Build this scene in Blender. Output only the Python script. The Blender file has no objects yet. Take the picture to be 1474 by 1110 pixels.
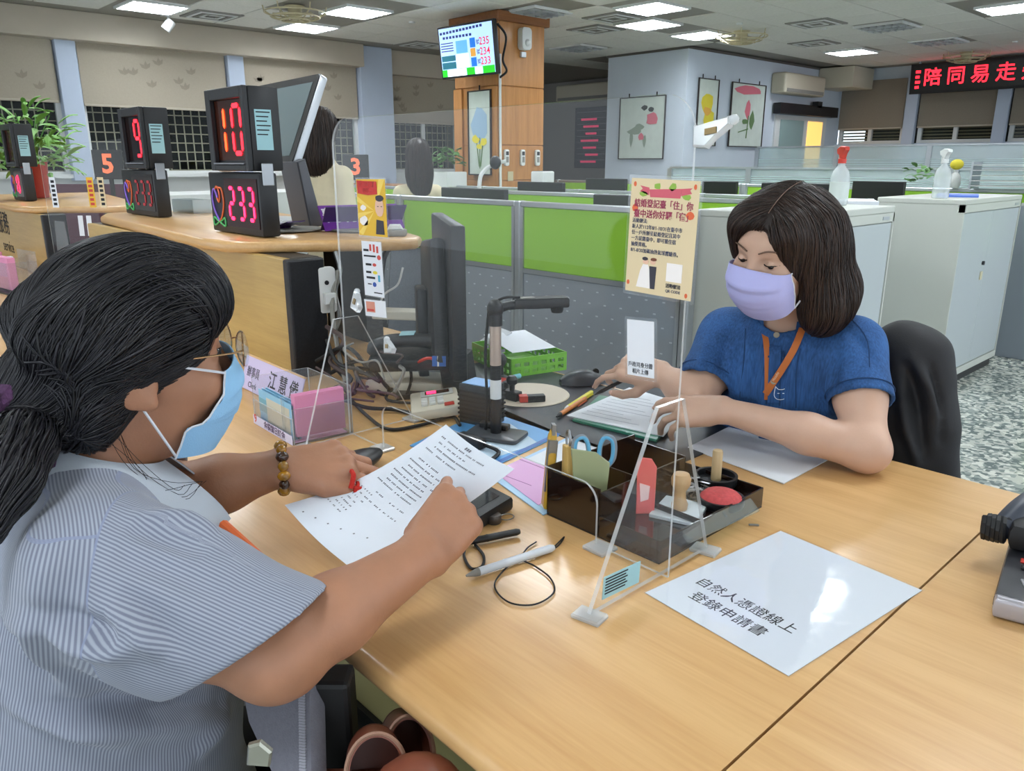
import bpy, bmesh, math, random
import numpy as np
from mathutils import Matrix, Vector
random.seed(7); RNG = np.random.default_rng(7)
SC = bpy.context.scene
COL = SC.collection
PI = math.pi

# ------------------------------------------------------------------ camera, world, exposure
# X runs along the service counter, Y from the visitors' side to the staff side, Z up (metres)
FPX, PITCH, CAMZ, VA = 1120.0, math.radians(16.0), 1.295, math.radians(43.0)
_fh = np.array([-math.cos(VA), math.sin(VA), 0.0]); _R = np.array([math.sin(VA), math.cos(VA), 0.0]); _Z = np.array([0, 0, 1.0])
_F = _fh * math.cos(PITCH) - _Z * math.sin(PITCH); _U = _fh * math.sin(PITCH) + _Z * math.cos(PITCH); _C = np.array([0, 0, CAMZ])
cam = bpy.data.cameras.new('camera'); camo = bpy.data.objects.new('camera', cam); COL.objects.link(camo)
cam.sensor_fit = 'HORIZONTAL'; cam.sensor_width = 36.0; cam.lens = 36.0 * FPX / 1474.0; cam.clip_start = 0.02; cam.clip_end = 100
mw = Matrix.Identity(4)
for i, a in enumerate((_R, _U, -_F)):
    for j in range(3): mw[j][i] = a[j]
for j in range(3): mw[j][3] = _C[j]
camo.matrix_world = mw
SC.camera = camo
SC.view_settings.view_transform = 'Standard'; SC.view_settings.look = 'None'
SC.view_settings.gamma = 1.0; SC.view_settings.use_curve_mapping = False
SC.view_settings.exposure = 0.35
wd = bpy.data.worlds.new('world'); SC.world = wd; wd.use_nodes = True
wd.node_tree.nodes['Background'].inputs[0].default_value = (0.84, 0.94, 1.04, 1)
wd.node_tree.nodes['Background'].inputs[1].default_value = 1.6
LAMP = 24.0          # brightness of the ceiling troffers' diffusers

def ray(x, y): return _F + _R * (x - 737) / FPX - _U * (y - 555) / FPX
def at(x, y, z=0.75): d = ray(x, y); return _C + d * ((z - CAMZ) / d[2])       # photo point at height z
def ax_(x, y, X): d = ray(x, y); return _C + d * (X / d[0])
def ay_(x, y, Y): d = ray(x, y); return _C + d * (Y / d[1])
def ad(x, y, D): return _C + ray(x, y) * D
def proj(p):
    d = np.asarray(p, float) - _C; z = d @ _F
    return 737 + FPX * (d @ _R) / z, 555 - FPX * (d @ _U) / z, z

# ------------------------------------------------------------------ materials
def lin(h):
    if not isinstance(h, str): return tuple(h)
    h = h.lstrip('#'); c = [int(h[i:i+2], 16) / 255 for i in (0, 2, 4)]
    return tuple(x / 12.92 if x <= .04045 else ((x + .055) / 1.055) ** 2.4 for x in c)
MT = {}
def mat(name, col, rough=.5, metal=0.0, emit=0.0, spec=.5, var=0.0, vscale=20.0, bump=0.0, bscale=120.0, stretch=None, trans=0.0, coat=0.0, sheen=0.0, sss=0.0):
    if name in MT: return MT[name]
    m = bpy.data.materials.new(name); m.use_nodes = True; nt = m.node_tree; b = nt.nodes['Principled BSDF']
    c = lin(col); b.inputs['Base Color'].default_value = (*c, 1); b.inputs['Roughness'].default_value = rough
    b.inputs['Metallic'].default_value = metal; b.inputs['Specular IOR Level'].default_value = spec
    b.inputs['Transmission Weight'].default_value = trans; b.inputs['Coat Weight'].default_value = coat
    b.inputs['Sheen Weight'].default_value = sheen
    if sss: b.inputs['Subsurface Weight'].default_value = sss; b.inputs['Subsurface Radius'].default_value = (.012, .005, .003); b.inputs['Subsurface Scale'].default_value = 1.0
    if emit: b.inputs['Emission Color'].default_value = (*c, 1); b.inputs['Emission Strength'].default_value = emit
    if var or bump:
        tc = nt.nodes.new('ShaderNodeTexCoord'); src = tc.outputs['Object']
        if stretch:
            mp = nt.nodes.new('ShaderNodeMapping'); mp.inputs['Scale'].default_value = stretch; nt.links.new(src, mp.inputs[0]); src = mp.outputs[0]
        if var:
            n = nt.nodes.new('ShaderNodeTexNoise'); n.inputs['Scale'].default_value = vscale; n.inputs['Detail'].default_value = 5
            nt.links.new(src, n.inputs['Vector'])
            mr = nt.nodes.new('ShaderNodeMapRange'); mr.inputs[1].default_value = .3; mr.inputs[2].default_value = .7
            mr.inputs[3].default_value = 1 - var; mr.inputs[4].default_value = 1 + var; nt.links.new(n.outputs[0], mr.inputs[0])
            mx = nt.nodes.new('ShaderNodeVectorMath'); mx.operation = 'SCALE'; mx.inputs[0].default_value = c
            nt.links.new(mr.outputs[0], mx.inputs['Scale']); nt.links.new(mx.outputs[0], b.inputs['Base Color'])
        if bump:
            n2 = nt.nodes.new('ShaderNodeTexNoise'); n2.inputs['Scale'].default_value = bscale; n2.inputs['Detail'].default_value = 3
            nt.links.new(src, n2.inputs['Vector'])
            bp = nt.nodes.new('ShaderNodeBump'); bp.inputs['Strength'].default_value = bump; bp.inputs['Distance'].default_value = .002
            nt.links.new(n2.outputs[0], bp.inputs['Height']); nt.links.new(bp.outputs[0], b.inputs['Normal'])
    MT[name] = m; return m

def wood(name, light, dark, rough=.32, axis='X', scale=1.0, coat=.25):
    """straight grain running along one axis: stretched noise + thin pores"""
    if name in MT: return MT[name]
    m = bpy.data.materials.new(name); m.use_nodes = True; nt = m.node_tree; b = nt.nodes['Principled BSDF']
    tc = nt.nodes.new('ShaderNodeTexCoord'); mp = nt.nodes.new('ShaderNodeMapping')
    s = {'X': (1.0, 16, 16), 'Y': (16, 1.0, 16), 'Z': (16, 16, 1.0)}[axis]
    mp.inputs['Scale'].default_value = tuple(k * scale for k in s); nt.links.new(tc.outputs['Object'], mp.inputs[0])
    n = nt.nodes.new('ShaderNodeTexNoise'); n.inputs['Scale'].default_value = 1.6; n.inputs['Detail'].default_value = 7; n.inputs['Roughness'].default_value = .62; n.inputs['Distortion'].default_value = .5
    nt.links.new(mp.outputs[0], n.inputs['Vector'])
    mp2 = nt.nodes.new('ShaderNodeMapping'); mp2.inputs['Scale'].default_value = tuple(k * scale * 5 for k in s); nt.links.new(tc.outputs['Object'], mp2.inputs[0])
    n2 = nt.nodes.new('ShaderNodeTexNoise'); n2.inputs['Scale'].default_value = 2.2; n2.inputs['Detail'].default_value = 3; nt.links.new(mp2.outputs[0], n2.inputs['Vector'])
    ad_ = nt.nodes.new('ShaderNodeMath'); ad_.operation = 'MULTIPLY_ADD'; ad_.inputs[1].default_value = .35; nt.links.new(n2.outputs[0], ad_.inputs[0]); nt.links.new(n.outputs[0], ad_.inputs[2])
    cr = nt.nodes.new('ShaderNodeValToRGB'); e = cr.color_ramp.elements
    e[0].position = .45; e[0].color = (*lin(dark), 1); e[1].position = .82; e[1].color = (*lin(light), 1)
    nt.links.new(ad_.outputs[0], cr.inputs[0]); nt.links.new(cr.outputs[0], b.inputs['Base Color'])
    b.inputs['Roughness'].default_value = rough; b.inputs['Coat Weight'].default_value = coat; b.inputs['Coat Roughness'].default_value = .12
    MT[name] = m; return m

def acrylic(name, tint=(1, 1, 1), ior=1.45, rough=.02, dens=0.0):
    """clear sheet: see-through plus Fresnel gloss"""
    if name in MT: return MT[name]
    m = bpy.data.materials.new(name); m.use_nodes = True; nt = m.node_tree; nt.nodes.remove(nt.nodes['Principled BSDF'])
    o = nt.nodes['Material Output']; t = nt.nodes.new('ShaderNodeBsdfTransparent'); t.inputs[0].default_value = (*tint, 1)
    g = nt.nodes.new('ShaderNodeBsdfGlossy'); g.inputs['Roughness'].default_value = rough
    lw = nt.nodes.new('ShaderNodeLayerWeight'); lw.inputs[0].default_value = .5
    pw = nt.nodes.new('ShaderNodeMath'); pw.operation = 'POWER'; pw.inputs[1].default_value = 5; nt.links.new(lw.outputs['Facing'], pw.inputs[0])
    r0 = ((ior - 1)/(ior + 1))**2; fr = nt.nodes.new('ShaderNodeMath'); fr.operation = 'MULTIPLY_ADD'; fr.inputs[1].default_value = 1 - r0; fr.inputs[2].default_value = r0; nt.links.new(pw.outputs[0], fr.inputs[0])
    mx = nt.nodes.new('ShaderNodeMixShader'); nt.links.new(fr.outputs[0], mx.inputs[0]); nt.links.new(g.outputs[0], mx.inputs[2])
    if dens:
        df = nt.nodes.new('ShaderNodeBsdfDiffuse'); df.inputs[0].default_value = (.9, .92, .93, 1); m2 = nt.nodes.new('ShaderNodeMixShader'); m2.inputs[0].default_value = dens
        nt.links.new(t.outputs[0], m2.inputs[1]); nt.links.new(df.outputs[0], m2.inputs[2]); nt.links.new(m2.outputs[0], mx.inputs[1])
    else: nt.links.new(t.outputs[0], mx.inputs[1])
    nt.links.new(mx.outputs[0], o.inputs[0]); MT[name] = m; return m

# ------------------------------------------------------------------ geometry
def world_of(o):
    m = Matrix.Identity(4)
    while o is not None:
        m = o.matrix_basis @ m; o = o.parent
    return m
def link(name, me, parent=None):
    o = bpy.data.objects.new(name, me); COL.objects.link(o)
    if parent is not None: o.parent = parent
    return o
def tag(o, label=None, cat=None, group=None, kind=None):
    if label: o['label'] = label
    if cat: o['category'] = cat
    if group: o['group'] = group
    if kind: o['kind'] = kind
    return o
def thing(name, label, cat, loc=(0, 0, 0), rz=0.0, group=None):
    o = link(name, None); o.location = tuple(float(v) for v in loc); o.rotation_euler = (0, 0, rz); o.empty_display_size = .05
    o['label'] = label; o['category'] = cat
    if group: o['group'] = group
    return o
def frame(o, x, y=None, z=None):
    """matrix with origin o, x axis along x, y axis close to y"""
    x = Vector(x).normalized()
    if z is not None: z = Vector(z).normalized(); y = z.cross(x).normalized(); x = y.cross(z)
    else: y = Vector(y); z = x.cross(y).normalized(); y = z.cross(x)
    m = Matrix.Identity(4)
    for i, a in enumerate((x, y, z)):
        for j in range(3): m[j][i] = a[j]
    for j in range(3): m[j][3] = float(o[j])
    return m
def rotz(a, o=(0, 0, 0)): return Matrix.Translation(Vector([float(v) for v in o])) @ Matrix.Rotation(a, 4, 'Z')

class G:
    """collects shapes for ONE mesh object"""
    def __init__(s, M=None): s.bm = bmesh.new(); s.M = M or Matrix.Identity(4); s.mi = 0
    def _tr(s, vs, M=None):
        m = s.M @ M if M is not None else s.M
        for v in vs: v.co = m @ v.co
    def face(s, vs):
        try: f = s.bm.faces.new(vs); f.material_index = s.mi; return f
        except ValueError: return None
    def box(s, x0, x1, y0, y1, z0, z1, bev=0.0, seg=2, M=None):
        v = [s.bm.verts.new((x, y, z)) for z in (z0, z1) for y in (y0, y1) for x in (x0, x1)]
        fs = [s.face([v[i] for i in q]) for q in ((0, 2, 3, 1), (4, 5, 7, 6), (0, 1, 5, 4), (2, 6, 7, 3), (0, 4, 6, 2), (1, 3, 7, 5))]
        if bev:
            es = {e for f in fs for e in f.edges}
            r = bmesh.ops.bevel(s.bm, geom=list(es), offset=bev, segments=seg, affect='EDGES', profile=.5)
            v = list({x for f in r['faces'] for x in f.verts} | {x for f in fs if f.is_valid for x in f.verts})
            for f in r['faces']: f.material_index = s.mi
        s._tr(v, M); return s
    def prism(s, poly, z0, z1, bev=0.0, seg=2, M=None):
        a = [s.bm.verts.new((float(p[0]), float(p[1]), z0)) for p in poly]; b = [s.bm.verts.new((float(p[0]), float(p[1]), z1)) for p in poly]
        n = len(poly); fs = [s.face(a[::-1]), s.face(b)] + [s.face([a[i], a[(i+1) % n], b[(i+1) % n], b[i]]) for i in range(n)]
        v = a + b
        if bev:
            es = set(fs[0].edges) | set(fs[1].edges)
            r = bmesh.ops.bevel(s.bm, geom=list(es), offset=bev, segments=seg, affect='EDGES', profile=.5)
            for f in r['faces']: f.material_index = s.mi
            v = list({x for f in r['faces'] for x in f.verts} | {x for f in fs if f.is_valid for x in f.verts})
        s._tr(v, M); return s
    def quad(s, *pts, M=None):
        v = [s.bm.verts.new([float(k) for k in p]) for p in pts]; s.face(v); s._tr(v, M); return s
    def tube(s, pts, r, n=8, cap=True, M=None, flat=1.0):
        P = [Vector([float(k) for k in p]) for p in pts]; N = len(P); rs = r if hasattr(r, '__len__') else [r] * N
        T = [(P[min(i+1, N-1)] - P[max(i-1, 0)]).normalized() for i in range(N)]
        up = Vector((0, 0, 1)) if abs(T[0].z) < .9 else Vector((1, 0, 0)); nx = (up - T[0] * up.dot(T[0])).normalized()
        rings = []; allv = []
        for i in range(N):
            nx = (nx - T[i] * nx.dot(T[i])).normalized(); ny = T[i].cross(nx)
            ring = [s.bm.verts.new(P[i] + (nx * math.cos(2*PI*k/n) * flat + ny * math.sin(2*PI*k/n)) * rs[i]) for k in range(n)]
            rings.append(ring); allv += ring
        for a, b in zip(rings, rings[1:]):
            for k in range(n): s.face([a[k], a[(k+1) % n], b[(k+1) % n], b[k]])
        if cap: s.face(rings[0][::-1]); s.face(rings[-1])
        s._tr(allv, M); return s
    def lathe(s, prof, n=24, M=None):
        """prof: (radius, z) from bottom to top"""
        rings = []; allv = []
        for r, z in prof:
            if r < 1e-6: ring = [s.bm.verts.new((0, 0, z))]
            else: ring = [s.bm.verts.new((r * math.cos(2*PI*k/n), r * math.sin(2*PI*k/n), z)) for k in range(n)]
            rings.append(ring); allv += ring
        for a, b in zip(rings, rings[1:]):
            for k in range(n):
                k2 = (k+1) % n
                if len(a) == 1 and len(b) == 1: continue
                if len(a) == 1: s.face([a[0], b[k2], b[k]])
                elif len(b) == 1: s.face([a[k], a[k2], b[0]])
                else: s.face([a[k], a[k2], b[k2], b[k]])
        if len(rings[0]) > 1: s.face(rings[0][::-1])
        if len(rings[-1]) > 1: s.face(rings[-1])
        s._tr(allv, M); return s
    def ell(s, c, r, n=16, M=None):
        prof = [(max(math.sin(PI * i / 10), 0), -math.cos(PI * i / 10)) for i in range(11)]; prof[0] = (0, -1); prof[-1] = (0, 1)
        T = Matrix.Translation(Vector([float(k) for k in c])) @ Matrix.Diagonal((r[0], r[1], r[2], 1))
        return s.lathe(prof, n, (M @ T) if M is not None else T)
    def grid(s, fn, nu, nv, M=None):
        vs = [[s.bm.verts.new([float(k) for k in fn(i / nu, j / nv)]) for j in range(nv + 1)] for i in range(nu + 1)]
        for i in range(nu):
            for j in range(nv): s.face([vs[i][j], vs[i+1][j], vs[i+1][j+1], vs[i][j+1]])
        s._tr([v for r in vs for v in r], M); return s
    def obj(s, name, m, parent=None, smooth=False, solid=0.0):
        if solid:
            fs = list(s.bm.faces); bmesh.ops.recalc_face_normals(s.bm, faces=fs); bmesh.ops.solidify(s.bm, geom=fs, thickness=solid)
        bmesh.ops.recalc_face_normals(s.bm, faces=list(s.bm.faces))
        if parent is not None: s.bm.transform(world_of(parent).inverted())
        me = bpy.data.meshes.new(name); s.bm.to_mesh(me); s.bm.free()
        for k in (m if isinstance(m, (list, tuple)) else [m]): me.materials.append(k)
        if smooth:
            me.polygons.foreach_set('use_smooth', [True] * len(me.polygons))
            try: me.set_sharp_from_angle(angle=math.radians(40))
            except Exception: pass
        return link(name, me, parent)

def raw(name, V, Fc, m, parent=None, smooth=True, attrs=None):
    V = np.asarray(V, np.float32)
    if parent is not None:
        I = np.array(world_of(parent).inverted()); V = V @ I[:3, :3].T.astype(np.float32) + I[:3, 3].astype(np.float32)
    me = bpy.data.meshes.new(name); Fc = np.asarray(Fc); k = Fc.shape[1]
    me.vertices.add(len(V)); me.vertices.foreach_set('co', V.ravel())
    me.loops.add(Fc.size); me.loops.foreach_set('vertex_index', Fc.ravel().astype(np.int32))
    me.polygons.add(len(Fc)); me.polygons.foreach_set('loop_start', np.arange(0, Fc.size, k, dtype=np.int32)); me.polygons.foreach_set('loop_total', np.full(len(Fc), k, np.int32))
    me.update(calc_edges=True)
    for nm, a in (attrs or {}).items():
        at_ = me.attributes.new(nm, 'FLOAT', 'POINT'); at_.data.foreach_set('value', np.asarray(a, np.float32))
    if smooth: me.polygons.foreach_set('use_smooth', [True] * len(me.polygons))
    me.materials.append(m); return link(name, me, parent)

def text(body, size, m, parent, M, name='lettering', align='CENTER', ext=.0002, sx=1.0, bold=0.0, space=1.0):
    c = bpy.data.curves.new('t', 'FONT'); c.body = body; c.size = 1.0; c.align_x = align; c.align_y = 'CENTER'; c.resolution_u = 2; c.extrude = ext / size; c.offset = bold; c.space_line = space
    o = bpy.data.objects.new('t', c); COL.objects.link(o); dg = bpy.context.evaluated_depsgraph_get(); dg.update()
    me = bpy.data.meshes.new_from_object(o.evaluated_get(dg)); bpy.data.objects.remove(o); bpy.data.curves.remove(c)
    T = M @ Matrix.Diagonal((size * sx, size, size, 1))
    if parent is not None: T = world_of(parent).inverted() @ T
    me.transform(T); me.materials.clear(); me.materials.append(m); me.name = name
    return link(name, me, parent)
def copy_tree(o, parent=None):
    c = o.copy(); COL.objects.link(c)
    if parent is not None: c.parent = parent
    for ch in [x for x in o.children]: copy_tree(ch, c)
    return c
def smooth_path(pts, n=8):
    P = [np.asarray(p, float) for p in pts]; P = [2*P[0]-P[1]] + P + [2*P[-1]-P[-2]]; out = []
    for i in range(1, len(P) - 2):
        for k in range(n):
            t = k / n; a, b, c, d = P[i-1:i+3]
            out.append(.5 * ((2*b) + (-a + c)*t + (2*a - 5*b + 4*c - d)*t*t + (-a + 3*b - 3*c + d)*t**3))
    out.append(P[-2]); return out
def rrect(w, h, r, n=4):
    out = []
    for cx, cy, a0 in ((w/2-r, h/2-r, 0), (-w/2+r, h/2-r, PI/2), (-w/2+r, -h/2+r, PI), (w/2-r, -h/2+r, 1.5*PI)):
        for k in range(n + 1): a = a0 + PI/2*k/n; out.append((cx + r*math.cos(a), cy + r*math.sin(a)))
    return out
# ------------------------------------------------------------------ the room
m_ceil = mat('ceiling_tile', '#d8d6ce', .9, var=.05, vscale=30, bump=.3, bscale=260)
m_tbar = mat('ceiling_bar', '#8e8a80', .6)
m_wall = mat('wall_paint', '#c3ccd6', .85, var=.02, vscale=3)
m_pillar = mat('pillar_paint', '#b6c1d3', .7, var=.02, vscale=4)
m_beige = mat('fascia_beige', '#b5ab9b', .85, var=.03, vscale=4)
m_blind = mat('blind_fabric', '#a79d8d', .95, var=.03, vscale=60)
m_leaf = mat('blind_leaf_print', '#958c7e', .95)
m_white = mat('white_paint', '#d4d6d4', .5)
m_dark = mat('dark_plastic', '#17181b', .42, bump=.1, bscale=500)
m_black = mat('black_matte', '#0c0c0e', .6)
m_alu = mat('aluminium', '#b9bdc2', .35, .75)
m_steel = mat('steel', '#9a9da0', .3, .9)
m_night = mat('night_backdrop', '#15140f', .9, var=.5, vscale=1.2)  # dark colour stands in for the night outside
m_bar = mat('grille_bar', '#b3a992', .6)
m_glass = acrylic('window_glass', (.9, .93, .92), 1.18)
m_wood = wood('beech_top', '#d6ac74', '#c69860', .34, 'X')
m_woodp = wood('beech_panel', '#c0a05e', '#ad8d4e', .4, 'X', 1.2)
m_woodc = wood('column_wood', '#b98046', '#a26c36', .45, 'Z', .7)
m_paper = mat('paper', '#dfe3ea', .75)
m_ink = mat('ink', '#23242a', .8)

def struct(o): o['kind'] = 'structure'; return o

# terrazzo floor
def terrazzo():
    m = bpy.data.materials.new('terrazzo'); m.use_nodes = True; nt = m.node_tree; b = nt.nodes['Principled BSDF']
    tc = nt.nodes.new('ShaderNodeTexCoord'); v = nt.nodes.new('ShaderNodeTexVoronoi'); v.inputs['Scale'].default_value = 48; nt.links.new(tc.outputs['Object'], v.inputs['Vector'])
    cr = nt.nodes.new('ShaderNodeValToRGB'); cr.color_ramp.interpolation = 'CONSTANT'; e = cr.color_ramp.elements
    e[0].position = 0; e[0].color = (*lin('#5f6a67'), 1); e[1].position = .25; e[1].color = (*lin('#8d948f'), 1)
    for p, c in ((.45, '#b5b6ac'), (.7, '#cfd0c6'), (.88, '#767f7b')): k = e.new(p); k.color = (*lin(c), 1)
    sx = nt.nodes.new('ShaderNodeSeparateColor'); nt.links.new(v.outputs['Color'], sx.inputs[0]); nt.links.new(sx.outputs[0], cr.inputs[0]); nt.links.new(cr.outputs[0], b.inputs['Base Color'])
    b.inputs['Roughness'].default_value = .22; return m
struct(G().box(-14, 4.5, -6, 15, -.05, 0).obj('floor', terrazzo()))

# ceiling: bars, single tiles, lights
CZ = 2.80
TROF = [(-8.75, 3.2, 1), (-7.58, 4.85, 1), (-8.8, 4.95, 1), (-5.35, 6.93, 1), (-5.97, 7.68, 1), (-6.0, 8.77, 1), (-5.43, 11.65, 1), (-2.85, 9.6, 1),
        (-7.8, 8.52, 0), (-4.2, 9.85, 0), (-4.22, 11.5, 0), (-6.35, 6.25, 0)]
UNSEEN = [(-.35, 2.3), (-2.0, 4.24), (-2.86, 2.76), (-.4, -.6), (-2.9, .3), (-5.2, 1.6), (-4.9, 4.1), (1.5, 2.9), (-.6, 6.3), (-3.0, 6.9), (-2.6, -2.4), (.6, -2.8), (-4.1, 5.7), (-6.3, 2.9), (-1.6, 8.3), (-6.6, .6), (.4, 4.4)]  # unseen lights: some read off desk glare, others added to brighten desk and background
ceiling = struct(G().box(-14, 4.5, -6, 15, CZ + .012, CZ + .08).obj('ceiling', m_tbar))
tile_me = None; ntile = 0; cand = []
for i in range(-24, 8):
    for j in range(-8, 26):
        x, y = .6 * i + .05, .6 * j + .15
        if not (-9.5 < x < 4.3 and -5.7 < y < 13.8): continue
        if any(abs(x - t[0]) < .5 and abs(y - t[1]) < .5 for t in TROF): continue
        if x < -6.3 and y > 9.2 and x > -8.4: continue
        px, py, d = proj((x, y, CZ)); vis = d > 0 and -90 < px < 1564 and -60 < py < 400
        cand.append((0 if vis else 1, d if vis else x*x + y*y, x, y))
cand.sort()
for rank, (_, _, x, y) in enumerate(cand):
    if rank >= 290: break
    if tile_me is None:
        t = G().box(-.293, .293, -.293, .293, 0, .011, .003, 1).obj('ceiling_tile', m_ceil, ceiling); tile_me = t.data
    else: t = link('ceiling_tile', tile_me, ceiling)
    t.location = (x, y, CZ)
g = G()
for _, _, x, y in cand[290:]: g.box(x - .293, x + .293, y - .293, y + .293, CZ, CZ + .011)
tag(g.obj('ceiling_tiles', m_ceil, ceiling), kind='stuff')

m_lamp = mat('lamp_diffuser', (.92, .98, 1.04), .5, emit=LAMP); m_lampoff = mat('lamp_diffuser_off', '#8a8a86', .5)
m_louv = mat('louver', '#c9ccce', .3, .6)
def troffer(x, y, on, label, group):
    t = thing('ceiling_light', label, 'ceiling light', (x, y, CZ), 0, group); h = .28
    fr = G()
    for a in ((-h, h, -h, -h + .02), (-h, h, h - .02, h), (-h, -h + .02, -h + .02, h - .02), (h - .02, h, -h + .02, h - .02)): fr.box(x + a[0], x + a[1], y + a[2], y + a[3], CZ - .015, CZ + .01)
    fr.obj('frame', m_white, t)
    G().box(x - h + .02, x + h - .02, y - h + .02, y + h - .02, CZ - .001, CZ + .008).obj('diffuser', m_lamp if on else m_lampoff, t)
    lv = G()
    for k in range(1, 6):
        s = -h + .02 + (2*h - .04) * k / 6
        lv.box(x + s - .0025, x + s + .0025, y - h + .02, y + h - .02, CZ - .022, CZ - .001)
        if k in (2, 4): lv.box(x - h + .02, x + h - .02, y + s - .0025, y + s + .0025, CZ - .022, CZ - .001)
    lv.obj('louver', m_louv, t); return t
TL = ['lit square ceiling light in the top left corner, above the window blinds', 'lit ceiling light right of the left pair, farther from the blinds', 'lit ceiling light closest to the window blinds, below its brighter neighbour',
      'lit louvred ceiling light at the top edge right of the wooden column', 'lit louvred ceiling light just below the top one right of the column', 'lit ceiling light right of the two behind the acrylic screen, beside the round fan', 'small lit ceiling light above the wall air conditioner', 'lit ceiling light at the top right corner above the red letter sign',
      'unlit louvred ceiling light just right of the wooden column', 'unlit louvred ceiling light in the middle of the right half of the ceiling', 'unlit louvred ceiling light near the red letter sign', 'unlit louvred ceiling light above the wooden column top']
for (x, y, on), lb in zip(TROF, TL): troffer(x, y, on, lb, 'ceiling lights in view')
for x, y in UNSEEN: troffer(x, y, 1, 'lit square ceiling light outside the picture, above the counter hall', 'ceiling lights outside the picture')

# round cream ceiling fans
m_cream = mat('fan_cream', '#b9ae8c', .5)
def orbit_fan(px, py, label):
    c = at(px, py, CZ); t = thing('ceiling_fan', label, 'ceiling fan', (c[0], c[1], CZ), 0, 'round cream ceiling fans')
    M = Matrix.Translation((c[0], c[1], CZ))
    G(M).lathe([(.05, -.12), (.07, -.10), (.07, -.02), (.10, 0)], 20).obj('hub', m_cream, t, True)
    g = G(M)
    for r, z in ((.14, -.13), (.24, -.10), (.30, -.06)): g.tube([(r*math.cos(a*PI/12), r*math.sin(a*PI/12), z) for a in range(25)], .008, 6)
    g.obj('cage_ring', m_cream, t, True)
    for k in range(6): G(M @ Matrix.Rotation(k*PI/3, 4, 'Z')).tube([(.06, 0, -.12), (.18, 0, -.12), (.30, 0, -.05), (.31, 0, 0)], .007, 6).obj('spoke', m_cream, t, True)
    for k in range(3): G(M @ Matrix.Rotation(k*2*PI/3 + .3, 4, 'Z')).prism([(.05, -.03), (.2, -.06), (.23, .02), (.06, .03)], -.085, -.08).obj('blade', m_cream, t)
orbit_fan(424, 9, 'round cream ceiling fan above the left windows'); orbit_fan(1068, 45, 'round cream ceiling fan right of the lit lights'); orbit_fan(1392, 75, 'round cream ceiling fan near the red letter sign')
m_vent = mat('vent_grey', '#84827c', .6)
for px, py, lb in ((305, 22, 'dark square ceiling vent beside the top left light'), (605, 64, 'flat square ceiling vent left of the wooden column'), (884, 25, 'square ceiling vent between the lit lights behind the screen'), (858, 42, 'small square ceiling vent beyond the lit lights'), (1175, 33, 'slatted ceiling vent in the middle of the ceiling'), (1172, 62, 'small ceiling vent left of the far lit light')):
    c = at(px, py, CZ); t = thing('ceiling_vent', lb, 'vent', (c[0], c[1], CZ), 0, 'ceiling vents'); M = Matrix.Translation((c[0], c[1], CZ))
    G(M).box(-.25, .25, -.25, .25, -.012, .004, .004, 1).obj('frame', m_vent, t)
    for k in range(4):
        q = .05 + .05 * k; G(M).box(-q, q, q - .02, q, -.02, -.012).box(-q, q, -q, -q + .02, -.02, -.012).box(q - .02, q, -q + .02, q - .02, -.02, -.012).box(-q, -q + .02, -q + .02, q - .02, -.02, -.012).obj('slat', m_white if k % 2 else m_vent, t)
def spot(px, py, D, label, aim=(.5, -.5, -1)):
    p = ad(px, py, D); t = thing('spotlight', label, 'spotlight', (p[0], p[1], CZ), 0, 'small ceiling spotlights')
    G(Matrix.Translation((p[0], p[1], 0))).lathe([(.035, CZ - .015), (.035, CZ)], 14).obj('base', m_white, t, True)
    G().tube([(p[0], p[1], CZ), (p[0], p[1], p[2] + .05)], .012, 8).obj('stem', m_white, t, True)
    a = Vector(aim).normalized(); M = frame(p, a.orthogonal(), z=a)
    h = G(M).lathe([(.035, -.06), (.048, -.05), (.052, .06), (.046, .065)], 18).obj('head', m_white, t, True); G(M).lathe([(.04, .0655), (.0, .066)], 18).obj('lens', m_lampoff, h)
spot(243, 36, 8.3, 'white spotlight under the top left ceiling light', (-.3, -.6, -.8)); spot(592, 3, 8.6, 'white spotlight cut by the top edge left of the column', (.8, -.2, -.5)); spot(661, 12, 8.5, 'white spotlight in front of the wooden column', (.1, .1, -1))
spot(1066, 15, 8.7, 'slim spotlight hanging above the wall paintings', (.2, -.2, -1)); spot(1189, 14, 9.0, 'spotlight hanging beside the slatted ceiling vent', (.1, .1, -1)); spot(1268, 6, 9.0, 'spotlight at the top edge right of the slatted vent', (.9, -.2, -.4)); spot(1465, 36, 10.0, 'bright white spotlight at the right edge above the letter sign', (.2, -.6, -.6))

# left wall with windows, pillars, roller blinds
struct(G().box(-9.98, -9.8, -3, 8.05, 0, 1.15).box(-9.98, -9.8, -3, 8.05, 2.55, 2.85).obj('wall_left', m_white))
struct(G().box(-9.8, -9.55, -3, 6.2, 2.53, 2.81, .004, 1).obj('trim_1', m_beige)); struct(G().box(-9.95, -9.75, 6.72, 8.05, 2.49, 2.81, .004, 1).obj('trim_2', m_beige))
struct(G().box(-9.86, -9.7, -3, 6.2, 1.13, 1.17).obj('trim_3', m_white))
struct(G().box(-9.9, -9.65, 6.2, 6.72, 0, 2.81, .006, 1).obj('wall_pillar', m_pillar))
for k, y in enumerate((-1.1, .72, 2.5, 4.36)): struct(G().box(-9.9, -9.68, y, y + .2, 1.1, 2.56, .005, 1).obj('wall_pillar', m_pillar))
WIN = [(-.9, .72), (.92, 2.5), (2.7, 4.36), (4.56, 6.2), (6.72, 8.05)]
m_pleaf = m_leaf
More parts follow.
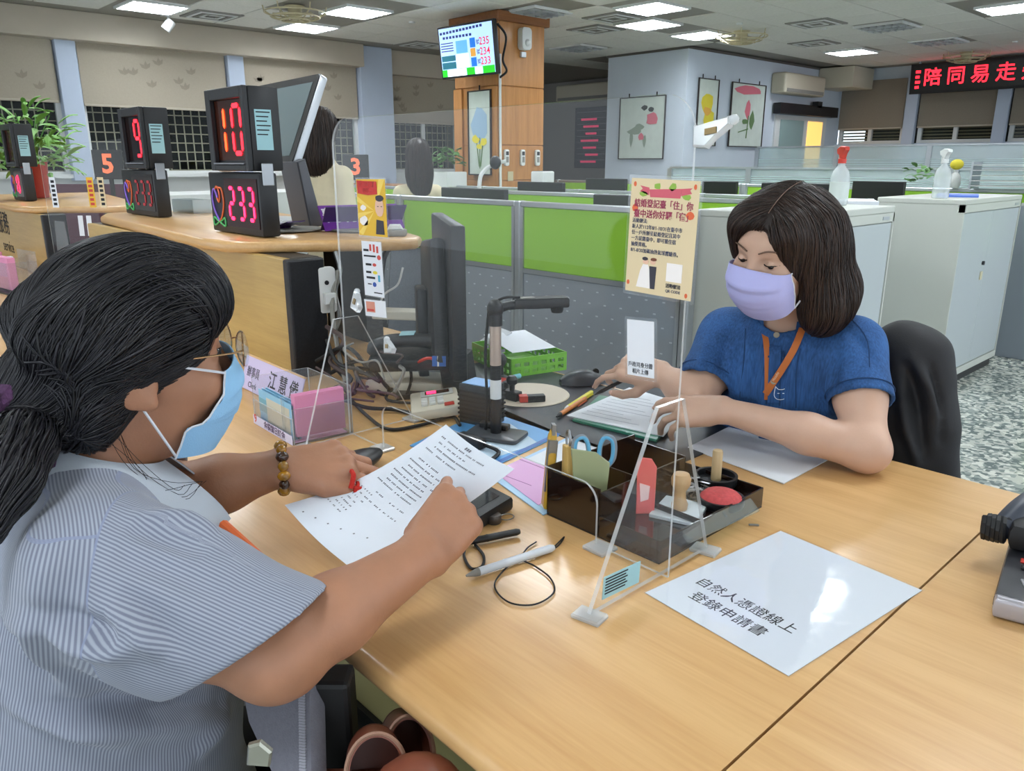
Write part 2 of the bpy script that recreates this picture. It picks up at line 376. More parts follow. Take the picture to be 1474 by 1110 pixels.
for k, (y0, y1) in enumerate(WIN):
    xw = -9.82 if k < 4 else -9.9
    w = struct(G().box(xw - .005, xw + .005, y0 + .03, y1 - .03, 1.2, 2.5).obj('window_%d' % (k + 1), m_glass))
    ym = (y0 + y1) / 2
    G().box(xw - .03, xw + .03, y0, y0 + .05, 1.15, 2.55).box(xw - .03, xw + .03, y1 - .05, y1, 1.15, 2.55).box(xw - .03, xw + .03, y0 + .05, y1 - .05, 1.15, 1.2).obj('window_frame', m_white, w)
    G().box(xw + .006, xw + .036, ym - .03, ym + .03, 1.2, 2.5).obj('sash', m_white, w)
    gr = G()
    for i in range(int((y1 - y0) / .1)): gr.box(xw - .14, xw - .13, y0 + .05 + i * .1, y0 + .062 + i * .1, 1.15, 2.5)
    for i in range(10): gr.box(xw - .15, xw - .14, y0, y1, 1.2 + i * .105, 1.212 + i * .105)
    gr.obj('security_bars', m_bar, w)
    zb = 1.95 - .02 * k if k < 4 else 1.87
    xb = -9.74 if k < 4 else -9.86
    t = thing('roller_blind', ['beige roller blind left of the frame', 'beige leaf print roller blind at the left edge above the plant', 'beige leaf print roller blind behind the number 9 display', 'beige roller blind behind the tilted monitor', 'dim roller blind between the grey pillar and the wooden column'][k], 'blind', (xb, ym, zb), 0, 'roller blinds on the left windows')
    G().box(xb, xb + .004, y0 + .02, y1 - .02, zb, 2.53).obj('fabric', m_blind, t); G().box(xb - .006, xb + .012, y0 + .02, y1 - .02, zb - .025, zb, .004, 1).obj('bottom_bar', m_beige, t)
    lf = G()
    for i in range(9):
        cy, cz = y0 + .15 + random.random() * (y1 - y0 - .3), zb + .08 + random.random() * .42
        for a in ((-.6, .5), (.5, .7), (0, 1)): 
            s = .09; d = Vector((0, a[0], a[1])).normalized() * s; n = Vector((0, -d.z, d.y)) * .22; o = Vector((xb + .0052, cy, cz)); lf.quad(o, o + d * .5 + n, o + d, o + d * .5 - n)
    lf.obj('leaf_print', m_pleaf, t)['kind'] = 'stuff'
struct(G().box(-11.5, -11.4, -4, 9, -.1, 4).obj('wall_night_backdrop', m_night))  # backdrop plane for the darkness beyond the windows

# far corner and the right hand wall
struct(G().box(-13.5, -8.05, 11.9, 12.0, 0, 2.81).obj('wall_far', mat('dim_wall', '#8e8a84', .9)))  # grey darkened in its colour for the unlit corner
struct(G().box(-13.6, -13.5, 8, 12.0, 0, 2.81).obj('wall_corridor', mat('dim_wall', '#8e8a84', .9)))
struct(G().box(-8.05, -6.65, 9.45, 14.1, 0, 2.785).obj('wall_back_room', m_wall))
struct(G().box(-8.07, -6.63, 9.43, 14.0, 2.77, 2.8).obj('trim_4', mat('cornice_dark', '#5b5852', .7)))
struct(G().box(-6.65, 4.5, 14.0, 14.15, 0, 1.6).box(-6.65, 4.5, 14.0, 14.15, 2.6, 2.81).obj('wall_back', m_wall))
BW = [(-6.6, -5.5), (-5.28, -4.12), (-3.95, -2.8), (-2.6, -1.4)]
for k, (x0, x1) in enumerate(BW):
    w = struct(G().box(x0 + .02, x1 - .02, 14.06, 14.07, 1.62, 2.6).obj('window_%d' % (k + 6), m_glass))
    G().box(x0, x0 + .06, 14.03, 14.09, 1.6, 2.6).box(x1 - .06, x1, 14.03, 14.09, 1.6, 2.6).box(x0 + .06, x1 - .06, 14.03, 14.09, 1.6, 1.65).obj('window_frame', m_white, w)
    G().box((x0+x1)/2 - .03, (x0+x1)/2 + .03, 14.0, 14.055, 1.65, 2.6).obj('sash', m_white, w)
    gr = G()
    for i in range(14): gr.box(x0, x1, 14.16, 14.17, 1.62 + i * .05, 1.645 + i * .05)
    gr.obj('louver_slats', mat('slat_tan', '#7d735d', .7), w)
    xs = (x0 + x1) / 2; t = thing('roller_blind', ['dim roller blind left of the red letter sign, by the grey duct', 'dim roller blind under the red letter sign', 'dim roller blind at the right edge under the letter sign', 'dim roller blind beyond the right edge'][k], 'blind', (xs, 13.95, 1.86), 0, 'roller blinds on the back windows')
    G().box(x0 + .01, x1 - .01, 13.95, 13.955, 1.86, 2.62).obj('fabric', mat('blind_dim', '#857c6f', .95, var=.04, vscale=50), t); G().box(x0 + .01, x1 - .01, 13.94, 13.96, 1.835, 1.86, .004, 1).obj('bottom_bar', m_beige, t)  # blind fabric tone darkened here, dimness put into the colour
    if k: struct(G().box(x0 - .2, x0 - .02, 13.9, 14.0, 0, 2.7, .004, 1).obj('wall_pillar', m_pillar))
struct(G().box(-6.65, 4.5, 15.2, 15.3, 0, 3).obj('wall_night_backdrop', m_night))

# wooden column
cw = struct(G().box(-7.2, -6.49, 5.86, 6.52, 0, CZ).obj('wall_column', m_woodc))
for z0, z1 in ((0, .5), (.51, 1.1), (1.11, 1.47), (1.48, 2.07), (2.08, 2.7)):
    G().box(-7.2, -6.485, 5.845, 5.862, z0, z1, .003, 1).obj('panel', m_woodc, cw); G().box(-6.492, -6.475, 5.862, 6.52, z0, z1, .003, 1).obj('panel', m_woodc, cw)
G().box(-7.25, -6.44, 5.81, 6.57, 2.7, CZ - .002, .006, 1).obj('cornice', wood('column_dark', '#8a5526', '#754520', .45, 'Y'), cw)
G().box(-7.2, -7.06, 5.82, 5.846, 0, 2.07, .003, 1).obj('pilaster', m_woodc, cw); G().box(-6.64, -6.48, 5.82, 5.846, 0, 2.07, .003, 1).obj('pilaster', m_woodc, cw)
tag(G().tube([(-6.462, 5.855, 1.0), (-6.462, 5.855, 2.38)], .014, 8).obj('cable_conduit', m_white, None, True), 'white vertical cable conduit on the corner of the wooden column', 'conduit')
# ------------------------------------------------------------------ things on the column and far walls
m_red = mat('red_led', (1.0, .015, .03), .5, emit=2.6); m_redp = mat('pink_led', (1.0, .02, .09), .5, emit=3.0); m_ored = mat('orange_led', (1.0, .06, .01), .5, emit=3.0)
m_reddim = mat('red_led_dim', (.3, .012, .02), .5, emit=.25)
def rect(g, M, x0, x1, y0, y1, z=0.0, th=.0006): g.box(x0, x1, y0, y1, z, z + th, M=M); return g
# TV on a bracket, facing -Y
tv = thing('wall_tv', 'queue number television hung high on the wooden column', 'television', (-6.65, 5.6, 2.15))
MTV = frame((-6.65, 5.56, 2.405), (1, .06, 0), z=(.06, -1, -.12))
G(MTV).box(-.42, .42, -.255, .255, -.05, 0, .008, 2).obj('housing', m_dark, tv, True)
G(MTV).box(-.395, .395, -.235, .235, 0, .002).obj('screen', mat('tv_screen', (.42, .62, .95), .3, emit=.75), tv)
G().box(-6.75, -6.55, 5.6, 5.83, 2.35, 2.46).obj('bracket', m_steel, tv)
m_tvb = mat('tv_blue', (.01, .16, .62), .4, emit=.6); m_tvg = mat('tv_green', (.02, .55, .02), .4, emit=.6); m_tvt = mat('tv_teal', (.02, .16, .22), .4, emit=.4); m_tvr = mat('tv_red', (.75, .03, .06), .4, emit=.6); m_tvo = mat('tv_orange', (.7, .33, .05), .4, emit=.5); m_tvw = mat('tv_white', (.85, .92, 1), .4, emit=.8); m_tvd = mat('tv_ink', (.03, .05, .25), .4, emit=.2); m_tvl = mat('tv_light', (.12, .4, .9), .4, emit=.6)
def tvr(nm, m, *rs):
    g = G()
    for r in rs: rect(g, MTV, *r, .0025)
    return tag(g.obj(nm, m, tv), kind='stuff') if len(rs) > 1 else g.obj(nm, m, tv)
tvr('blue_tile', m_tvb, (.06, .14, .02, .11)); tvr('blue_tile', m_tvb, (.06, .14, -.16, -.075)); tvr('orange_tile', m_tvo, (.06, .135, -.065, .012))
tvr('teal_tile', m_tvt, (-.385, -.17, -.085, -.03)); tvr('teal_tile', m_tvt, (-.385, -.17, -.16, -.095)); tvr('white_cell', m_tvw, (-.165, .03, -.16, -.03)); tvr('picture', m_tvl, (-.15, .02, -.02, .1))
tvr('green_bar', m_tvg, (-.395, -.32, -.235, -.165)); tvr('green_bar', m_tvg, (-.02, .1, -.235, -.165)); tvr('green_bar', m_tvg, (.22, .39, -.235, -.165)); tvr('white_bar', m_tvw, (-.31, -.03, -.235, -.17)); tvr('white_bar', m_tvw, (.11, .21, -.235, -.17))
tvr('small_print', m_tvd, *[(-.38 + .05*k, -.38 + .05*k + .036, .175 + .002*k, .2 + .002*k) for k in range(13)], *[(-.34 + .05*k, -.305 + .05*k, .13, .155) for k in range(9)], *[(-.38, -.19, .085 - .025*k, .095 - .025*k) for k in range(4)])
for s, x, y, m, z in (('235', .27, .065, m_tvr, .1), ('234', .27, -.03, m_tvr, .1), ('233', .27, -.12, m_tvr, .1), ('0', -.07, -.06, m_tvd, .08), ('0', -.07, -.13, m_tvd, .08), ('2', .1, .062, m_tvw, .07), ('13', .098, -.03, m_tvd, .06), ('10', .1, -.118, m_tvw, .06), ('號', .175, .062, m_tvd, .05), ('號', .175, -.03, m_tvd, .05), ('號', .175, -.12, m_tvd, .05)):
    text(s, z, m, tv, MTV @ Matrix.Translation((x, y, .0028)), 'digits', bold=.01)
tag(G().tube(smooth_path([(-6.24, 5.62, 2.62), (-6.2, 5.7, 2.5), (-6.27, 5.72, 2.3), (-6.3, 5.8, 2.2), (-6.44, 5.84, 2.15)]), .012, 6).obj('tv_cable', m_black, None, True), 'black cable bundle hanging behind the right edge of the television', 'cable')
# hanging scroll painting on the column
def painting(name, label, M, w, h, fr, mats, motif, border=.012, cat='painting', hooks=True):
    t = thing(name, label, cat, M.translation)
    f = G(M)
    for a in ((-w/2, w/2, h/2 - border, h/2), (-w/2, w/2, -h/2, -h/2 + border), (-w/2, -w/2 + border, -h/2 + border, h/2 - border), (w/2 - border, w/2, -h/2 + border, h/2 - border)): f.box(a[0], a[1], a[2], a[3], 0, .025, .002, 1)
    f.obj('frame', fr, t)
    G(M).box(-w/2 + border, w/2 - border, -h/2 + border, h/2 - border, .002, .01).obj('paper', mats, t)
    zz = .0101
    for nm, m, polys in motif:
        for p in polys: zz += .0007; G(M).prism([(q[0]*w, q[1]*h) for q in p], zz, zz + .0006).obj(nm, m, t)
    if hooks:
        for s in ((-.3, .3) if w > .4 else (0,)): G(M).box(s*w - .008, s*w + .008, h/2, h/2 + .05, .004, .012).obj('hook', m_black, t)
    return t
def blob2(cx, cy, rx, ry, n=9, j=.25, seed=0):
    r = random.Random(seed); return [(cx + rx*math.cos(2*PI*k/n)*(1 + r.uniform(-j, j)), cy + ry*math.sin(2*PI*k/n)*(1 + r.uniform(-j, j))) for k in range(n)]
m_fr = mat('picture_frame', '#2b2320', .5); m_pgreen = mat('paint_green', '#5e7a4e', .8); m_pink = mat('paint_pink', '#cf6f7d', .8); m_yel = mat('paint_yellow', '#dccb3c', .8); m_gry = mat('paint_grey', '#8d9a8a', .8); m_mat = mat('mat_paper', '#c6cfc6', .85, var=.05, vscale=8); m_blu = mat('paint_blue', '#97b2c9', .8); m_orng = mat('paint_orange', '#dba548', .8)
painting('hanging_scroll', 'narrow framed scroll of yellow flowers on the wooden column', frame((-6.745, 5.82, 1.6), (1, 0, 0), z=(0, -1, 0)), .38, .88, m_fr, m_mat,
    [('wash', m_blu, [blob2(0, .1, .36, .2, 10, .15, 1)]), ('stem', m_pgreen, [[(-.05, -.4), (0, -.4), (-.12, -.1), (-.16, -.1)], [(0, -.4), (.05, -.4), (.16, -.12), (.12, -.12)], [(-.02, -.42), (.02, -.42), (.02, -.05), (-.01, -.05)]]), ('petal', m_yel, [blob2(-.18, -.07, .15, .05, 8, .3, 2), blob2(.18, -.1, .16, .05, 8, .3, 3), blob2(0, -.16, .12, .035, 8, .3, 4)])])
painting('framed_painting', 'large framed painting of grey leaves and a pink blossom on the shaded side wall', frame((-7.36, 9.425, 1.77), (1, 0, 0), z=(0, -1, 0)), .82, .86, m_fr, m_mat,
    [('leaf', m_gry, [blob2(-.15, -.05, .14, .06, 8, .3, 5), blob2(-.05, .02, .1, .05, 8, .3, 6), blob2(-.22, -.17, .05, .12, 8, .3, 7), blob2(.08, -.2, .04, .1, 8, .3, 8)]), ('blossom', m_pink, [blob2(.22, .14, .13, .11, 10, .25, 9), blob2(0, -.14, .06, .06, 8, .25, 10)]), ('bird', mat('paint_dark', '#3c403c', .8), [blob2(.05, .32, .07, .04, 8, .3, 11), blob2(.2, .29, .06, .04, 8, .3, 12)])])
painting('framed_painting', 'narrow framed yellow flower painting at the corner of the white room', frame((-6.63, 9.94, 1.97), (0, 1, 0), z=(1, 0, 0)), .5, .9, m_fr, m_mat,
    [('petal', m_yel, [blob2(-.02, .14, .3, .16, 10, .2, 13), blob2(.1, -.12, .28, .18, 10, .2, 14)]), ('petal', m_orng, [blob2(0, .02, .16, .08, 8, .3, 15)]), ('leaf', m_pgreen, [blob2(-.2, -.3, .12, .06, 8, .3, 16)])])
painting('framed_painting', 'wide framed painting of a red lotus right of the yellow one', frame((-6.63, 11.0, 1.97), (0, 1, 0), z=(1, 0, 0)), .94, .9, m_fr, m_mat,
    [('lotus', m_pink, [blob2(0, .1, .08, .14, 9, .25, 17), blob2(0, .4, .4, .07, 10, .2, 18)]), ('leaf', m_pgreen, [blob2(.14, -.08, .08, .14, 9, .25, 19), blob2(-.06, -.1, .08, .04, 8, .3, 20)]), ('stem', m_pgreen, [[(.02, 0), (.05, 0), (.02, -.36), (-.01, -.36)], [(-.25, -.28), (-.24, -.26), (.05, -.2), (.05, -.22)]])])
# emergency light, remotes, phones on the column side
t = thing('emergency_light', 'white emergency lamp high on the side of the wooden column', 'emergency light', (-6.47, 6.18, 2.4)); M = frame((-6.47, 6.18, 2.55), (0, 1, 0), z=(1, 0, 0))
G(M).prism(rrect(.14, .22, .04), 0, .08, .008).obj('housing', m_white, t, True); G(M).ell((0, -.04, .08), (.035, .035, .03)).obj('bulb', m_white, t, True); G(M).box(-.035, .035, -.18, -.125, 0, .03, .004).obj('switch_box', m_alu, t)
for k, y in enumerate((5.94, 6.18, 6.41)):
    t = thing('remote_control', 'white remote control on the column side, %s of the three' % ('leftmost', 'middle one', 'rightmost')[k], 'remote', (-6.47, y, 1.27), 0, 'remote controls on the column'); M = frame((-6.472, y, 1.345), (0, 1, 0), z=(1, 0, 0))
    G(M).prism(rrect(.06, .17, .02), 0, .03, .004).obj('body', m_white, t, True); G(M).box(-.02, .02, .025, .065, .03, .032).obj('display', m_dark, t); G(M).box(-.018, .018, -.05, .01, .03, .033).obj('keypad', m_vent, t)
for k, y in enumerate((5.97, 6.34)): tag(G().box(-6.474, -6.465, y, y + .08, 1.1, 1.2, .003).obj('wall_switch', m_cream, None), ('cream wall switch low on the wooden column, beside the desk lamp', 'cream wall switch low on the wooden column, beside the white pot')[k], 'switch')
# air conditioners, duct, door
def aircon(label, x0, x1, y0, y1, z0, z1, ax):
    t = thing('air_conditioner', label, 'air conditioner', ((x0+x1)/2, (y0+y1)/2, z0)); G().box(x0, x1, y0, y1, z0, z1, .035, 3).obj('housing', mat('ac_cream', '#c2baa6', .5), t, True)
    if ax == 'X': G().box(x1 - .01, x1 + .006, y0 + .06, y1 - .06, z0 + .02, z0 + .07).obj('louver', m_vent, t)
    else: G().box(x0 + .06, x1 - .06, y0 - .006, y0 + .01, z0 + .02, z0 + .07).obj('louver', m_vent, t)
aircon('cream wall air conditioner above the office door', -6.65, -6.4, 11.65, 12.95, 2.32, 2.62, 'X'); aircon('shaded air conditioner in the dark corner behind the column', -11.2, -9.6, 11.6, 11.9, 2.42, 2.72, 'Y')
tag(G().box(-6.64, -6.05, 13.15, 13.9, 2.47, 2.79, .01).obj('ceiling_duct', mat('ac_cream', '#c2baa6', .5), None), 'boxy cream duct in the ceiling corner right of the air conditioner', 'duct')
d = struct(G().box(-6.66, -6.62, 11.85, 13.55, 0, 2.02).obj('door_1', m_white)); G().box(-6.62, -6.61, 12.0, 12.75, .9, 1.95).obj('glass_panel', mat('frosted_glass', '#8fa5a3', .3), d); G().box(-6.62, -6.608, 12.9, 13.4, .2, 1.95).obj('lit_opening', mat('warm_light', (1.0, .55, .15), .5, emit=.9), d); G().box(-6.62, -6.5, 11.75, 13.7, 2.03, 2.19).obj('door_header', m_dark, d); G().box(-6.6, -6.5, 12.95, 13.1, 2.16, 2.26).obj('sensor', m_dark, d)
# red letter sign
led = thing('led_sign', 'long black sign of scrolling red characters at the top right', 'led sign', (-3.6, 13.5, 2.34)); ML = frame((-3.7, 13.5, 2.545), (1, 0, 0), z=(0, -1, -.12))
G(ML).box(-1.6, 2.4, -.22, .22, -.08, 0, .005).obj('housing', m_black, led); G(ML).box(-1.55, 2.35, -.18, .18, 0, .002).obj('panel', mat('led_panel', '#0a0708', .3), led)
for k, ch in enumerate('陪同易走失老人'): text(ch, .27, m_red, led, ML @ Matrix.Translation((-1.27 + .335*k, 0, .003)), 'led_character', bold=.012)
for k in range(4): G(ML).box(-1.52, -1.46 + .012*(k % 2), -.14 + .075*k, -.1 + .075*k, .002, .004).obj('led_fragment', m_red, led)
for x in (-1.5, 0.8): G(ML).box(x, x + .03, .2, .28, -.06, -.03).obj('hanger', m_steel, led)
# notice board in the dark corner
nb = thing('notice_board', 'dark notice board with red writing in the dim corner behind the column', 'notice board', (-10.4, 11.85, 1.2)); MN = frame((-10.42, 11.86, 1.75), (1, 0, 0), z=(0, -1, 0))
G(MN).box(-.46, .46, -.56, .56, 0, .03, .005).obj('board', mat('board_dark', '#23242e', .5), nb); g = G(); g2 = G()
for k in range(7): g.box(-.3 + .06*(k % 3), .1 + .05*(k % 2), .32 - .13*k, .36 - .13*k, .03, .032, M=MN)
g.obj('red_writing', mat('red_writing_glow', (.8, .05, .15), .6, emit=.25), nb)['kind'] = 'stuff'  # red writing given a faint glow of its own
for k in range(9): g2.box(-.4, .4, .47 - .11*k, .475 - .11*k, .03, .0315, M=MN)
g2.obj('white_lines', mat('chalk', '#777a85', .7), nb)['kind'] = 'stuff'

# ------------------------------------------------------------------ office partitions, monitors, cabinets
m_lime = mat('lime_fabric', '#94c83a', .85, var=.03, vscale=300); m_pgrey = mat('perforated_grey', '#9aa0a8', .55, .2); m_hole = mat('perforation', '#c3c9d0', .6)
m_limed = m_lime
def partition(label, x0, x1, y, ztop, zmid, n, holes=False, zbot=.05, group='lime green office partitions'):
    t = thing('office_partition', label, 'partition', ((x0+x1)/2, y, 0), 0, group); w = (x1 - x0) / n
    for i in range(n):
        a, b = x0 + i*w + .025, x0 + (i+1)*w - .025
        p = G().box(a + .02, b - .02, y - .018, y + .018, zmid + .012, ztop - .03, .004, 1).obj('fabric_panel', m_lime, t)
        q = G().box(a + .02, b - .02, y - .018, y + .018, zbot, zmid - .012, .004, 1).obj('grey_panel', m_pgrey, t)
        if holes:
            h = G()
            for r in range(6):
                for c in range(int((b - a) / .05)):
                    if (c + r) % 2 == 0: h.box(a + .04 + c*.05, a + .054 + c*.05, y - .0195, y - .018, zmid - .06 - r*.06, zmid - .054 - r*.06)
            h.obj('perforations', m_hole, q)['kind'] = 'stuff'
        f = G(); f.box(a, b, y - .024, y + .024, ztop - .03, ztop - .002, .004, 1); f.obj('top_rail', m_alu, t)
        G().box(a, b, y - .022, y + .022, zmid - .012, zmid + .012).obj('mid_rail', m_alu, t); G().box(a, a + .02, y - .024, y + .024, zbot, ztop - .03).obj('side_rail', m_alu, t); G().box(b - .02, b, y - .024, y + .024, zbot, ztop - .03).obj('side_rail', m_alu, t)
    for i in range(n + 1): G().box(x0 + i*w - .022, x0 + i*w + .022, y - .028, y + .028, 0, ztop, .006, 1).obj('post', m_alu, t)
    return t
partition('lime and grey partition right behind the desk, from the chair to the grey cabinet', -5.25, -1.99, 2.93, 1.1, .735, 3, True)
partition('lime partition one row behind the desk partition', -7.4, -2.4, 4.3, 1.085, .75, 4)
partition('lime partition two rows behind the desk partition', -7.6, -2.3, 5.45, 1.06, .75, 4)
partition('lime partition in front of the glass screens', -6.6, -.4, 6.9, 1.1, .75, 5)
partition('short lime partition beside the grey cabinets at the right edge', -2.3, -1.0, 6.5, 1.02, .6, 1)
m_pane = acrylic('screen_glass', (.72, .84, .84), 1.45, .08, .28)
def glass_screen(label, x0, x1, y, z0, z1, n):
    t = thing('glass_screen', label, 'glass partition', ((x0+x1)/2, y, 0), 0, 'glass topped screens'); w = (x1 - x0)/n
    G().box(x0, x1, y - .02, y + .02, 0, z0 - .02).obj('base_panel', m_white, t)
    for i in range(n):
        p = G().box(x0 + i*w + .03, x0 + (i+1)*w - .03, y - .004, y + .004, z0, z1 - .02).obj('pane', m_pane, t)
        s = G()
        for k in range(6): s.box(x0 + i*w + .03, x0 + (i+1)*w - .03, y - .006, y - .004, z0 + .02 + k*.022, z0 + .03 + k*.022)
        s.obj('frosted_stripes', mat('frost', '#b5c6c6', .6), p)['kind'] = 'stuff'
    for i in range(n + 1): G().box(x0 + i*w - .03, x0 + i*w + .03, y - .02, y + .02, z0 - .02, z1 - .02).obj('post', m_alu, t)
    G().box(x0, x1, y - .022, y + .022, z1 - .02, z1).obj('top_rail', m_alu, t); G().box(x0, x1, y - .022, y + .022, z0 - .02, z0).obj('low_rail', m_alu, t)
glass_screen('low glass screen with striped film behind the green partitions', -5.5, -.5, 7.6, 1.02, 1.25, 5)
glass_screen('taller glass screen farther back before the grey blinds', -6.4, -.3, 11.0, 1.2, 1.52, 5)
m_scr = mat('monitor_black', '#1a1a1d', .35)
MON = [('wide black monitor over the partition left of the desk lamp foot', 638, 729, 271, 3.35), ('black monitor top in front of the wooden column', 747, 812, 262, 4.75), ('black monitor top below the first painting', 845, 902, 257, 5.9), ('black monitor top left of the beige poster', 857, 908, 280, 3.5), ('black monitor top right of the acrylic screen edge', 1012, 1062, 261, 6.1), ('wide black monitor top behind the clerk hair', 1098, 1204, 264, 5.0), ('black monitor top between the two spray bottles', 1229, 1304, 261, 6.0)]
for lb, a, b, py, Y in MON:
    p0, p1 = ay_(a, py, Y), ay_(b, py, Y); cx = (p0[0] + p1[0])/2; w = abs(p1[0] - p0[0]); zt = (p0[2] + p1[2])/2; h = zt - .86
    t = thing('computer_monitor', lb, 'monitor', (cx, Y, .74), 0, 'monitors above the partitions')
    G().box(cx - w/2, cx + w/2, Y - .02, Y + .02, .86, zt, .006).obj('housing', m_scr, t); G().box(cx - w/2 + .012, cx + w/2 - .012, Y + .02, Y + .022, .875, zt - .012).obj('screen', m_black, t)
    G().box(cx - .03, cx + .03, Y - .05, Y - .02, .755, .98).obj('neck', m_scr, t); G().box(cx - .1, cx + .1, Y - .1, Y + .06, .74, .755, .004).obj('base', m_scr, t)
for lb, x0, x1, y0, y1 in (('pale office desk behind the first partition row', -4.75, -2.1, 3.0, 3.7), ('pale office desk in the second partition row', -7.3, -2.4, 4.4, 5.2), ('pale office desk in the third partition row', -6.3, -2.2, 5.6, 6.4)):
    t = thing('office_desk', lb, 'desk', ((x0+x1)/2, (y0+y1)/2, 0)); G().box(x0, x1, y0, y1, .71, .74, .004).obj('top', m_white, t)
    for x in (x0 + .05, x1 - .09): G().box(x, x + .04, y0 + .05, y1 - .05, 0, .71).obj('leg', m_alu, t)
m_cab = mat('cabinet_grey', '#c3c6be', .45, .1); m_cabd = mat('cabinet_door', '#b4bcbe', .4, .1)
def cabinet(label, x0, x1, y0, y1, h, nd):
    t = thing('filing_cabinet', label, 'cabinet', ((x0+x1)/2, (y0+y1)/2, 0), 0, 'grey metal filing cabinets')
    G().box(x0, x1 - .015, y0 + .012, y1 - .012, .1, h - .07).obj('body', m_cab, t); G().box(x0, x1 - .02, y0 + .02, y1 - .02, 0, .07).obj('plinth', m_dark, t)
    G().box(x0, x1, y0, y1, h - .03, h, .005).obj('top', m_cab, t); G().box(x1 - .03, x1, y0, y1, h - .07, h - .03).obj('header', m_cab, t); G().box(x1 - .02, x1, y0 + .012, y1 - .012, .06, .1).obj('bottom_rail', m_cab, t)
    G().box(x0, x1, y0, y0 + .012, .06, h - .03).obj('side', m_cab, t); G().box(x0, x1, y1 - .012, y1, .06, h - .03).obj('side', m_cab, t)
    w = (y1 - y0 - .03)/nd
    for i in range(nd):
        a = y0 + .015 + i*w; d = G().box(x1 - .015, x1 - .004, a + .002, a + w - .002, .105, h - .075, .002, 1).obj('door', m_cabd, t)
        hy = a + w - .05 if i == 0 else a + .05
        if i == 0:
            G().box(x1 - .004, x1 + .004, hy - .015, hy + .015, .62, .67, .003).obj('lock_plate', mat('brass_label', '#c9c2a2', .4), d); G().lathe([(.012, 0), (.012, .012), (0, .014)], 12, M=frame((x1 - .004, hy, .72), (0, 1, 0), z=(1, 0, 0))).obj('knob', m_dark, d, True)
    G().box(x1, x1 + .002, y1 - .13, y1 - .06, h - .06, h - .045).obj('label_plate', m_alu, t)
    return t
cabinet('grey metal cabinet right behind the clerk', -1.985, -1.5, 2.96, 3.85, 1.1, 2)
cabinet('grey metal double door cabinet right of the clerk, by the terrazzo floor', -1.965, -1.49, 4.76, 5.78, 1.1, 2)
cabinet('grey metal cabinet in the gap between the two larger cabinets', -2.35, -1.98, 3.95, 4.7, 1.08, 2)
tag(G().box(-1.56, -1.3, 6.05, 6.1, .0, 1.02, .003).obj('cabinet_back', mat('panel_blue_grey', '#7f8790', .5), None), 'blue grey metal panel behind the double door cabinet', 'panel')
tag(G().box(-1.1, -.7, 7.1, 7.4, 0, .95, .006).obj('drawer_unit', m_white, None), 'white storage unit at the right edge behind the cabinets', 'storage unit')

# spray bottles and desk clutter on the cabinets
m_clear = acrylic('bottle_plastic', (.86, .9, .9), 1.45, .1, .35); m_redpl = mat('red_plastic', '#c73a2c', .4); m_liq = mat('bottle_label', '#c9d2cf', .6)
def spray(label, x, y, z, s, head, lab):
    t = thing('spray_bottle', label, 'spray bottle', (x, y, z), 0, 'spray bottles on the cabinets'); M = Matrix.Translation((x, y, z))
    G(M).lathe([(.040*s, 0), (.045*s, .006*s), (.045*s, .13*s), (.036*s, .16*s), (.017*s, .185*s), (.015*s, .2*s)], 20).obj('bottle', m_clear, t, True)
    G(M).lathe([(.019*s, .195*s), (.019*s, .215*s), (.012*s, .22*s)], 16).obj('collar', head, t, True)
    a = math.radians(-45); Mh = M @ Matrix.Rotation(a, 4, 'Z')
    hd = G(Mh).prism([(-.055*s, .262*s), (-.045*s, .238*s), (-.012*s, .236*s), (-.012*s, .215*s), (.014*s, .215*s), (.02*s, .24*s), (.05*s, .255*s), (.045*s, .27*s), (-.01*s, .275*s)], -.012*s, .012*s, .003*s, 1, M=Matrix.Rotation(PI/2, 4, 'X')).obj('spray_head', head, t, True)
    G(Mh).prism([(-.035*s, .238*s), (-.028*s, .238*s), (-.03*s, .195*s), (-.037*s, .19*s)], -.006*s, .006*s, M=Matrix.Rotation(PI/2, 4, 'X')).obj('trigger', head if head is m_white else m_white, t)
    if lab: G(M).lathe([(.0455*s, .03*s), (.0455*s, .11*s)], 20).obj('label', m_liq, t, True)
spray('clear spray bottle with red trigger head on the cabinet behind the clerk', -1.72, 3.72, 1.1, .98, m_redpl, True); spray('clear spray bottle with white trigger head on the double door cabinet', -1.66, 4.86, 1.1, .98, m_white, False)
tag(G(rotz(.3, (-1.68, 5.2, 1.1))).box(-.11, .11, -.15, .15, 0, .012, .002).obj('blue_folder', mat('folder_blue', '#5b7bd0', .5), None), 'blue folder lying on the double door cabinet', 'folder')
tag(G(rotz(.5, (-1.9, 4.3, 1.08))).box(-.11, .11, -.15, .15, 0, .02, .002).obj('paper_stack', m_paper, None), 'paper stack lying between the spray bottles on the middle cabinet', 'paper stack')
t = thing('letter_tray', 'grey letter tray rack with slots at the right edge', 'letter tray', (-2.0, 7.0, 1.1)); 
for k in range(5): G().box(-2.1, -1.7, 6.75, 6.95, 1.12 + .038*k, 1.126 + .038*k).obj('shelf', m_white, t)
G().box(-2.115, -2.1, 6.75, 6.95, 1.1, 1.3).box(-1.7, -1.685, 6.75, 6.95, 1.1, 1.3).obj('side', m_alu, t)
t = thing('small_vase', 'small white bottle vase holding a yellow flower beside the letter tray', 'vase', (-2.25, 6.85, 1.1)); M = Matrix.Translation((-2.25, 6.85, 1.1)); G(M).lathe([(.035, 0), (.045, .04), (.04, .09), (.015, .12), (.018, .14)], 16).obj('vase', m_white, t, True); G(M).ell((0, 0, .18), (.05, .05, .04), 10).obj('flower', m_yel, t, True); G(M).tube([(0, 0, .13), (0, 0, .17)], .004).obj('stem', m_pgreen, t)
m_plant = mat('plant_green', '#4f7a3a', .55, var=.3, vscale=14); 
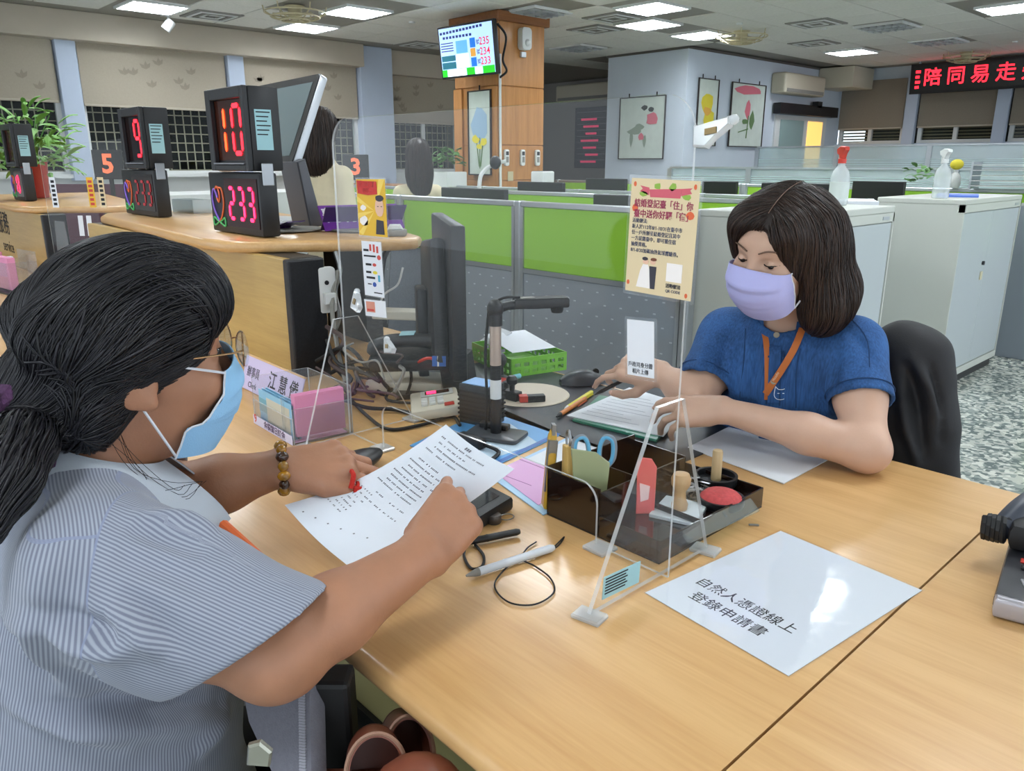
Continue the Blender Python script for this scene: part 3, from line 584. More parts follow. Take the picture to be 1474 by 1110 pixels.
def leafy(label, c, n, r, h, ls, pot=None, name='potted_plant', cat='plant', lw=.3, m=None):
    t = thing(name, label, cat, c); rr = random.Random(int(abs(c[0])*1000)); 
    if pot: pot(t, Matrix.Translation(c))
    me = None
    for k in range(n):
        a = rr.uniform(0, 2*PI); q = rr.random() ** .6; z = h * (.35 + .65*rr.random()); p = Vector((c[0] + r*q*math.cos(a), c[1] + r*q*math.sin(a), c[2] + z*(1.1 - .35*q)))
        if me is None:
            lf = G().grid(lambda u, v: (u*ls, (v - .5)*2*lw*ls*math.sin(PI*min(max(u, .02), .98))**.8, .18*ls*math.sin(u*2.6) - .1*ls*abs(v - .5)), 5, 2).obj('leaf', m or m_plant, None, True); lf.parent = t; me = lf.data
        else: lf = link('leaf', me, t)
        lf.location = p - Vector(c); lf.rotation_euler = (rr.uniform(-.4, .4), rr.uniform(-.5, .6), a + rr.uniform(-.6, .6)); s = rr.uniform(.7, 1.25); lf.scale = (s, s, s)
    return t
def stems(t, c, n, h, r, m):
    for k in range(n): a = 2*PI*k/n + .4; G().tube(smooth_path([(c[0], c[1], c[2]), (c[0] + .4*r*math.cos(a), c[1] + .4*r*math.sin(a), c[2] + h*.5), (c[0] + r*math.cos(a), c[1] + r*math.sin(a), c[2] + h)], 4), .004, 5).obj('stem', m, t, True)
tag(G().box(-2.85, -2.35, 7.1, 7.35, 0, 1.08, .005).obj('storage_box', m_white, None), 'white storage unit under the small green plant', 'storage unit'); leafy('small green plant behind the white topped spray bottle', (-2.6, 7.2, 1.08), 40, .14, .2, .08)
# ------------------------------------------------------------------ service counter
DZ = .75
m_nose = m_wood
def desk_top(label, x0, x1, grp='counter desks'):
    t = thing('counter_desk', label, 'desk', ((x0+x1)/2, .93, 0), 0, grp)
    prof = [(1.475, DZ - .032), (1.475, DZ - .003), (1.472, DZ)] + [(.413 - .013*math.sin(a), DZ - .013 + .013*math.cos(a)) for a in np.linspace(0, PI/2, 6)] + [(.40, DZ - .02)] + [(.412 - .012*math.cos(a), DZ - .02 - .012*math.sin(a)) for a in np.linspace(.3, PI/2, 5)]; G().prism([(p[0], p[1]) for p in prof], x0, x1, M=frame((0, 0, 0), (0, 1, 0), y=(0, 0, 1))).obj('desktop', m_wood, t, True)
    G().box(x0 + .02, x1 - .02, .56, .58, .12, DZ - .033).obj('front_panel', mat('olive_panel', '#a39a68', .5, var=.05, vscale=9), t); G().box(x0 + .02, x1 - .02, .55, .559, .12, .44).obj('kick_panel', m_dark, t)
    for x in (x0 + .01, x1 - .05): G().box(x, x + .04, .585, 1.42, 0, DZ - .033).obj('leg_panel', m_dark, t)
    return t
desk_top('beech service desk between the visitor and the clerk', -2.2, -.3045); desk_top('beech service desk at the lower right with the phone set', -.3015, 1.6); desk_top('beech service desk of the station farther left', -4.1, -2.203); desk_top('beech service desk at the far left edge', -6.0, -4.103)

m_blkpan = mat('scuffed_black', '#1b1c20', .5, var=.35, vscale=160)
def raised(label, poly, x0, x1, yp):
    t = thing('raised_shelf', label, 'shelf', ((x0+x1)/2, yp, DZ), 0, 'raised counter shelves')
    G().prism(poly, 1.06, 1.092, .013, 4).obj('shelf_board', m_wood, t, True)
    p = G().box(x0, x1 - .03, yp, yp + .022, DZ + .005, 1.06, .003, 1).obj('wood_panel', m_woodp, t); G().box(x0, x1 - .03, yp + .022, yp + .1, DZ, 1.06).obj('core', m_dark, t)
    G().box(x1 - .03, x1, yp - .004, yp + .1, DZ, 1.06, .006, 2).obj('end_panel', m_blkpan, t)
    G().box(x0, x1 - .03, yp - .012, yp + .0, DZ, DZ + .005).obj('bottom_trim', m_nose, t)
    return t, p
raised('raised beech shelf carrying the number 10 and 9 displays', [(-3.62, 1.16), (-3.58, 1.02), (-3.42, .955), (-2.2, .87), (-2.08, .875), (-2.02, .92), (-1.80, 1.24), (-1.79, 1.31), (-1.84, 1.36), (-1.95, 1.4), (-3.4, 1.62), (-3.55, 1.4)], -3.5, -1.81, .925)
_, lp = raised('raised beech shelf at the far left carrying the plant', [(-6.2, 1.75), (-6.2, .95), (-4.5, .87), (-4.33, .92), (-4.12, 1.24), (-4.13, 1.33), (-4.3, 1.42)], -6.0, -4.2, .925)
MP = frame((-5.2, .9245, .93), (1, 0, 0), z=(0, -1, 0)); text('服務', .13, m_ink, lp, MP @ Matrix.Translation((.12, .04, .0005)), bold=.01); text('service', .09, m_ink, lp, MP @ Matrix.Translation((.15, -.08, .0005)))

# number displays
SEG = {'0': 'abcdef', '1': 'bc', '2': 'abged', '3': 'abgcd', '5': 'afgcd', '9': 'abcdfg', '8': 'abcdefg'}
def seg7(ch, M, w, h, th, m, parent, z=.001):
    k = {'a': (0, h/2, 1), 'g': (0, 0, 1), 'd': (0, -h/2, 1), 'f': (-w/2, h/4, 0), 'b': (w/2, h/4, 0), 'e': (-w/2, -h/4, 0), 'c': (w/2, -h/4, 0)}
    for s in SEG[ch]:
        x, y, hor = k[s]; L = (w if hor else h/2)/2 - th*.35; q = [(-L, 0), (-L + th/2, th/2), (L - th/2, th/2), (L, 0), (L - th/2, -th/2), (-L + th/2, -th/2)]
        if not hor: q = [(b, a) for a, b in q][::-1]
        G(M @ Matrix.Translation((x, y, 0))).prism(q, z, z + .001).obj('segment', m, parent)
m_smoke = mat('smoked_window', '#1a0a08', .15); m_redwin = mat('red_window', '#2c0306', .12)
HEART = [('#7a4fd0', .0), ('#d2522a', .45), ('#3f9a55', .8)]
def heart(M, parent):
    # small ribbon swirl emblem
    m1, m2, m3 = mat('emb_violet', '#8f6bd8', .4), mat('emb_orange', '#e0693b', .4), mat('emb_green', '#52b46a', .4)
    G(M).tube(smooth_path([(.0, .01, 0), (-.018, .03, 0), (-.03, .01, 0), (-.022, -.02, 0), (0, -.045, 0)], 6), .0022, 5).obj('emblem_line', m1, parent, True)
    G(M).tube(smooth_path([(-.004, .012, 0), (.006, .0, 0), (.012, .02, 0), (0, .036, 0), (-.01, .03, 0)], 6), .0022, 5).obj('emblem_line', m2, parent, True)
    G(M).tube(smooth_path([(.004, .034, 0), (.026, .03, 0), (.032, 0, 0), (.018, -.03, 0), (0, -.045, 0)], 6), .0022, 5).obj('emblem_line', m2, parent, True)
    G(M).tube(smooth_path([(0, -.045, 0), (-.03, -.055, 0), (-.03, -.036, 0), (0, -.046, 0), (.03, -.036, 0), (.03, -.055, 0), (0, -.046, 0)], 5), .0022, 5).obj('emblem_line', m3, parent, True)
m_stick = mat('pale_sticker', '#9cc7cf', .6)
def sticker(M, w, h, parent, lines=6):
    p = G(M).box(-w/2, w/2, -h/2, h/2, 0, .0006).obj('sticker', m_stick, parent); g = G(M)
    for k in range(lines): g.box(-w*.42, w*(.42 - .1*(k % 3)), h*(.42 - .11*k), h*(.42 - .11*k) + h*.03, .0006, .0009)
    g.obj('small_print', m_ink, p)['kind'] = 'stuff'
def number_display(label, x0, x1, y, n_top, n_low, upoff, lit=True, tilt=0.0):
    t = thing('number_display', label, 'number display', ((x0+x1)/2, y, 1.092), 0, 'black call number displays')
    z0, z1, z2 = 1.095, 1.268, 1.492; yb = y + .055; cx = (x0+x1)/2
    lo = G().box(x0, x1, y, yb, z0, z1, .006, 2).obj('lower_box', m_dark, t, True); ML_ = frame((cx, y, (z0+z1)/2), (1, 0, 0), z=(0, -1, 0)); W = x1 - x0
    G(ML_).box(-W*.16, W*.47, -.066, .07, .0005, .0025).obj('window', m_redwin if lit else m_smoke, lo)
    for k, ch in enumerate(n_low): seg7(ch, ML_ @ Matrix.Translation((W*(-.02 + .185*k), 0, .0026)), W*.1, .085, .011, m_redp if lit else m_reddim, lo)
    heart(ML_ @ Matrix.Translation((-W*.32, 0, .002)) @ Matrix.Scale(1.25, 4), lo)
    ux0, ux1 = x0 + upoff, x1 - .02; u0 = y - .012; 
    MU = Matrix.Translation((0, 0, 0))
    up = G().box(ux0, ux1, u0 + .012, u0 + .1, z1 + .004, z2, .005, 2).obj('upper_box', m_dark, t, True)
    f = G().box(ux0, ux0 + .03, u0 - .004, u0 + .012, z1 + .004, z2, .003).box(ux1 - .018, ux1, u0 - .004, u0 + .012, z1 + .004, z2, .003).box(ux0 + .03, ux1 - .018, u0 - .004, u0 + .012, z2 - .03, z2, .003).box(ux0 + .03, ux1 - .018, u0 - .004, u0 + .012, z1 + .004, z1 + .022, .003).obj('hood', m_dark, up)
    G().prism([(ux0 + .03, u0 - .008), (ux1 - .018, u0 - .008), (ux1 - .018, u0 + .012), (ux0 + .03, u0 + .012)], z1 + .022, z1 + .026).obj('ledge', mat('ledge_grey', '#73767c', .5), up)
    uw = ux1 - ux0; MUp = frame(((ux0+ux1)/2, u0 + .0115, (z1 + z2)/2 + .006), (1, 0, 0), z=(0, -1, 0)); G(MUp).box(-uw/2 + .03, uw/2 - .018, -.085, .078, -.001, .0005).obj('window', mat('brown_window', '#3a1608', .2) if lit else m_smoke, up)
    for k, ch in enumerate(n_top): seg7(ch, MUp @ Matrix.Translation(((-.062 + .105*k if len(n_top) > 1 else .03), -.004, .0006)), .052, .125, .013, (m_ored if k == 0 else m_red) if lit else m_red, up)
    sticker(frame((ux1 + .0005, u0 + .05, (z1+z2)/2 + .0), (0, 1, 0), z=(1, 0, 0)), .048, .105, up)
    G(frame((x1 + .0005, y + .028, z1 - .005), (0, 1, 0), z=(1, 0, 0))).box(-.017, .017, -.03, .03, 0, .003, .002, 1).obj('bracket', m_steel, t)
    return t
number_display('black call display showing 10 over 233 in red', -2.40, -2.065, .985, '10', '233', .07)
number_display('black call display showing 9 over a dark panel', -3.47, -3.11, 1.07, '9', '233', .1, False)
t = number_display('small black call display at the left edge beside the red pot', -5.2, -4.93, 1.02, '1', '13', .02)

# tilted kiosk monitor behind the displays
km = thing('kiosk_monitor', 'large tilted monitor with silver rim behind the number 10 display', 'monitor', (-2.6, 1.3, 1.092))
A, B, Cc, Dd = ax_(345, 128, -2.9), ax_(462, 104, -2.35), ax_(427, 208, -2.35), ax_(297, 268, -2.9)
MK = frame((A + B + Cc + Dd)/4, B - A, y=(A + B) - (Cc + Dd)); wk = float(np.linalg.norm(B - A) + np.linalg.norm(Cc - Dd))/4; hk = float(np.linalg.norm(A - Dd) + np.linalg.norm(B - Cc))/4
G(MK).prism(rrect(2*wk, 2*hk, .015), -.03, -.004, .003).obj('silver_back', m_alu, km, True); G(MK).prism(rrect(2*wk - .008, 2*hk - .008, .012), -.004, 0).obj('bezel', m_dark, km); G(MK).box(-wk + .03, wk - .03, -hk + .03, hk - .03, 0, .001).obj('screen', mat('idle_screen', '#6f7d80', .12), km)
F1, F2 = ax_(400, 215, -2.45), ax_(440, 318, -2.3)
st = G(); st.prism([(-.03, 0), (.02, 0), (.05, .20), (.02, .21)], -.10, .02, .004, 1, M=frame((-2.40, 1.28, 1.096), (0, -1, 0), y=(0, 0, 1))); st.obj('stand', mat('stand_grey', '#5c5d62', .45, .3), km, True)
G(Matrix.Translation((-2.7, 1.3, 0))).lathe([(.13, 1.092), (.13, 1.1), (.1, 1.104), (0, 1.104)], 24).obj('foot', m_alu, km, True)
# purple suspended-service tent signs
m_pur = mat('purple_card', '#6a2a8e', .35, coat=.5); m_purd = mat('purple_dark', '#3f2a63', .3, coat=.5)
def tent(label, p0, p1, h, body, size):
    p0, p1 = np.array(p0), np.array(p1); d = p1 - p0; L = float(np.linalg.norm(d)); t = thing('tent_sign', label, 'sign', tuple((p0+p1)/2)); M = frame((p0 + p1)/2, d, z=(d[1], -d[0], .25))
    G(M).box(-L/2, L/2, 0, h, -.003, .0, .001, 1).obj('card', m_pur, t); M2 = frame((p0+p1)/2 + np.array([-d[1], d[0], 0])/L*.05, d, z=(d[1], -d[0], -.25)); G(M2).box(-L/2, L/2, 0, h, 0, .003).obj('back_card', m_purd, t)
    text(body, size, m_white, t, M @ Matrix.Translation((0, h*.55, .0003)), bold=.012); G(Matrix.Translation(tuple((p0+p1)/2 - np.array([0, 0, .0])))).lathe([(.0, .0005), (.11, .0005), (.11, .004), (0, .004)], 20).obj('foot', m_vent, t)
pa, pb = ad(468, 331, 2.35), ad(583, 324, 2.47); pa[2] = pb[2] = 1.096
tent('purple tent sign with white characters on the raised shelf end, behind the screen', pa, pb, .1, '暫停受理', .062)
pa, pb = ad(398, 318, 2.36), ad(424, 318, 2.42); pa[2] = pb[2] = 1.096
tent('purple tent sign half hidden behind the number 10 display', pa, pb, .1, '受理', .06)
tag(G(rotz(.1, tuple(at(277, 306, 1.092)))).box(-.09, .09, -.04, .04, 0, .006).box(-.09, -.086, -.04, .04, .006, .055).box(.086, .09, -.04, .04, .006, .055).box(-.086, .086, -.04, -.036, .006, .055).box(-.086, .086, .036, .04, .006, .055).obj('clear_tray', acrylic('clear_edge', (.8, .85, .86), 1.5, .05, .25), None), 'clear plastic tray of clips between the two number displays', 'tray')
g = thing('glue_remover', 'small grey dispenser at the rounded end of the raised shelf', 'dispenser', (-1.87, 1.3, 1.092)); G(rotz(.9, (-1.88, 1.3, 1.093))).box(-.03, .03, -.022, .022, 0, .018, .005).obj('body', m_vent, g, True); G(rotz(.9, (-1.88, 1.3, 1.093))).prism([(-.025, .018), (.02, .018), (.012, .032), (-.018, .032)], -.015, .015, .002, 1, M=Matrix.Rotation(PI/2, 4, 'X')).obj('lid', m_white, g)

# ------------------------------------------------------------------ clear acrylic counter screen
m_acr = acrylic('acrylic_sheet', (.985, .99, .99), 1.3, .012); m_edge = acrylic('acrylic_edge', (.9, .93, .94), 1.5, .1, .4)
YS = .795; SX0, SX1, ST = -1.345, -.543, 1.372
def sheet_obj(name, outline, M, th, parent):
    """clear sheet: faces clear, rim bright"""
    g = G(M); a = [g.bm.verts.new((x, y, -th/2)) for x, y in outline]; b = [g.bm.verts.new((x, y, th/2)) for x, y in outline]; n = len(outline)
    g.face(a[::-1]); g.face(b); g.mi = 1
    for i in range(n): g.face([a[i], a[(i+1) % n], b[(i+1) % n], b[i]])
    g._tr(a + b); return g.obj(name, [m_acr, m_edge], parent)
scr = thing('acrylic_screen', 'clear acrylic counter screen with posters standing between visitor and clerk', 'screen', ((SX0+SX1)/2, YS, DZ))
def arc(cx, cz, r, a0, a1, n=7): return [(cx + r*math.cos(math.radians(a0 + (a1-a0)*k/n)), cz + r*math.sin(math.radians(a0 + (a1-a0)*k/n))) for k in range(n+1)]
cxl, cxr, cz = -1.222, -.672, .848
out = [(SX0, DZ + .006), (cxl, DZ + .006)] + arc(cxl + .03, cz - .03, .03, 180, 90) + arc(cxr - .03, cz - .03, .03, 90, 0) + [(cxr, DZ + .006), (SX1, DZ + .006)] + arc(SX1 - .045, ST - .045, .045, 0, 90) + arc(SX0 + .05, ST - .05, .05, 90, 180)
MS = frame((0, YS, 0), (1, 0, 0), z=(0, -1, 0))
sheet_obj('clear_sheet', out, MS, .004, scr)
for xs, ya, yb, zt in ((-.556, .648, .905, 1.0), (-1.335, .688, .948, 1.0)):
    MX = frame((xs, 0, 0), (0, 1, 0), z=(1, 0, 0)); sheet_obj('side_brace', [(ya, DZ + .006), (yb, DZ + .006), (YS + .028, zt), (YS - .028, zt)], MX, .006, scr)
    for yy in (ya + .002, yb - .002): G(rotz(.2, (xs, yy, DZ))).box(-.02, .02, -.014, .014, 0, .007, .002, 1).obj('foot', m_edge, scr)
for xs in (cxl - .006, cxr + .008): G().box(xs - .02, xs + .02, YS - .018, YS + .018, DZ, DZ + .007, .002, 1).obj('foot', m_edge, scr)
# posters on the screen
m_post = mat('poster_beige', '#dcc9a2', .6, var=.02, vscale=9); m_lam = acrylic('laminate', (.97, .97, .97), 1.5, .05, .04); m_rose = mat('print_rose', '#cf5f6d', .7); m_plum = mat('print_plum', '#9b2f55', .7); m_navy = mat('print_navy', '#3b4568', .7); m_lf = mat('print_leaf', '#8fb24a', .7); m_orn = mat('print_orange', '#d9663f', .7)
def on_screen(px, py): p = ay_(px, py, YS - .003); return p
def poster(label, c0, c1, c2, m, name='poster', cat='poster', lam=.004):
    p0, p1, p2 = on_screen(*c0), on_screen(*c1), on_screen(*c2)   # top left, top right, bottom left
    w, h = float(np.linalg.norm(p1 - p0)), float(np.linalg.norm(p2 - p0)); M = frame((p1 + p2)/2, p1 - p0, y=p0 - p2)
    t = thing(name, label, cat, (p1 + p2)/2); G(M).box(-w/2 - lam, w/2 + lam, -h/2 - lam, h/2 + lam, -.0008, -.0002).obj('laminate', m_lam, t); G(M).box(-w/2, w/2, -h/2, h/2, -.0004, .0002).obj('sheet', m, t)
    return t, M, w, h
t, M, w, h = poster('beige wedding event poster at the right end of the acrylic screen', (911, 256), (1010, 261), (899, 417), m_post)
def dec(nm, m, polys, z=.0003):
    for p in polys: G(M).prism([(a*w, b*h) for a, b in p], z, z + .0002).obj(nm, m, t)
dec('ribbon', m_rose, [[(-.22, .41), (.26, .43), (.24, .35), (-.2, .345)], [(-.36, .44), (-.22, .425), (-.22, .36), (-.36, .39), (-.32, .415)], [(.26, .43), (.4, .44), (.37, .42), (.4, .395), (.25, .37)]])
dec('leaf', m_lf, [blob2(-.1, .44, .06, .03, 7, .3, 31), blob2(.13, .44, .06, .03, 7, .3, 32), blob2(-.3, .37, .06, .02, 7, .3, 33), blob2(.33, .36, .06, .025, 7, .3, 34)])
dec('lantern', m_orn, [blob2(-.44, .45, .022, .022, 8, .1, 35), blob2(.44, .45, .022, .022, 8, .1, 36), blob2(-.46, -.42, .022, .022, 8, .1, 37), blob2(.43, -.46, .022, .022, 8, .1, 38), blob2(-.42, .245, .05, .035, 8, .1, 39), blob2(.4, .215, .06, .035, 8, .1, 40)])
def ptext(s, x, y, size, m, align='LEFT', sx=1, bold=.0): text(s, size*h, m, t, M @ Matrix.Translation((x*w, y*h, .0006)), 'lettering', align, sx=sx, bold=bold)
ptext('結婚登記臺「住」你', 0, .285, .075, m_plum, 'CENTER', .92, .012); ptext('臺中送你好驛「宿」', .0, .195, .075, m_plum, 'CENTER', .92, .012)
for k, s in enumerate(('活動辦法:', '新人於112年8/1-10/31在臺中市', '任一戶所辦妥結婚登記且其中', '一方設籍臺中，即可獲住宿', '抽獎資格。', '8/1-8/20加碼抽熱氣球體驗券。')): ptext(s, -.45, .135 - .052*k, .044, m_navy, 'LEFT', .92)
m_skin2 = mat('print_skin', '#e3b9a0', .7); m_dk = mat('print_dark', '#3c3a44', .7); m_gown = mat('print_white', '#efe9e6', .7); m_brn = mat('print_brown', '#7a4a38', .7)
dec('bride_gown', m_gown, [[(-.33, -.45), (-.1, -.45), (-.13, -.3), (-.16, -.24), (-.24, -.24), (-.28, -.3)]]); dec('groom_suit', m_dk, [[(-.11, -.45), (-.04, -.45), (-.03, -.25), (-.14, -.25)]], .0005)
dec('print_face', m_skin2, [blob2(-.2, -.215, .045, .025, 10, .03, 41), blob2(-.09, -.21, .045, .025, 10, .03, 42)], .0005); dec('print_hair', m_dk, [blob2(-.21, -.19, .05, .016, 8, .1, 43)], .0007); dec('print_hair', m_brn, [blob2(-.08, -.188, .05, .016, 8, .1, 44)], .0007)
dec('code_panel', m_gown, [[(.12, -.36), (.35, -.36), (.35, -.2), (.12, -.2)]]); ptext('活動辦法', .235, -.4, .04, m_dk, 'CENTER', 1, .02); ptext('QR CODE', .235, -.445, .035, m_navy, 'CENTER')
t, M, w, h = poster('small white laminated notice below the beige wedding poster', (906, 460), (945, 464), (900, 538), m_paper, 'laminated_card', 'notice'); ptext('戶政司身分證', 0, -.3, .1, m_ink, 'CENTER', .9); ptext('相片上傳', 0, -.42, .1, m_ink, 'CENTER', .9)
t, M, w, h = poster('yellow poster of a cartoon man in a vest at the left end of the screen', (513, 258), (554, 258), (517, 338), mat('poster_yellow', '#e2b32b', .5), 'poster', 'poster', .003)
dec('sunburst', mat('yellow_light', '#f0cf63', .6), [[(.1, -.05), (-.5, .1), (-.5, .2)], [(.1, -.05), (-.5, -.2), (-.5, -.1)], [(.1, -.05), (.3, .5), (.5, .5)], [(.1, -.05), (-.5, -.45), (-.35, -.5)]])
dec('red_banner', mat('print_red', '#c5322e', .6), [[(-.48, .48), (.22, .46), (.24, .24), (-.1, .22), (-.46, .25)]], .0006); ptext('憶油戶政趣寶', -.12, .4, .1, m_white, 'CENTER', .8, .02); ptext('特製獎~~', -.1, .3, .1, m_white, 'CENTER', .8, .02)
dec('print_vest', m_dk, [[(.12, -.46), (.42, -.46), (.4, -.22), (.16, -.2)]], .0006); dec('print_face', m_skin2, [blob2(.29, .02, .15, .17, 12, .04, 51)], .0008); dec('print_hair', m_dk, [blob2(.3, .17, .14, .06, 10, .1, 52)], .001); dec('print_eye', m_dk, [blob2(.24, .03, .03, .008, 6, 0, 53), blob2(.36, .03, .03, .008, 6, 0, 54)], .001); dec('print_blob', m_gown, [blob2(-.28, -.24, .16, .09, 9, .2, 55), blob2(-.3, 0, .1, .05, 9, .2, 56)])
t, M, w, h = poster('white payment notice hung under the yellow poster', (522, 347), (550, 349), (524, 424), m_paper, 'payment_notice', 'notice', .002)
dec('red_print', m_redpl, [[(-.1, .45), (.0, .45), (.0, .33), (-.1, .33)], [(.08, .45), (.18, .45), (.18, .31), (.08, .31)], [(.25, .42), (.35, .42), (.35, .3), (.25, .3)], blob2(.36, .22, .1, .045, 8, .1, 61), blob2(.1, .08, .1, .03, 8, .1, 62)]); dec('dark_print', m_ink, [[(-.42, .36), (-.15, .36), (-.15, .32), (-.42, .32)], [(-.42, .25), (.2, .25), (.2, .22), (-.42, .22)], [(-.35, .1), (-.05, .1), (-.05, .06), (-.35, .06)], [(-.35, -.04), (-.08, -.04), (-.08, -.08), (-.35, -.08)], [(-.35, -.14), (.1, -.14), (.1, -.18), (-.35, -.18)], [(-.3, -.27), (-.1, -.27), (-.1, -.29), (-.3, -.29)], [(.0, -.42), (.42, -.42), (.42, -.44), (0, -.44)]]); dec('blue_print', mat('print_blue', '#2f4fa0', .6), [blob2(.05, -.28, .1, .045, 8, .05, 63)]); dec('yellow_print', m_yel, [blob2(.12, -.06, .12, .03, 8, .1, 64)]); dec('cyan_print', mat('print_cyan', '#4aa3c4', .6), [[(.25, -.1), (.36, -.1), (.36, -.22), (.25, -.22)]])
t, M, w, h = poster('small white and salmon card under the payment notice', (525, 431), (555, 434), (526, 454), m_paper, 'small_card', 'notice', .002); dec('salmon_print', mat('print_salmon', '#d7907c', .6), [[(-.42, .4), (0, .4), (0, -.25), (-.42, -.25)]]); dec('red_print', m_redpl, [[(-.38, -.05), (-.05, -.05), (-.05, -.18), (-.38, -.18)]], .0006)
_os = on_screen
def on_screen(px, py): return ax_(px, py, -.556 + .0036)
t, M, w, h = poster('pale blue sticker low on the right brace of the screen', (868, 832), (921, 808), (868, 863), m_stick, 'info_sticker', 'sticker', .0)
on_screen = _os
dec('dark_print', m_ink, [[(-.45, .4 - .13*k), (.15 - .05*(k % 2), .4 - .13*k), (.15 - .05*(k % 2), .34 - .13*k), (-.45, .34 - .13*k)] for k in range(6)])
# clear clips
def clip(label, p, d, L=.045):
    t = thing('plastic_clip', label, 'clip', tuple(p), 0, 'clear plastic clips'); M = frame(p, d, z=(0, -1, .2)); G(M).prism([(-L*.5, -.012), (-L*.5, .012), (0, .009), (L*.6, .014), (L*.6, .004), (.1*L, -.004), (-.1*L, -.016)], -.006, .006, .002, 1).obj('jaw', m_edge, t, True); G(M).ell((L*.66, .01, 0), (.006, .006, .006), 10).obj('ball', m_edge, t, True); G(M).box(-L*.1, L*.25, -.003, .004, .006, .008).obj('spring', mat('spring_brass', '#7c6a4a', .3, .8), t)
clip('large clear clip on the upper right edge of the acrylic screen', ay_(1024, 192, YS - .008), (1, 0, .16), .042); clip('clear clip holding the left brace of the acrylic screen', ay_(514, 436, YS - .01), (.25, 0, 1), .03); clip('small clear clip below the payment notice', ay_(561, 500, YS - .008), (-.15, 0, 1), .022)
# ------------------------------------------------------------------ things on the desk
def V3(*a): return np.array(a, float)
def quad_sheet(name, label, cat, pts, m, th=.0006, group=None, lift=.0012, parent=None):
    """flat sheet of paper through three or four photo points on the desk"""
    q = [at(*p, DZ + lift) for p in pts]
    if len(q) == 3: q.append(q[0] + q[2] - q[1])
    g = G().prism([(p[0], p[1]) for p in q], DZ + lift, DZ + lift + th); o = g.obj(name, m, parent)
    if label: tag(o, label, cat, group)
    return o, q
def fr_quad(q, z): c = sum(q)/len(q); return frame((c[0], c[1], z), q[1] - q[0], y=q[0] - q[3])
# laminated notice sheet in front
q = [at(928, 852), at(1118, 764), at(1331, 852), at(1140, 978)]; c = sum(q)/4
ex = (q[3] - q[0]) + (q[2] - q[1]); MSh = frame((c[0], c[1], DZ + .0006), ex, z=(0, 0, 1)); lw, lh = .222, .303
sh = thing('laminated_sheet', 'laminated white sheet with black characters on the desk in front of the screen', 'notice', (c[0], c[1], DZ)); G(MSh).box(-lw/2 + .003, lw/2 - .003, -lh/2 + .003, lh/2 - .003, 0, .0006).obj('paper', mat('sheet_paper', '#dfe5ee', .6), sh)
def laminate_mat():
    m = bpy.data.materials.new('wavy_laminate'); m.use_nodes = True; nt = m.node_tree; nt.nodes.remove(nt.nodes['Principled BSDF']); o = nt.nodes['Material Output']
    t = nt.nodes.new('ShaderNodeBsdfTransparent'); g = nt.nodes.new('ShaderNodeBsdfGlossy'); g.inputs['Roughness'].default_value = .06
    tc = nt.nodes.new('ShaderNodeTexCoord'); n = nt.nodes.new('ShaderNodeTexNoise'); n.inputs['Scale'].default_value = 420; nt.links.new(tc.outputs['Object'], n.inputs['Vector']); n3 = nt.nodes.new('ShaderNodeTexNoise'); n3.inputs['Scale'].default_value = 14; nt.links.new(tc.outputs['Object'], n3.inputs['Vector'])
    b = nt.nodes.new('ShaderNodeBump'); b.inputs['Strength'].default_value = .05; b.inputs['Distance'].default_value = .0006; nt.links.new(n.outputs[0], b.inputs['Height']); b2 = nt.nodes.new('ShaderNodeBump'); b2.inputs['Strength'].default_value = .1; b2.inputs['Distance'].default_value = .006; nt.links.new(n3.outputs[0], b2.inputs['Height']); nt.links.new(b2.outputs[0], b.inputs['Normal']); nt.links.new(b.outputs[0], g.inputs['Normal'])
    mx = nt.nodes.new('ShaderNodeMixShader'); mx.inputs[0].default_value = .07; nt.links.new(t.outputs[0], mx.inputs[1]); nt.links.new(g.outputs[0], mx.inputs[2]); nt.links.new(mx.outputs[0], o.inputs[0]); return m
G(MSh).box(-lw/2, lw/2, -lh/2, lh/2, .0008, .0012).obj('laminate', laminate_mat(), sh)
text('自然人憑證線上', .024, m_ink, sh, MSh @ Matrix.Translation((-.012, -.068, .0006)), sx=.9); text('登錄申請書', .024, m_ink, sh, MSh @ Matrix.Translation((-.012, -.103, .0006)), sx=.95)
# blank papers under the clerk's forearm
quad_sheet('blank_paper', 'blank white papers on the desk under the clerk forearm', 'paper', [(990, 645), (1066, 607), (1197, 660), (1128, 697)], m_paper, .002)
# dark desk mat
m_matd = mat('desk_mat', '#2b2f36', .38); tag(G().prism([(-1.62, 1.108), (-.792, 1.108), (-.782, 1.118), (-.782, 1.46), (-1.62, 1.46)], DZ, DZ + .0025).obj('desk_mat', m_matd, None), 'dark glossy desk mat in front of the clerk', 'desk mat')
MZ = DZ + .0025
# printed form on a green board
gb = [at(824, 607, MZ), at(945, 637, MZ), at(985, 590, MZ), at(862, 572, MZ)]; tag(G().prism([(p[0], p[1]) for p in gb], MZ, MZ + .006, .001, 1).obj('green_board', mat('green_board', '#2f7a62', .3), None), 'green writing board under the form on the desk mat', 'board')
fq = [at(816, 598, MZ + .008), at(906, 558, MZ + .008), at(992, 584, MZ + .008), at(955, 628, MZ + .008)]; fo = tag(G().prism([(p[0], p[1]) for p in fq], MZ + .0065, MZ + .0085).obj('printed_form', m_paper, None), 'white printed form the clerk is reading on the dark mat', 'form')
g = G(frame(fq[0] + V3(0, 0, .0008), fq[3] - fq[0], y=fq[1] - fq[0])); 
for k in range(9): g.box(.02, .16 - .03*(k % 3), .03 + .022*k, .031 + .022*k, 0, .0002)
g.obj('form_lines', mat('faint_ink', '#8b93a5', .8), fo)['kind'] = 'stuff'
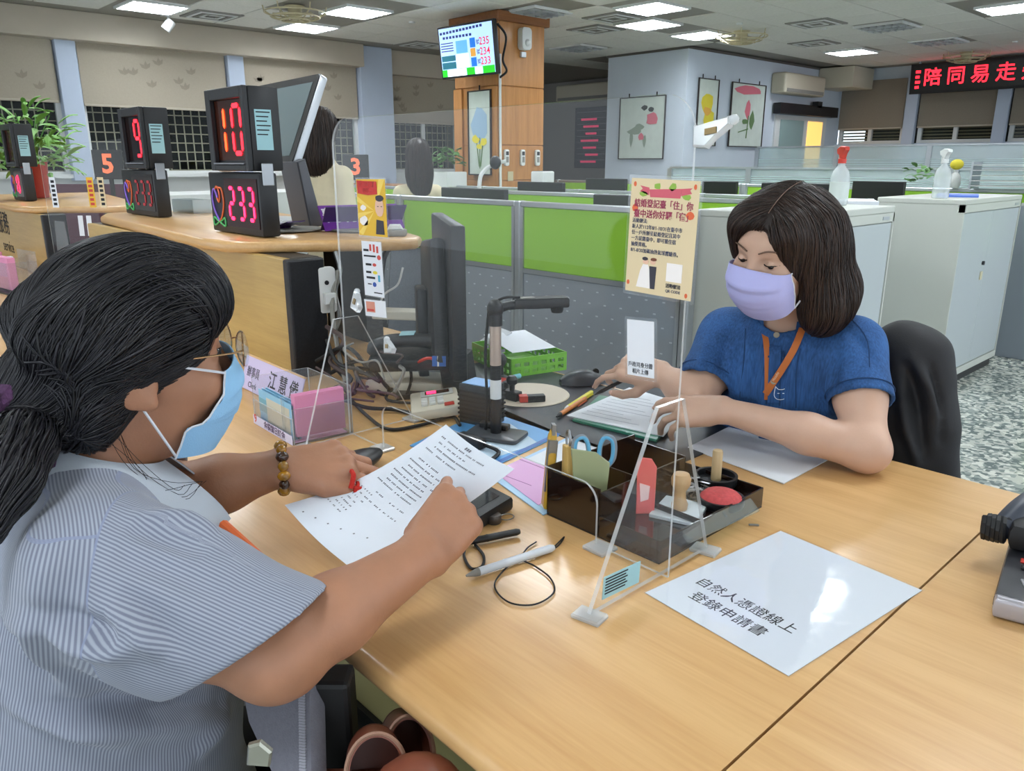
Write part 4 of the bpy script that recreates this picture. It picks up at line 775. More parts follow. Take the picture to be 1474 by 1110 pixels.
# blue and pink folders under a clear sheet
m_bluef = mat('blue_sheet', '#5ea3dd', .35, coat=.4, var=.03, vscale=6); m_lblue = mat('light_blue_rim', '#a9cdec', .4); m_pinkf = mat('pink_sheet', '#d9a3d3', .4, coat=.3); m_dblue = mat('deep_blue', '#2f63b0', .4)
def folder(label, pts, m, inner, bands):
    q = [at(*p, DZ + .001) for p in pts]; c = sum(q)/4; t = thing('document_folder', label, 'folder', (c[0], c[1], DZ)); G().prism([(p[0], p[1]) for p in q], DZ + .0005, DZ + .0025).obj('cover', m, t)
    if inner is not None:
        r = [c + (p - c)*.9 for p in q]; G().prism([(p[0], p[1]) for p in r], DZ + .0026, DZ + .003).obj('inner_sheet', inner, t)
    return t, q
t1, fq1 = folder('blue folder lying under the document camera', [(590, 642), (712, 585), (808, 626), (700, 678)], m_bluef, None, 0)
a, b = fq1[3], fq1[2]; d = (b - a)/np.linalg.norm(b - a); nrm = V3(-d[1], d[0], 0); 
for o0, o1, m in ((.002, .012, m_dblue),): G().prism([tuple((a + nrm*o0)[:2]), tuple((b + nrm*o0)[:2]), tuple((b + nrm*o1)[:2]), tuple((a + nrm*o1)[:2])], DZ + .0026, DZ + .003).obj('dark_band', m, t1)
cc = sum(fq1)/4; r = [at(735, 612, DZ), at(775, 640, DZ), at(700, 665, DZ), at(655, 640, DZ)]; G().prism([(p[0], p[1]) for p in r], DZ + .0026, DZ + .0029).obj('pale_print', mat('pale_print', '#b9cfe0', .5), t1)
t2, fq2 = folder('pink and white sheets in a light blue folder beside the organizer', [(702, 684), (822, 628), (935, 668), (782, 742)], m_lblue, m_paper, 0)
r = [at(712, 682, DZ), at(752, 662, DZ), at(842, 694, DZ), at(775, 730, DZ)]; G().prism([(p[0], p[1]) for p in r], DZ + .0031, DZ + .0036).obj('pink_sheet', m_pinkf, t2)
g = G()
for p0, p1 in (((748, 664), (800, 684)), ((712, 682), (765, 702))):
    a, b = at(*p0, DZ), at(*p1, DZ); g.tube([a + V3(0, 0, .0037), b + V3(0, 0, .0037)], .0006, 4)
g.obj('crease', mat('crease', '#a877a8', .6), t2)['kind'] = 'stuff'
tag(quad_sheet('id_card_strip', None, None, [(866, 646), (932, 658), (937, 648), (872, 641)], mat('card_cream', '#e6ded2', .5), .0008, lift=.004)[0], 'small cream ticket with red print lying at the mat edge', 'ticket')
# green basket
bk = thing('green_basket', 'lime green plastic basket holding papers behind the document camera', 'basket', (-1.535, 1.46, MZ)); m_bk = mat('basket_green', '#76b93a', .45)
MB_ = rotz(math.radians(-14), (-1.53, 1.45, MZ)); bw, bd, bh = .115, .085, .05
G(MB_).box(-bw, bw, -bd, bd, 0, .003).obj('bottom', m_bk, bk)
for nm, n, L, f in (('long', 9, bw, lambda x0, x1, z0, z1, s: (x0, x1, s*bd - .0015, s*bd + .0015, z0, z1)), ('short', 6, bd, lambda x0, x1, z0, z1, s: (s*bw - .0015, s*bw + .0015, x0, x1, z0, z1))):
    for s in (-1, 1):
        g = G(MB_)
        for z0, z1 in ((0, .008), (.018, .026), (.036, bh)): g.box(*f(-L, L, z0, z1, s))
        for k in range(n + 1): x = -L + (2*L - .01)*k/n; g.box(*f(x, x + .01, .008, .018, s)); g.box(*f(x, x + .01, .026, .036, s))
        g.obj('side_lattice', m_bk, bk)
tag(G(MB_ @ Matrix.Rotation(.10, 4, 'Y')).box(-.1, .07, -.06, .075, .062, .0635).obj('slip_stack', m_paper, None), 'white paper slips lying in the green basket', 'papers')
tag(G(MB_ @ Matrix.Rotation(.5, 4, 'X')).box(-.14, -.06, -.02, .05, .06, .063).obj('memo_slip', m_paper, None), 'white memo slip standing at the back of the green basket', 'memo')
tag(G().tube([at(690, 556, .765), at(748, 541, .765)], .007, 8).obj('correction_tape', mat('aqua_plastic', '#79c3cf', .4), None, True), 'pale aqua correction pen in front of the green basket', 'pen')
# cream disc with stamps
tag(G(Matrix.Translation((-1.295, 1.262, MZ))).lathe([(0, 0), (.098, 0), (.1, .001), (.098, .003), (0, .003)], 40).obj('round_mat', mat('cream_disc', '#d3c6b4', .6), None, True), 'round cream mat holding rubber stamps on the dark desk mat', 'mat')
RZ = MZ + .003
def stamp(label, px, py, a, kind):
    p = at(px, py, RZ); t = thing('rubber_stamp', label, 'stamp', (p[0], p[1], RZ), 0, 'rubber stamps on the round mat'); M = rotz(a, (p[0], p[1], RZ))
    if kind == 0:
        G(M).box(-.022, .022, -.012, .012, 0, .022, .002).obj('block', m_dark, t); G(M).lathe([(.006, .022), (.006, .034), (.013, .04), (.014, .05), (.008, .058), (0, .059)], 14).obj('knob', m_dark, t, True)
    elif kind == 1:
        G(M).box(-.03, .03, -.01, .01, 0, .016, .002).obj('block', m_dark, t); G(M).box(-.031, -.012, -.0105, .0105, .002, .0165).obj('red_band', m_redpl, t)
    else:
        G(M).box(-.03, .03, -.016, .016, 0, .024, .002).obj('block', m_dark, t); G(M).box(-.012, .012, -.0165, .0165, .004, .0245).obj('red_band', m_redpl, t)
    return t
stamp('black stamp with a ball handle on the round mat', 737, 575, .1, 0); stamp('black stamp with a red end lying right on the round mat', 766, 578, 1.0, 1); stamp('wide black and red stamp at the rear of the round mat', 722, 560, .2, 2)
t = thing('self_inking_stamp', 'tall black knob handled stamp before the green basket', 'stamp', at(720, 553, MZ)); p = at(720, 553, MZ); G(Matrix.Translation(tuple(p))).lathe([(.02, 0), (.02, .02), (.009, .026), (.008, .045), (.016, .056), (.017, .07), (.01, .08), (0, .081)], 16).obj('body', m_dark, t, True); G(Matrix.Translation(tuple(p))).lathe([(.0205, .004), (.0205, .012)], 16).obj('band', m_vent, t)
# mouse, pens
p = at(838, 552, MZ); ms = thing('computer_mouse', 'dark grey computer mouse beside the clerk right hand', 'mouse', tuple(p)); M = rotz(math.radians(57), tuple(p))
G(M).grid(lambda u, v: (-.058 + .116*u, (v - .5)*.066*max(0, math.sin(PI*min(max(u*.94 + .03, 0), 1)))**.4, .002 + .034*(max(0, math.sin(PI*(u*.9 + .05)))**.6)*(max(0, 1 - (2*abs(v - .5))**3))**.6), 18, 14).obj('shell', mat('mouse_grey', '#33373d', .4), ms, True); G(M @ Matrix.Translation((.035, 0, .03)) @ Matrix.Rotation(PI/2, 4, 'X')).lathe([(.008, -.003), (.008, .003)], 14).obj('wheel', m_black, ms, True); G(M).prism(rrect(.1, .056, .025), 0, .003).obj('base', m_black, ms)
def pen(label, p0, p1, r, m, tipm, clipm=None, name='pen', cat='pen'):
    p0, p1 = V3(*p0), V3(*p1); L = float(np.linalg.norm(p1 - p0)); t = thing(name, label, cat, tuple(p0)); M = frame(p0, Vector(p1 - p0).orthogonal(), z=p1 - p0)
    G(M).lathe([(r*.25, 0), (r*.8, .012), (r, .02)], 10).obj('tip', tipm, t, True); G(M).lathe([(r, .02), (r, L*.42), (r*1.08, L*.43), (r, L*.46), (r, L - .006), (r*.7, L)], 12).obj('barrel', m, t, True)
    if clipm: G(M).box(-.0018, .0018, r, r + .002, L*.65, L - .004).obj('clip', clipm, t)
    return t
pen('orange ballpoint pen on the dark mat beside the form', at(801, 600, MZ + .006), at(843, 573, MZ + .006), .0055, mat('pen_orange', '#cf7a2c', .35), m_dark, m_orn); pen('yellow ballpoint pen lying beside the orange pen', at(812, 590, MZ + .007), at(852, 564, MZ + .007), .0055, mat('pen_yellow', '#d8cc2e', .35), m_white, m_yel)
# desk monitor seen edge on
mn = thing('desk_monitor', 'black desktop monitor seen edge on behind the acrylic screen', 'monitor', (-1.36, 1.2, MZ)); vd = Vector((float(ray(666, 440)[0]), float(ray(666, 440)[1]), 0)).normalized(); vd.rotate(Matrix.Rotation(math.radians(7), 3, 'Z')); near = ad(664, 440, 1.72)
MM = frame(near, vd, z=Vector((vd.y*-1, vd.x, 0)) * -1); MM = frame((near[0], near[1], 1.0), (vd.x, vd.y, -.0), y=(0, 0, 1))
G(MM).box(0, .46, -.185, .165, -.022, .012, .006).obj('housing', m_dark, mn, True); G(MM).box(.012, .488, -.15, .155, .012, .0125).obj('screen', m_black, mn)
G(MM).prism([(.05, -.15), (.42, -.15), (.38, .10), (.10, .13)], -.06, -.022, .014, 2).obj('back_bulge', m_dark, mn, True); G(MM).box(.19, .27, -.245, .0, -.085, -.06, .006).obj('neck', m_dark, mn, True); G(MM).prism([(.1, -.25), (.4, -.25), (.4, -.238), (.1, -.238)], -.15, .08, .003).obj('foot', m_dark, mn, True)
# document camera
dc = thing('document_camera', 'document camera on a striped pole with a black folding arm', 'camera', (-1.15, 1.0, DZ)); bp = at(714, 628, DZ + .003); px_, py_ = float(bp[0]), float(bp[1])
for z0, z1, m, r in ((.76, .835, m_dark, .0115), (.835, .875, m_white, .0115), (.875, .905, m_black, .0115), (.905, .985, mat('pole_silver', '#b7a79b', .35, .5), .0115), (.985, 1.012, m_dark, .014)): G(Matrix.Translation((px_, py_, 0))).lathe([(r, z0), (r, z1)], 16).obj('pole_section', m, dc, True)
G(rotz(.4, (px_, py_, DZ + .003))).prism(rrect(.12, .075, .012), 0, .009, .003).obj('base', mat('smoke_base', '#4a4d52', .35), dc, True); G(rotz(.4, (px_, py_, DZ + .012))).box(-.045, .02, .012, .03, 0, .012, .003).obj('switch', m_dark, dc)
top = V3(px_, py_, 1.018); e1 = ad(748, 438, proj(top)[2] + .02); e2 = ad(812, 455, proj(top)[2] + .05); G().ell(top, (.017, .017, .02), 12).obj('joint', m_dark, dc, True); G().tube([top, top + (e1 - top)*.5 + V3(0, 0, .002), e1], [.012, .009, .010], 10).obj('arm', m_dark, dc, True)
Ma = frame(e1, e2 - e1, z=(0, 0, 1)); La = float(np.linalg.norm(e2 - e1)); hd = G(Ma).prism([(-.012, -.012), (La*.3, -.017), (La, -.02), (La*1.06, 0), (La, .02), (La*.3, .017), (-.012, .012)], -.008, .012, .004).obj('head', m_dark, dc, True); G(Ma @ Matrix.Translation((La*.8, 0, -.02))).lathe([(.011, 0), (.013, .006), (.013, .014)], 14).obj('lens', m_black, hd, True); G(Ma).box(0, .03, -.01, .01, .012, .0135).obj('label_patch', m_vent, hd)
G().tube(smooth_path([top + V3(0, 0, .015), top + V3(.01, .02, .022), e1 + V3(0, 0, .014)], 6), .0025, 6).obj('cable', m_black, dc, True); G().tube(smooth_path([top + V3(-.012, -.006, 0), V3(px_ - .017, py_ - .012, .93), V3(px_ - .014, py_ - .012, .84), V3(px_ - .02, py_ - .01, .765)], 6), .003, 6).obj('cable', m_black, dc, True)
b0 = at(690, 632, DZ + .014); b1 = at(722, 642, DZ + .014); tag(G().tube(smooth_path([at(664, 630, DZ + .016), at(690, 638, DZ + .014), at(715, 648, DZ + .008), at(716, 655, DZ + .006), at(698, 668, DZ + .006)], 6), .004, 6).obj('usb_cable', m_black, None, True), 'short black cable with a plug on the blue folder', 'cable')
tag(G(frame((at(678, 634, DZ + .014)), at(690, 640, DZ) - at(664, 630, DZ), z=(0, 0, 1))).box(-.035, .035, -.012, .012, -.01, .01, .004).obj('usb_hub', m_dark, None, True), 'black plug block lying on the blue folder before the camera base', 'plug')
# black card reader tower
tw = thing('card_reader', 'upright ribbed black card reader beside the camera pole', 'card reader', (-1.215, 1.045, DZ)); MTw = rotz(.25, (-1.222, 1.05, DZ)); G(MTw).box(-.04, .04, -.03, .03, 0, .09, .004).obj('body', m_dark, tw, True); G(MTw).box(-.034, .034, -.025, .025, .09, .0915).obj('blue_label', mat('label_blue', '#86aede', .5), tw)
for k in range(7): G(MTw).box(-.0415, .0415, -.0315, .0315, .012 + .01*k, .016 + .01*k).obj('rib', m_black, tw)
# cream keypad
kp = thing('keypad_terminal', 'cream keypad terminal with a red lit window near the cables', 'keypad', at(628, 590, DZ)); c = at(628, 592, DZ); MKp = rotz(math.radians(-35), (c[0], c[1], DZ)) @ Matrix.Rotation(.12, 4, 'X'); m_crm = mat('keypad_cream', '#c9c3b2', .5)
G(MKp).box(-.075, .075, -.055, .055, .006, .03, .006).obj('body', m_crm, kp, True); G(MKp).box(-.06, -.02, -.03, .045, .03, .033, .001, 1).obj('bezel', m_white, kp); G(MKp).box(-.052, -.028, -.02, .036, .033, .0338).obj('window', m_redwin, kp); G(MKp).box(-.05, -.03, -.016, .006, .0338, .0343).obj('lit_digit', m_redp, kp); G(MKp).box(.05, .066, .02, .042, .03, .034, .001, 1).obj('red_key', m_redpl, kp)
for i in range(3):
    for j in range(3): G(MKp).box(.0 + .017*i, .013 + .017*i, -.03 + .018*j, -.016 + .018*j, .03, .036, .001, 1).obj('key', m_white, kp)
# black desk phone and things under the shelf
ph = thing('desk_telephone', 'black desk telephone with a pale sticker behind the screen', 'telephone', ad(596, 495, 1.85)); c = ad(594, 500, 1.86); MPh = frame((c[0], c[1], c[2]), (.72, .6, -.05), z=(.1, -.25, 1)) @ Matrix.Scale(.8, 4)
G(MPh).prism([(-.13, -.045), (.10, -.045), (.13, -.02), (.13, .06), (-.1, .06), (-.13, .03)], -.06, -.02, .008, 2).obj('body', m_dark, ph, True); G(MPh).tube(smooth_path([(-.125, 0, -.012), (-.11, 0, .012), (-.05, 0, .024), (.05, 0, .02), (.10, 0, .0), (.125, 0, -.05)], 5), [.022]*26, 10).obj('handset', m_dark, ph, True); G(MPh).box(-.03, .015, -.012, .014, .046, .048).obj('sticker', m_stick, ph); G(MPh).prism([(.08, -.03), (.15, -.03), (.17, .04), (.1, .05)], -.16, -.03, .006, 1).obj('stand', m_dark, ph, True)
G(MPh).tube(smooth_path([(.02, -.04, -.03), (.06, -.05, -.012), (.1, -.045, -.03)], 6), .005, 6).obj('red_cord', m_redpl, ph, True)
tag(G(frame(at(585, 560, DZ + .001), (.75, .66, 0), z=(0, 0, 1))).box(-.09, .10, -.05, .06, 0, .03, .004).obj('router_box', m_crm, None, True), 'cream terminal box behind the cables under the phone', 'box')
tag(G(frame(ad(580, 452, 2.15), (.8, .6, .12), z=(0, 0, 1))).box(-.08, .12, -.03, .03, -.012, .012, .003).obj('cream_arm', m_crm, None), 'cream angled tray arm under the small salmon card', 'arm')
st = thing('power_socket', 'white power socket box on the black panel end', 'socket', (-1.78, 1.02, .9)); c = ad(471, 418, 2.03); MSo = frame(c, (0, 1, 0), z=(1, -.2, 0)); G(MSo).prism(rrect(.05, .12, .01), -.02, .0, .003).obj('box', m_white, st, True); G(MSo).box(-.013, .017, -.035, -.005, 0, .02, .003).obj('plug', m_white, st); G(MSo).lathe([(.006, 0), (.006, .002)], 10, M=Matrix.Translation((0, .02, 0))).obj('hole', m_black, st)
sp = tag(G().box(-2.3, -2.06, 1.3, 1.36, DZ, 1.058).obj('staff_side_panel', m_blkpan, None), 'dark panel under the staff side of the raised shelf', 'panel')
def cable(label, pts, r=.004, m=None): return tag(G().tube(smooth_path(pts, 6), r, 6).obj('cable', m or m_black, None, True), label, 'cable', 'loose cables behind the screen')
cable('black cable looping right of the pink card box', [at(500, 570, .78), at(530, 600, .76), at(560, 618, .755), at(605, 612, .755), at(650, 600, .756), at(662, 612, .756)]); cable('black cable bundle running along the desk behind the screen', [at(470, 560, .8), at(520, 585, .77), at(570, 590, .757), at(620, 600, .757), at(650, 594, .76)], .005)
cable('grey cable hanging from the shelf to the desk', [ad(486, 390, 2.05), ad(478, 440, 2.02), ad(486, 500, 1.98), at(500, 560, .757)], .006, m_vent); cable('thin black cable arching under the telephone', [ad(560, 530, 1.95), ad(585, 520, 1.93), ad(592, 545, 1.9), ad(585, 570, 1.86)], .004)
cable('tangled dark cable under the shelf end', [ad(470, 470, 2.0), ad(495, 490, 1.96), ad(475, 520, 1.97), ad(505, 545, 1.92), ad(480, 560, 1.92)], .006, mat('cable_brown', '#4a3a38', .6)); cable('white cable hanging beside the payment notice', [ad(580, 385, 2.2), ad(572, 410, 2.2), ad(552, 425, 2.2), ad(545, 450, 2.15)], .003, m_white); cable('grey flat cable coil next to the socket', [ad(483, 362, 2.1), ad(489, 390, 2.1), ad(482, 420, 2.1), ad(488, 455, 2.08), ad(480, 480, 2.05)], .007, m_steel)
for k, (a, b, c2) in enumerate((((455, 520), (500, 500), (540, 545)), ((470, 540), (520, 520), (560, 560)), ((490, 500), (515, 545), (500, 585)), ((540, 500), (530, 540), (560, 580)))): cable(('dark cable crossing low behind the card box', 'dark cable curling beside the left brace', 'dark cable dropping behind the left brace', 'dark cable falling from the telephone to the desk')[k], [ad(*a, 1.98), ad(*b, 1.93), ad(*c2, 1.88)], .005)
rc = random.Random(21)
for k in range(10):
    x0, y0 = rc.uniform(462, 560), rc.uniform(480, 560); D0 = rc.uniform(1.9, 2.02); pts_ = []
    for j in range(5): q = ad(x0 + rc.uniform(-26, 26) + 9*j, min(y0 + 12*j + rc.uniform(-16, 12), 592), D0 - .035*j); q[2] = max(q[2], .756 + .004*(k % 4)); pts_.append(q)
    tag(G().tube(smooth_path(pts_, 5), (.0028, .0035, .0045)[k % 3], 6).obj('cable', (m_black, mat('cable_brown', '#4a3a38', .6), m_vent, mat('cable_plum', '#5a3f4a', .6))[k % 4], None, True), 'thin cable in the tangled nest behind the clear card holder', 'cable', 'tangled cables behind the card holder')
bs = thing('blue_tag', 'blue striped label hanging on the monitor foot', 'label', ad(632, 520, 1.8)); G(frame(ad(632, 520, 1.8), (.7, .7, 0), y=(-.2, 0, 1))).box(-.016, .016, -.012, .012, 0, .001).obj('tag', m_dblue, bs); G(frame(ad(632, 520, 1.8), (.7, .7, 0), y=(-.2, 0, 1))).box(-.004, .0, -.012, .012, .001, .0014).obj('stripe', m_white, bs)
# mesh office chair behind the shelf
oc = thing('mesh_chair', 'grey mesh office chair behind the raised shelf', 'chair', (-2.3, 2.0, 0)); m_mesh = mat('mesh_grey', '#70757c', .8, var=.35, vscale=500); cb = ad(614, 402, 3.15); xr = Vector((float(_R[0]), float(_R[1]), 0)); Mc = frame(cb, xr, y=(0, 0, 1))
G(Mc).grid(lambda u, v: (-.17 + .30*u + .03*v, -.30 + .42*v, .05*math.cos((u - .5)*PI)*-1 + .03*math.sin(v*PI)), 12, 12).obj('backrest', m_mesh, oc, True, .008); G(Mc).tube(smooth_path([(-.15, -.34, .02), (-.18, -.1, .03), (-.15, .12, .03), (0, .135, -.02), (.14, .12, .03), (.12, -.1, .03), (.09, -.34, .02)], 5), .012, 8).obj('frame', m_dark, oc, True)
G(Mc).box(-.22, .2, -.42, -.36, -.25, .22, .02).obj('seat', m_dark, oc, True); G(Mc).box(-.03, .03, -float(cb[2]) + .06, -.42, -.05, .0).obj('column', m_steel, oc)
for k in range(5): a = 2*PI*k/5; G(Matrix.Translation((cb[0], cb[1], 0))).box(0, .28, -.02, .02, .03, .06, M=Matrix.Rotation(a, 4, 'Z')).obj('foot_arm', m_dark, oc)
# name plate
m_lav = mat('lavender_card', '#cdbfe0', .4); np_ = thing('name_plate', 'lavender name plate leaning at the foot of the wooden panel', 'name plate', (-2.0, .9, DZ)); a, b = at(350, 557, DZ + .001), at(424, 597, DZ + .001); MNp = frame((a + b)/2, b - a, z=(0, -1, .3)); Ln = float(np.linalg.norm(b - a)); G(MNp).box(-Ln/2, Ln/2, 0, .085, -.003, 0, .001, 1).obj('plate', m_lav, np_); G(MNp).box(-Ln/2, Ln/2, .083, .087, -.004, .001).obj('rim', m_nose, np_)
text('辦事員', .028, m_ink, np_, MNp @ Matrix.Translation((-Ln*.32, .045, .0003)), sx=.8); text('Clerk', .02, m_ink, np_, MNp @ Matrix.Translation((-Ln*.3, .015, .0003))); text('江 慧 儀', .045, m_ink, np_, MNp @ Matrix.Translation((Ln*.2, .045, .0003)), sx=.9, bold=.01)
# acrylic card holder with pink cards
A, B, Cq = at(368, 609), at(424, 642), at(508, 624); Dq = A + Cq - B
m_hold = acrylic('holder_clear', (.95, .96, .97), 1.46, .02, .05)
hb = thing('card_holder', 'clear acrylic box of pink cards and brochures on the desk at left of the screen', 'card holder', (A + B + Cq + Dq)/4)
def wallq(p, q2, z0, z1, nm): 
    d = (q2 - p); L = float(np.linalg.norm(d)); M = frame(p, d, y=(0, 0, 1)); sheet_obj2(nm, [(0, z0 - DZ), (L, z0 - DZ), (L, z1 - DZ), (0, z1 - DZ)], M, .003, hb)
def sheet_obj2(name, outline, M, th, parent):
    g = G(M); a = [g.bm.verts.new((x, y, -th/2)) for x, y in outline]; b = [g.bm.verts.new((x, y, th/2)) for x, y in outline]; n = len(outline); g.face(a[::-1]); g.face(b); g.mi = 1
    for i in range(n): g.face([a[i], a[(i+1) % n], b[(i+1) % n], b[i]])
    g._tr(a + b); return g.obj(name, [m_hold, m_edge], parent)
wallq(A, B, DZ + .002, DZ + .055, 'front_wall'); wallq(B, Cq, DZ + .002, DZ + .075, 'side_wall'); wallq(Cq, Dq, DZ + .002, DZ + .105, 'back_wall'); wallq(Dq, A, DZ + .002, DZ + .105, 'side_wall'); mid = (A + B)/2*.35 + B*.65; mid2 = mid + (Cq - B); wallq(B*.75 + A*.25, Cq*.75 + Dq*.25, DZ + .002, DZ + .09, 'divider')
G().prism([(p[0], p[1]) for p in (A, B, Cq, Dq)], DZ, DZ + .002).obj('floor_sheet', m_hold, hb)
m_pinkc = mat('pink_card', '#dd8fb5', .65); e = (Cq - B)/np.linalg.norm(Cq - B); f_ = (A - B)/np.linalg.norm(A - B)
pk = thing('pink_card_stack', 'stack of pink cards standing in the acrylic holder', 'cards', B*.6 + Cq*.4); MPk = frame(B + e*.01 + f_*.006 + V3(0, 0, .014), e, y=(-f_[0]*.0, 0, 1)); Lp = float(np.linalg.norm(Cq - B)) - .022
for k in range(5): G(MPk).box(0, Lp, 0, .086 + .001*(k % 2), -.004*(k + 1) + .0002, -.004*k).obj('card', m_pinkc, pk)
tag(G(frame(B + e*.004 + f_*.002 + V3(0, 0, .003), e, z=(0, 0, 1))).box(0, Lp + .008, .004, .05, 0, .002).obj('pink_leaflet', mat('pink_pale', '#e3abc9', .65), None), 'flat pink leaflet on the floor of the acrylic holder', 'leaflet')
MBr = frame(B + f_*.004 + e*.004 + V3(0, 0, .004), f_*-1, y=(0, 0, 1)); La = float(np.linalg.norm(A - B))
br = thing('brochure', 'blue brochures standing at the front of the acrylic holder', 'brochure', B + f_*.05); Mb = frame(A - f_*.004 + e*.006 + V3(0, 0, .003), f_*-1, y=(0, 0, 1))
for k in range(5): G(Mb).box(.012, La - .02, 0, .078 - .004*(k % 2), -.004*k - .0012, -.004*k - .0002).obj('leaflet', mat('brochure_blue', '#8fc3e0', .5) if k % 2 == 0 else mat('brochure_grey', '#7b94a6', .5), br)
G(Mb).box(.05, La - .03, .012, .066, -.0001, .0004).obj('printed_panel', mat('brochure_cream', '#cfc9b6', .6), br); G(Mb).box(.012, .05, .03, .06, -.0001, .0004).obj('tower_print', mat('brochure_teal', '#79aab8', .6), br)
lb = thing('printed_strip', 'white strip with a red 9 and purple characters along the acrylic holder', 'label', A); Ms = frame(A + f_*0 - e*.003 + V3(0, 0, .001), f_*-1, y=(0, 0, 1)); G(Ms).box(0, La, 0, .02, 0, .0008).obj('strip', mat('strip_lav', '#d8d3ea', .6), lb); text('9', .026, m_redpl, lb, Ms @ Matrix.Translation((.012, .013, .001)), bold=.02); text('金標當日好金', .017, m_purd, lb, Ms @ Matrix.Translation((La*.56, .01, .001)), bold=.02)
# signature pad and styluses
sg = thing('signature_pad', 'black signature pad half under the held paper', 'signature pad', at(700, 735, DZ)); a, b, c3 = at(738, 712, DZ + .028), at(668, 752, DZ + .028), at(690, 690, DZ + .028); MSg = frame((c3 + b)/2*.5 + (a + b)/2*.5, a - b, z=(0, 0, 1)); q = [at(738, 712, .778), at(672, 752, .778), at(600, 712, .778), at(668, 676, .778)]
G().prism([(p[0], p[1]) for p in q], DZ, .775, .006, 2).obj('case', m_dark, sg, True); cq = sum(q)/4; r = [cq + (p - cq)*.72 for p in q]; G().prism([(p[0], p[1]) for p in r], .775, .7758).obj('glass', mat('pad_glass', '#20242b', .08), sg)
def stylus(label, p0, p1, r, m, m2): return pen(label, p0, p1, r, m, m2, None, 'stylus', 'stylus')
stylus('black stylus on the desk beside the visitor fist', at(664, 782, DZ + .008), at(748, 765, DZ + .008), .0055, m_dark, m_black); stylus('white stylus with grey ends on the desk before the organizer', at(671, 829, DZ + .008), at(797, 788, DZ + .008), .0058, mat('stylus_white', '#c9ced4', .35), m_vent)
def cord(label, pts, r): return tag(G().tube(smooth_path(pts, 8), r, 6).obj('thin_cord', m_black, None, True), label, 'cord')
zc = DZ + .003
cord('thin black cord looping from the white stylus', [at(797, 788, zc + .004), at(812, 773, zc), at(797, 790, zc), at(745, 806, zc), at(716, 832, zc), at(714, 850, zc), at(735, 868, zc), at(770, 870, zc), at(797, 853, zc), at(792, 832, zc), at(770, 815, zc), at(752, 805, zc), at(758, 790, zc), at(772, 780, zc)], .0012)
cord('short thick black cord loop by the black stylus', [at(672, 782, zc + .004), at(668, 800, zc), at(678, 818, zc), at(694, 815, zc), at(696, 800, zc), at(684, 784, zc)], .0022)
pk2 = at(711, 752, DZ); kf = thing('key_fob', 'small round key fob with a wire ring on the desk', 'key fob', pk2); G(Matrix.Translation(tuple(pk2))).lathe([(.011, 0), (.012, .002), (.012, .012), (.0105, .014), (0, .014)], 18).obj('fob', mat('fob_brown', '#4b423c', .4), kf, True); G().tube([pk2 + V3(.004 + .01*math.cos(a*PI/8), .024 + .012*math.sin(a*PI/8), .003) for a in range(17)], .001, 5).obj('ring', m_steel, kf, True); G().tube([pk2 + V3(-.02, -.014, .004), pk2 + V3(-.01, -.004, .005)], .003, 6).obj('strap', m_black, kf)
p = at(1085, 757, DZ); pc = tag(G(rotz(.7, tuple(p))).box(-.008, .008, -.002, .002, 0, .003, .001, 1).obj('metal_clasp', m_steel, None), 'tiny metal clasp on the desk beside the organizer', 'clasp')

# ------------------------------------------------------------------ smoked organizer with stationery
m_smk = acrylic('smoked_acrylic', (.20, .13, .11), 1.5, .03, .04); m_smk2 = mat('smoked_dark', '#20130f', .1, coat=.5)
OX0, OXM, OX1, OY0, OY1 = -.800, -.690, -.578, .822, 1.10
og = thing('desk_organizer', 'smoked brown acrylic desk organizer holding scissors, stamps and ink pads', 'organizer', ((OX0+OX1)/2, (OY0+OY1)/2, DZ))
def ow(nm, x0, x1, y0, y1, z0, z1, m=m_smk2): return G().box(x0, x1, y0, y1, z0, z1, .0008, 1).obj(nm, m, og)
ow('floor', OX0, OX1, OY0, OY1, DZ, DZ + .003)
HT, HL = DZ + .085, DZ + .036
ow('tall_wall', OX0, OX0 + .003, OY0, OY1 - .06, DZ + .003, HT); ow('tall_wall', OX0, OXM, OY0, OY0 + .003, DZ + .003, HT - .006); ow('tall_wall', OXM - .003, OXM, OY0, OY1 - .06, DZ + .003, HT - .012); ow('tall_wall', OX0, OXM, OY1 - .063, OY1 - .06, DZ + .003, HT - .01); ow('divider', OX0 + .003, OXM - .003, OY0 + .09, OY0 + .093, DZ + .003, HT - .012)
ow('low_wall', OXM, OX1, OY0, OY0 + .003, DZ + .003, HL); ow('low_wall', OX1 - .003, OX1, OY0 + .003, OY1, DZ + .003, HL); ow('low_wall', OX0, OX1 - .003, OY1 - .003, OY1, DZ + .003, HL); ow('tray_floor', OXM, OX1 - .003, OY0 + .003, OY1 - .003, DZ + .018, DZ + .021); ow('divider', OXM, OX1 - .003, OY0 + .1, OY0 + .103, DZ + .021, HL)
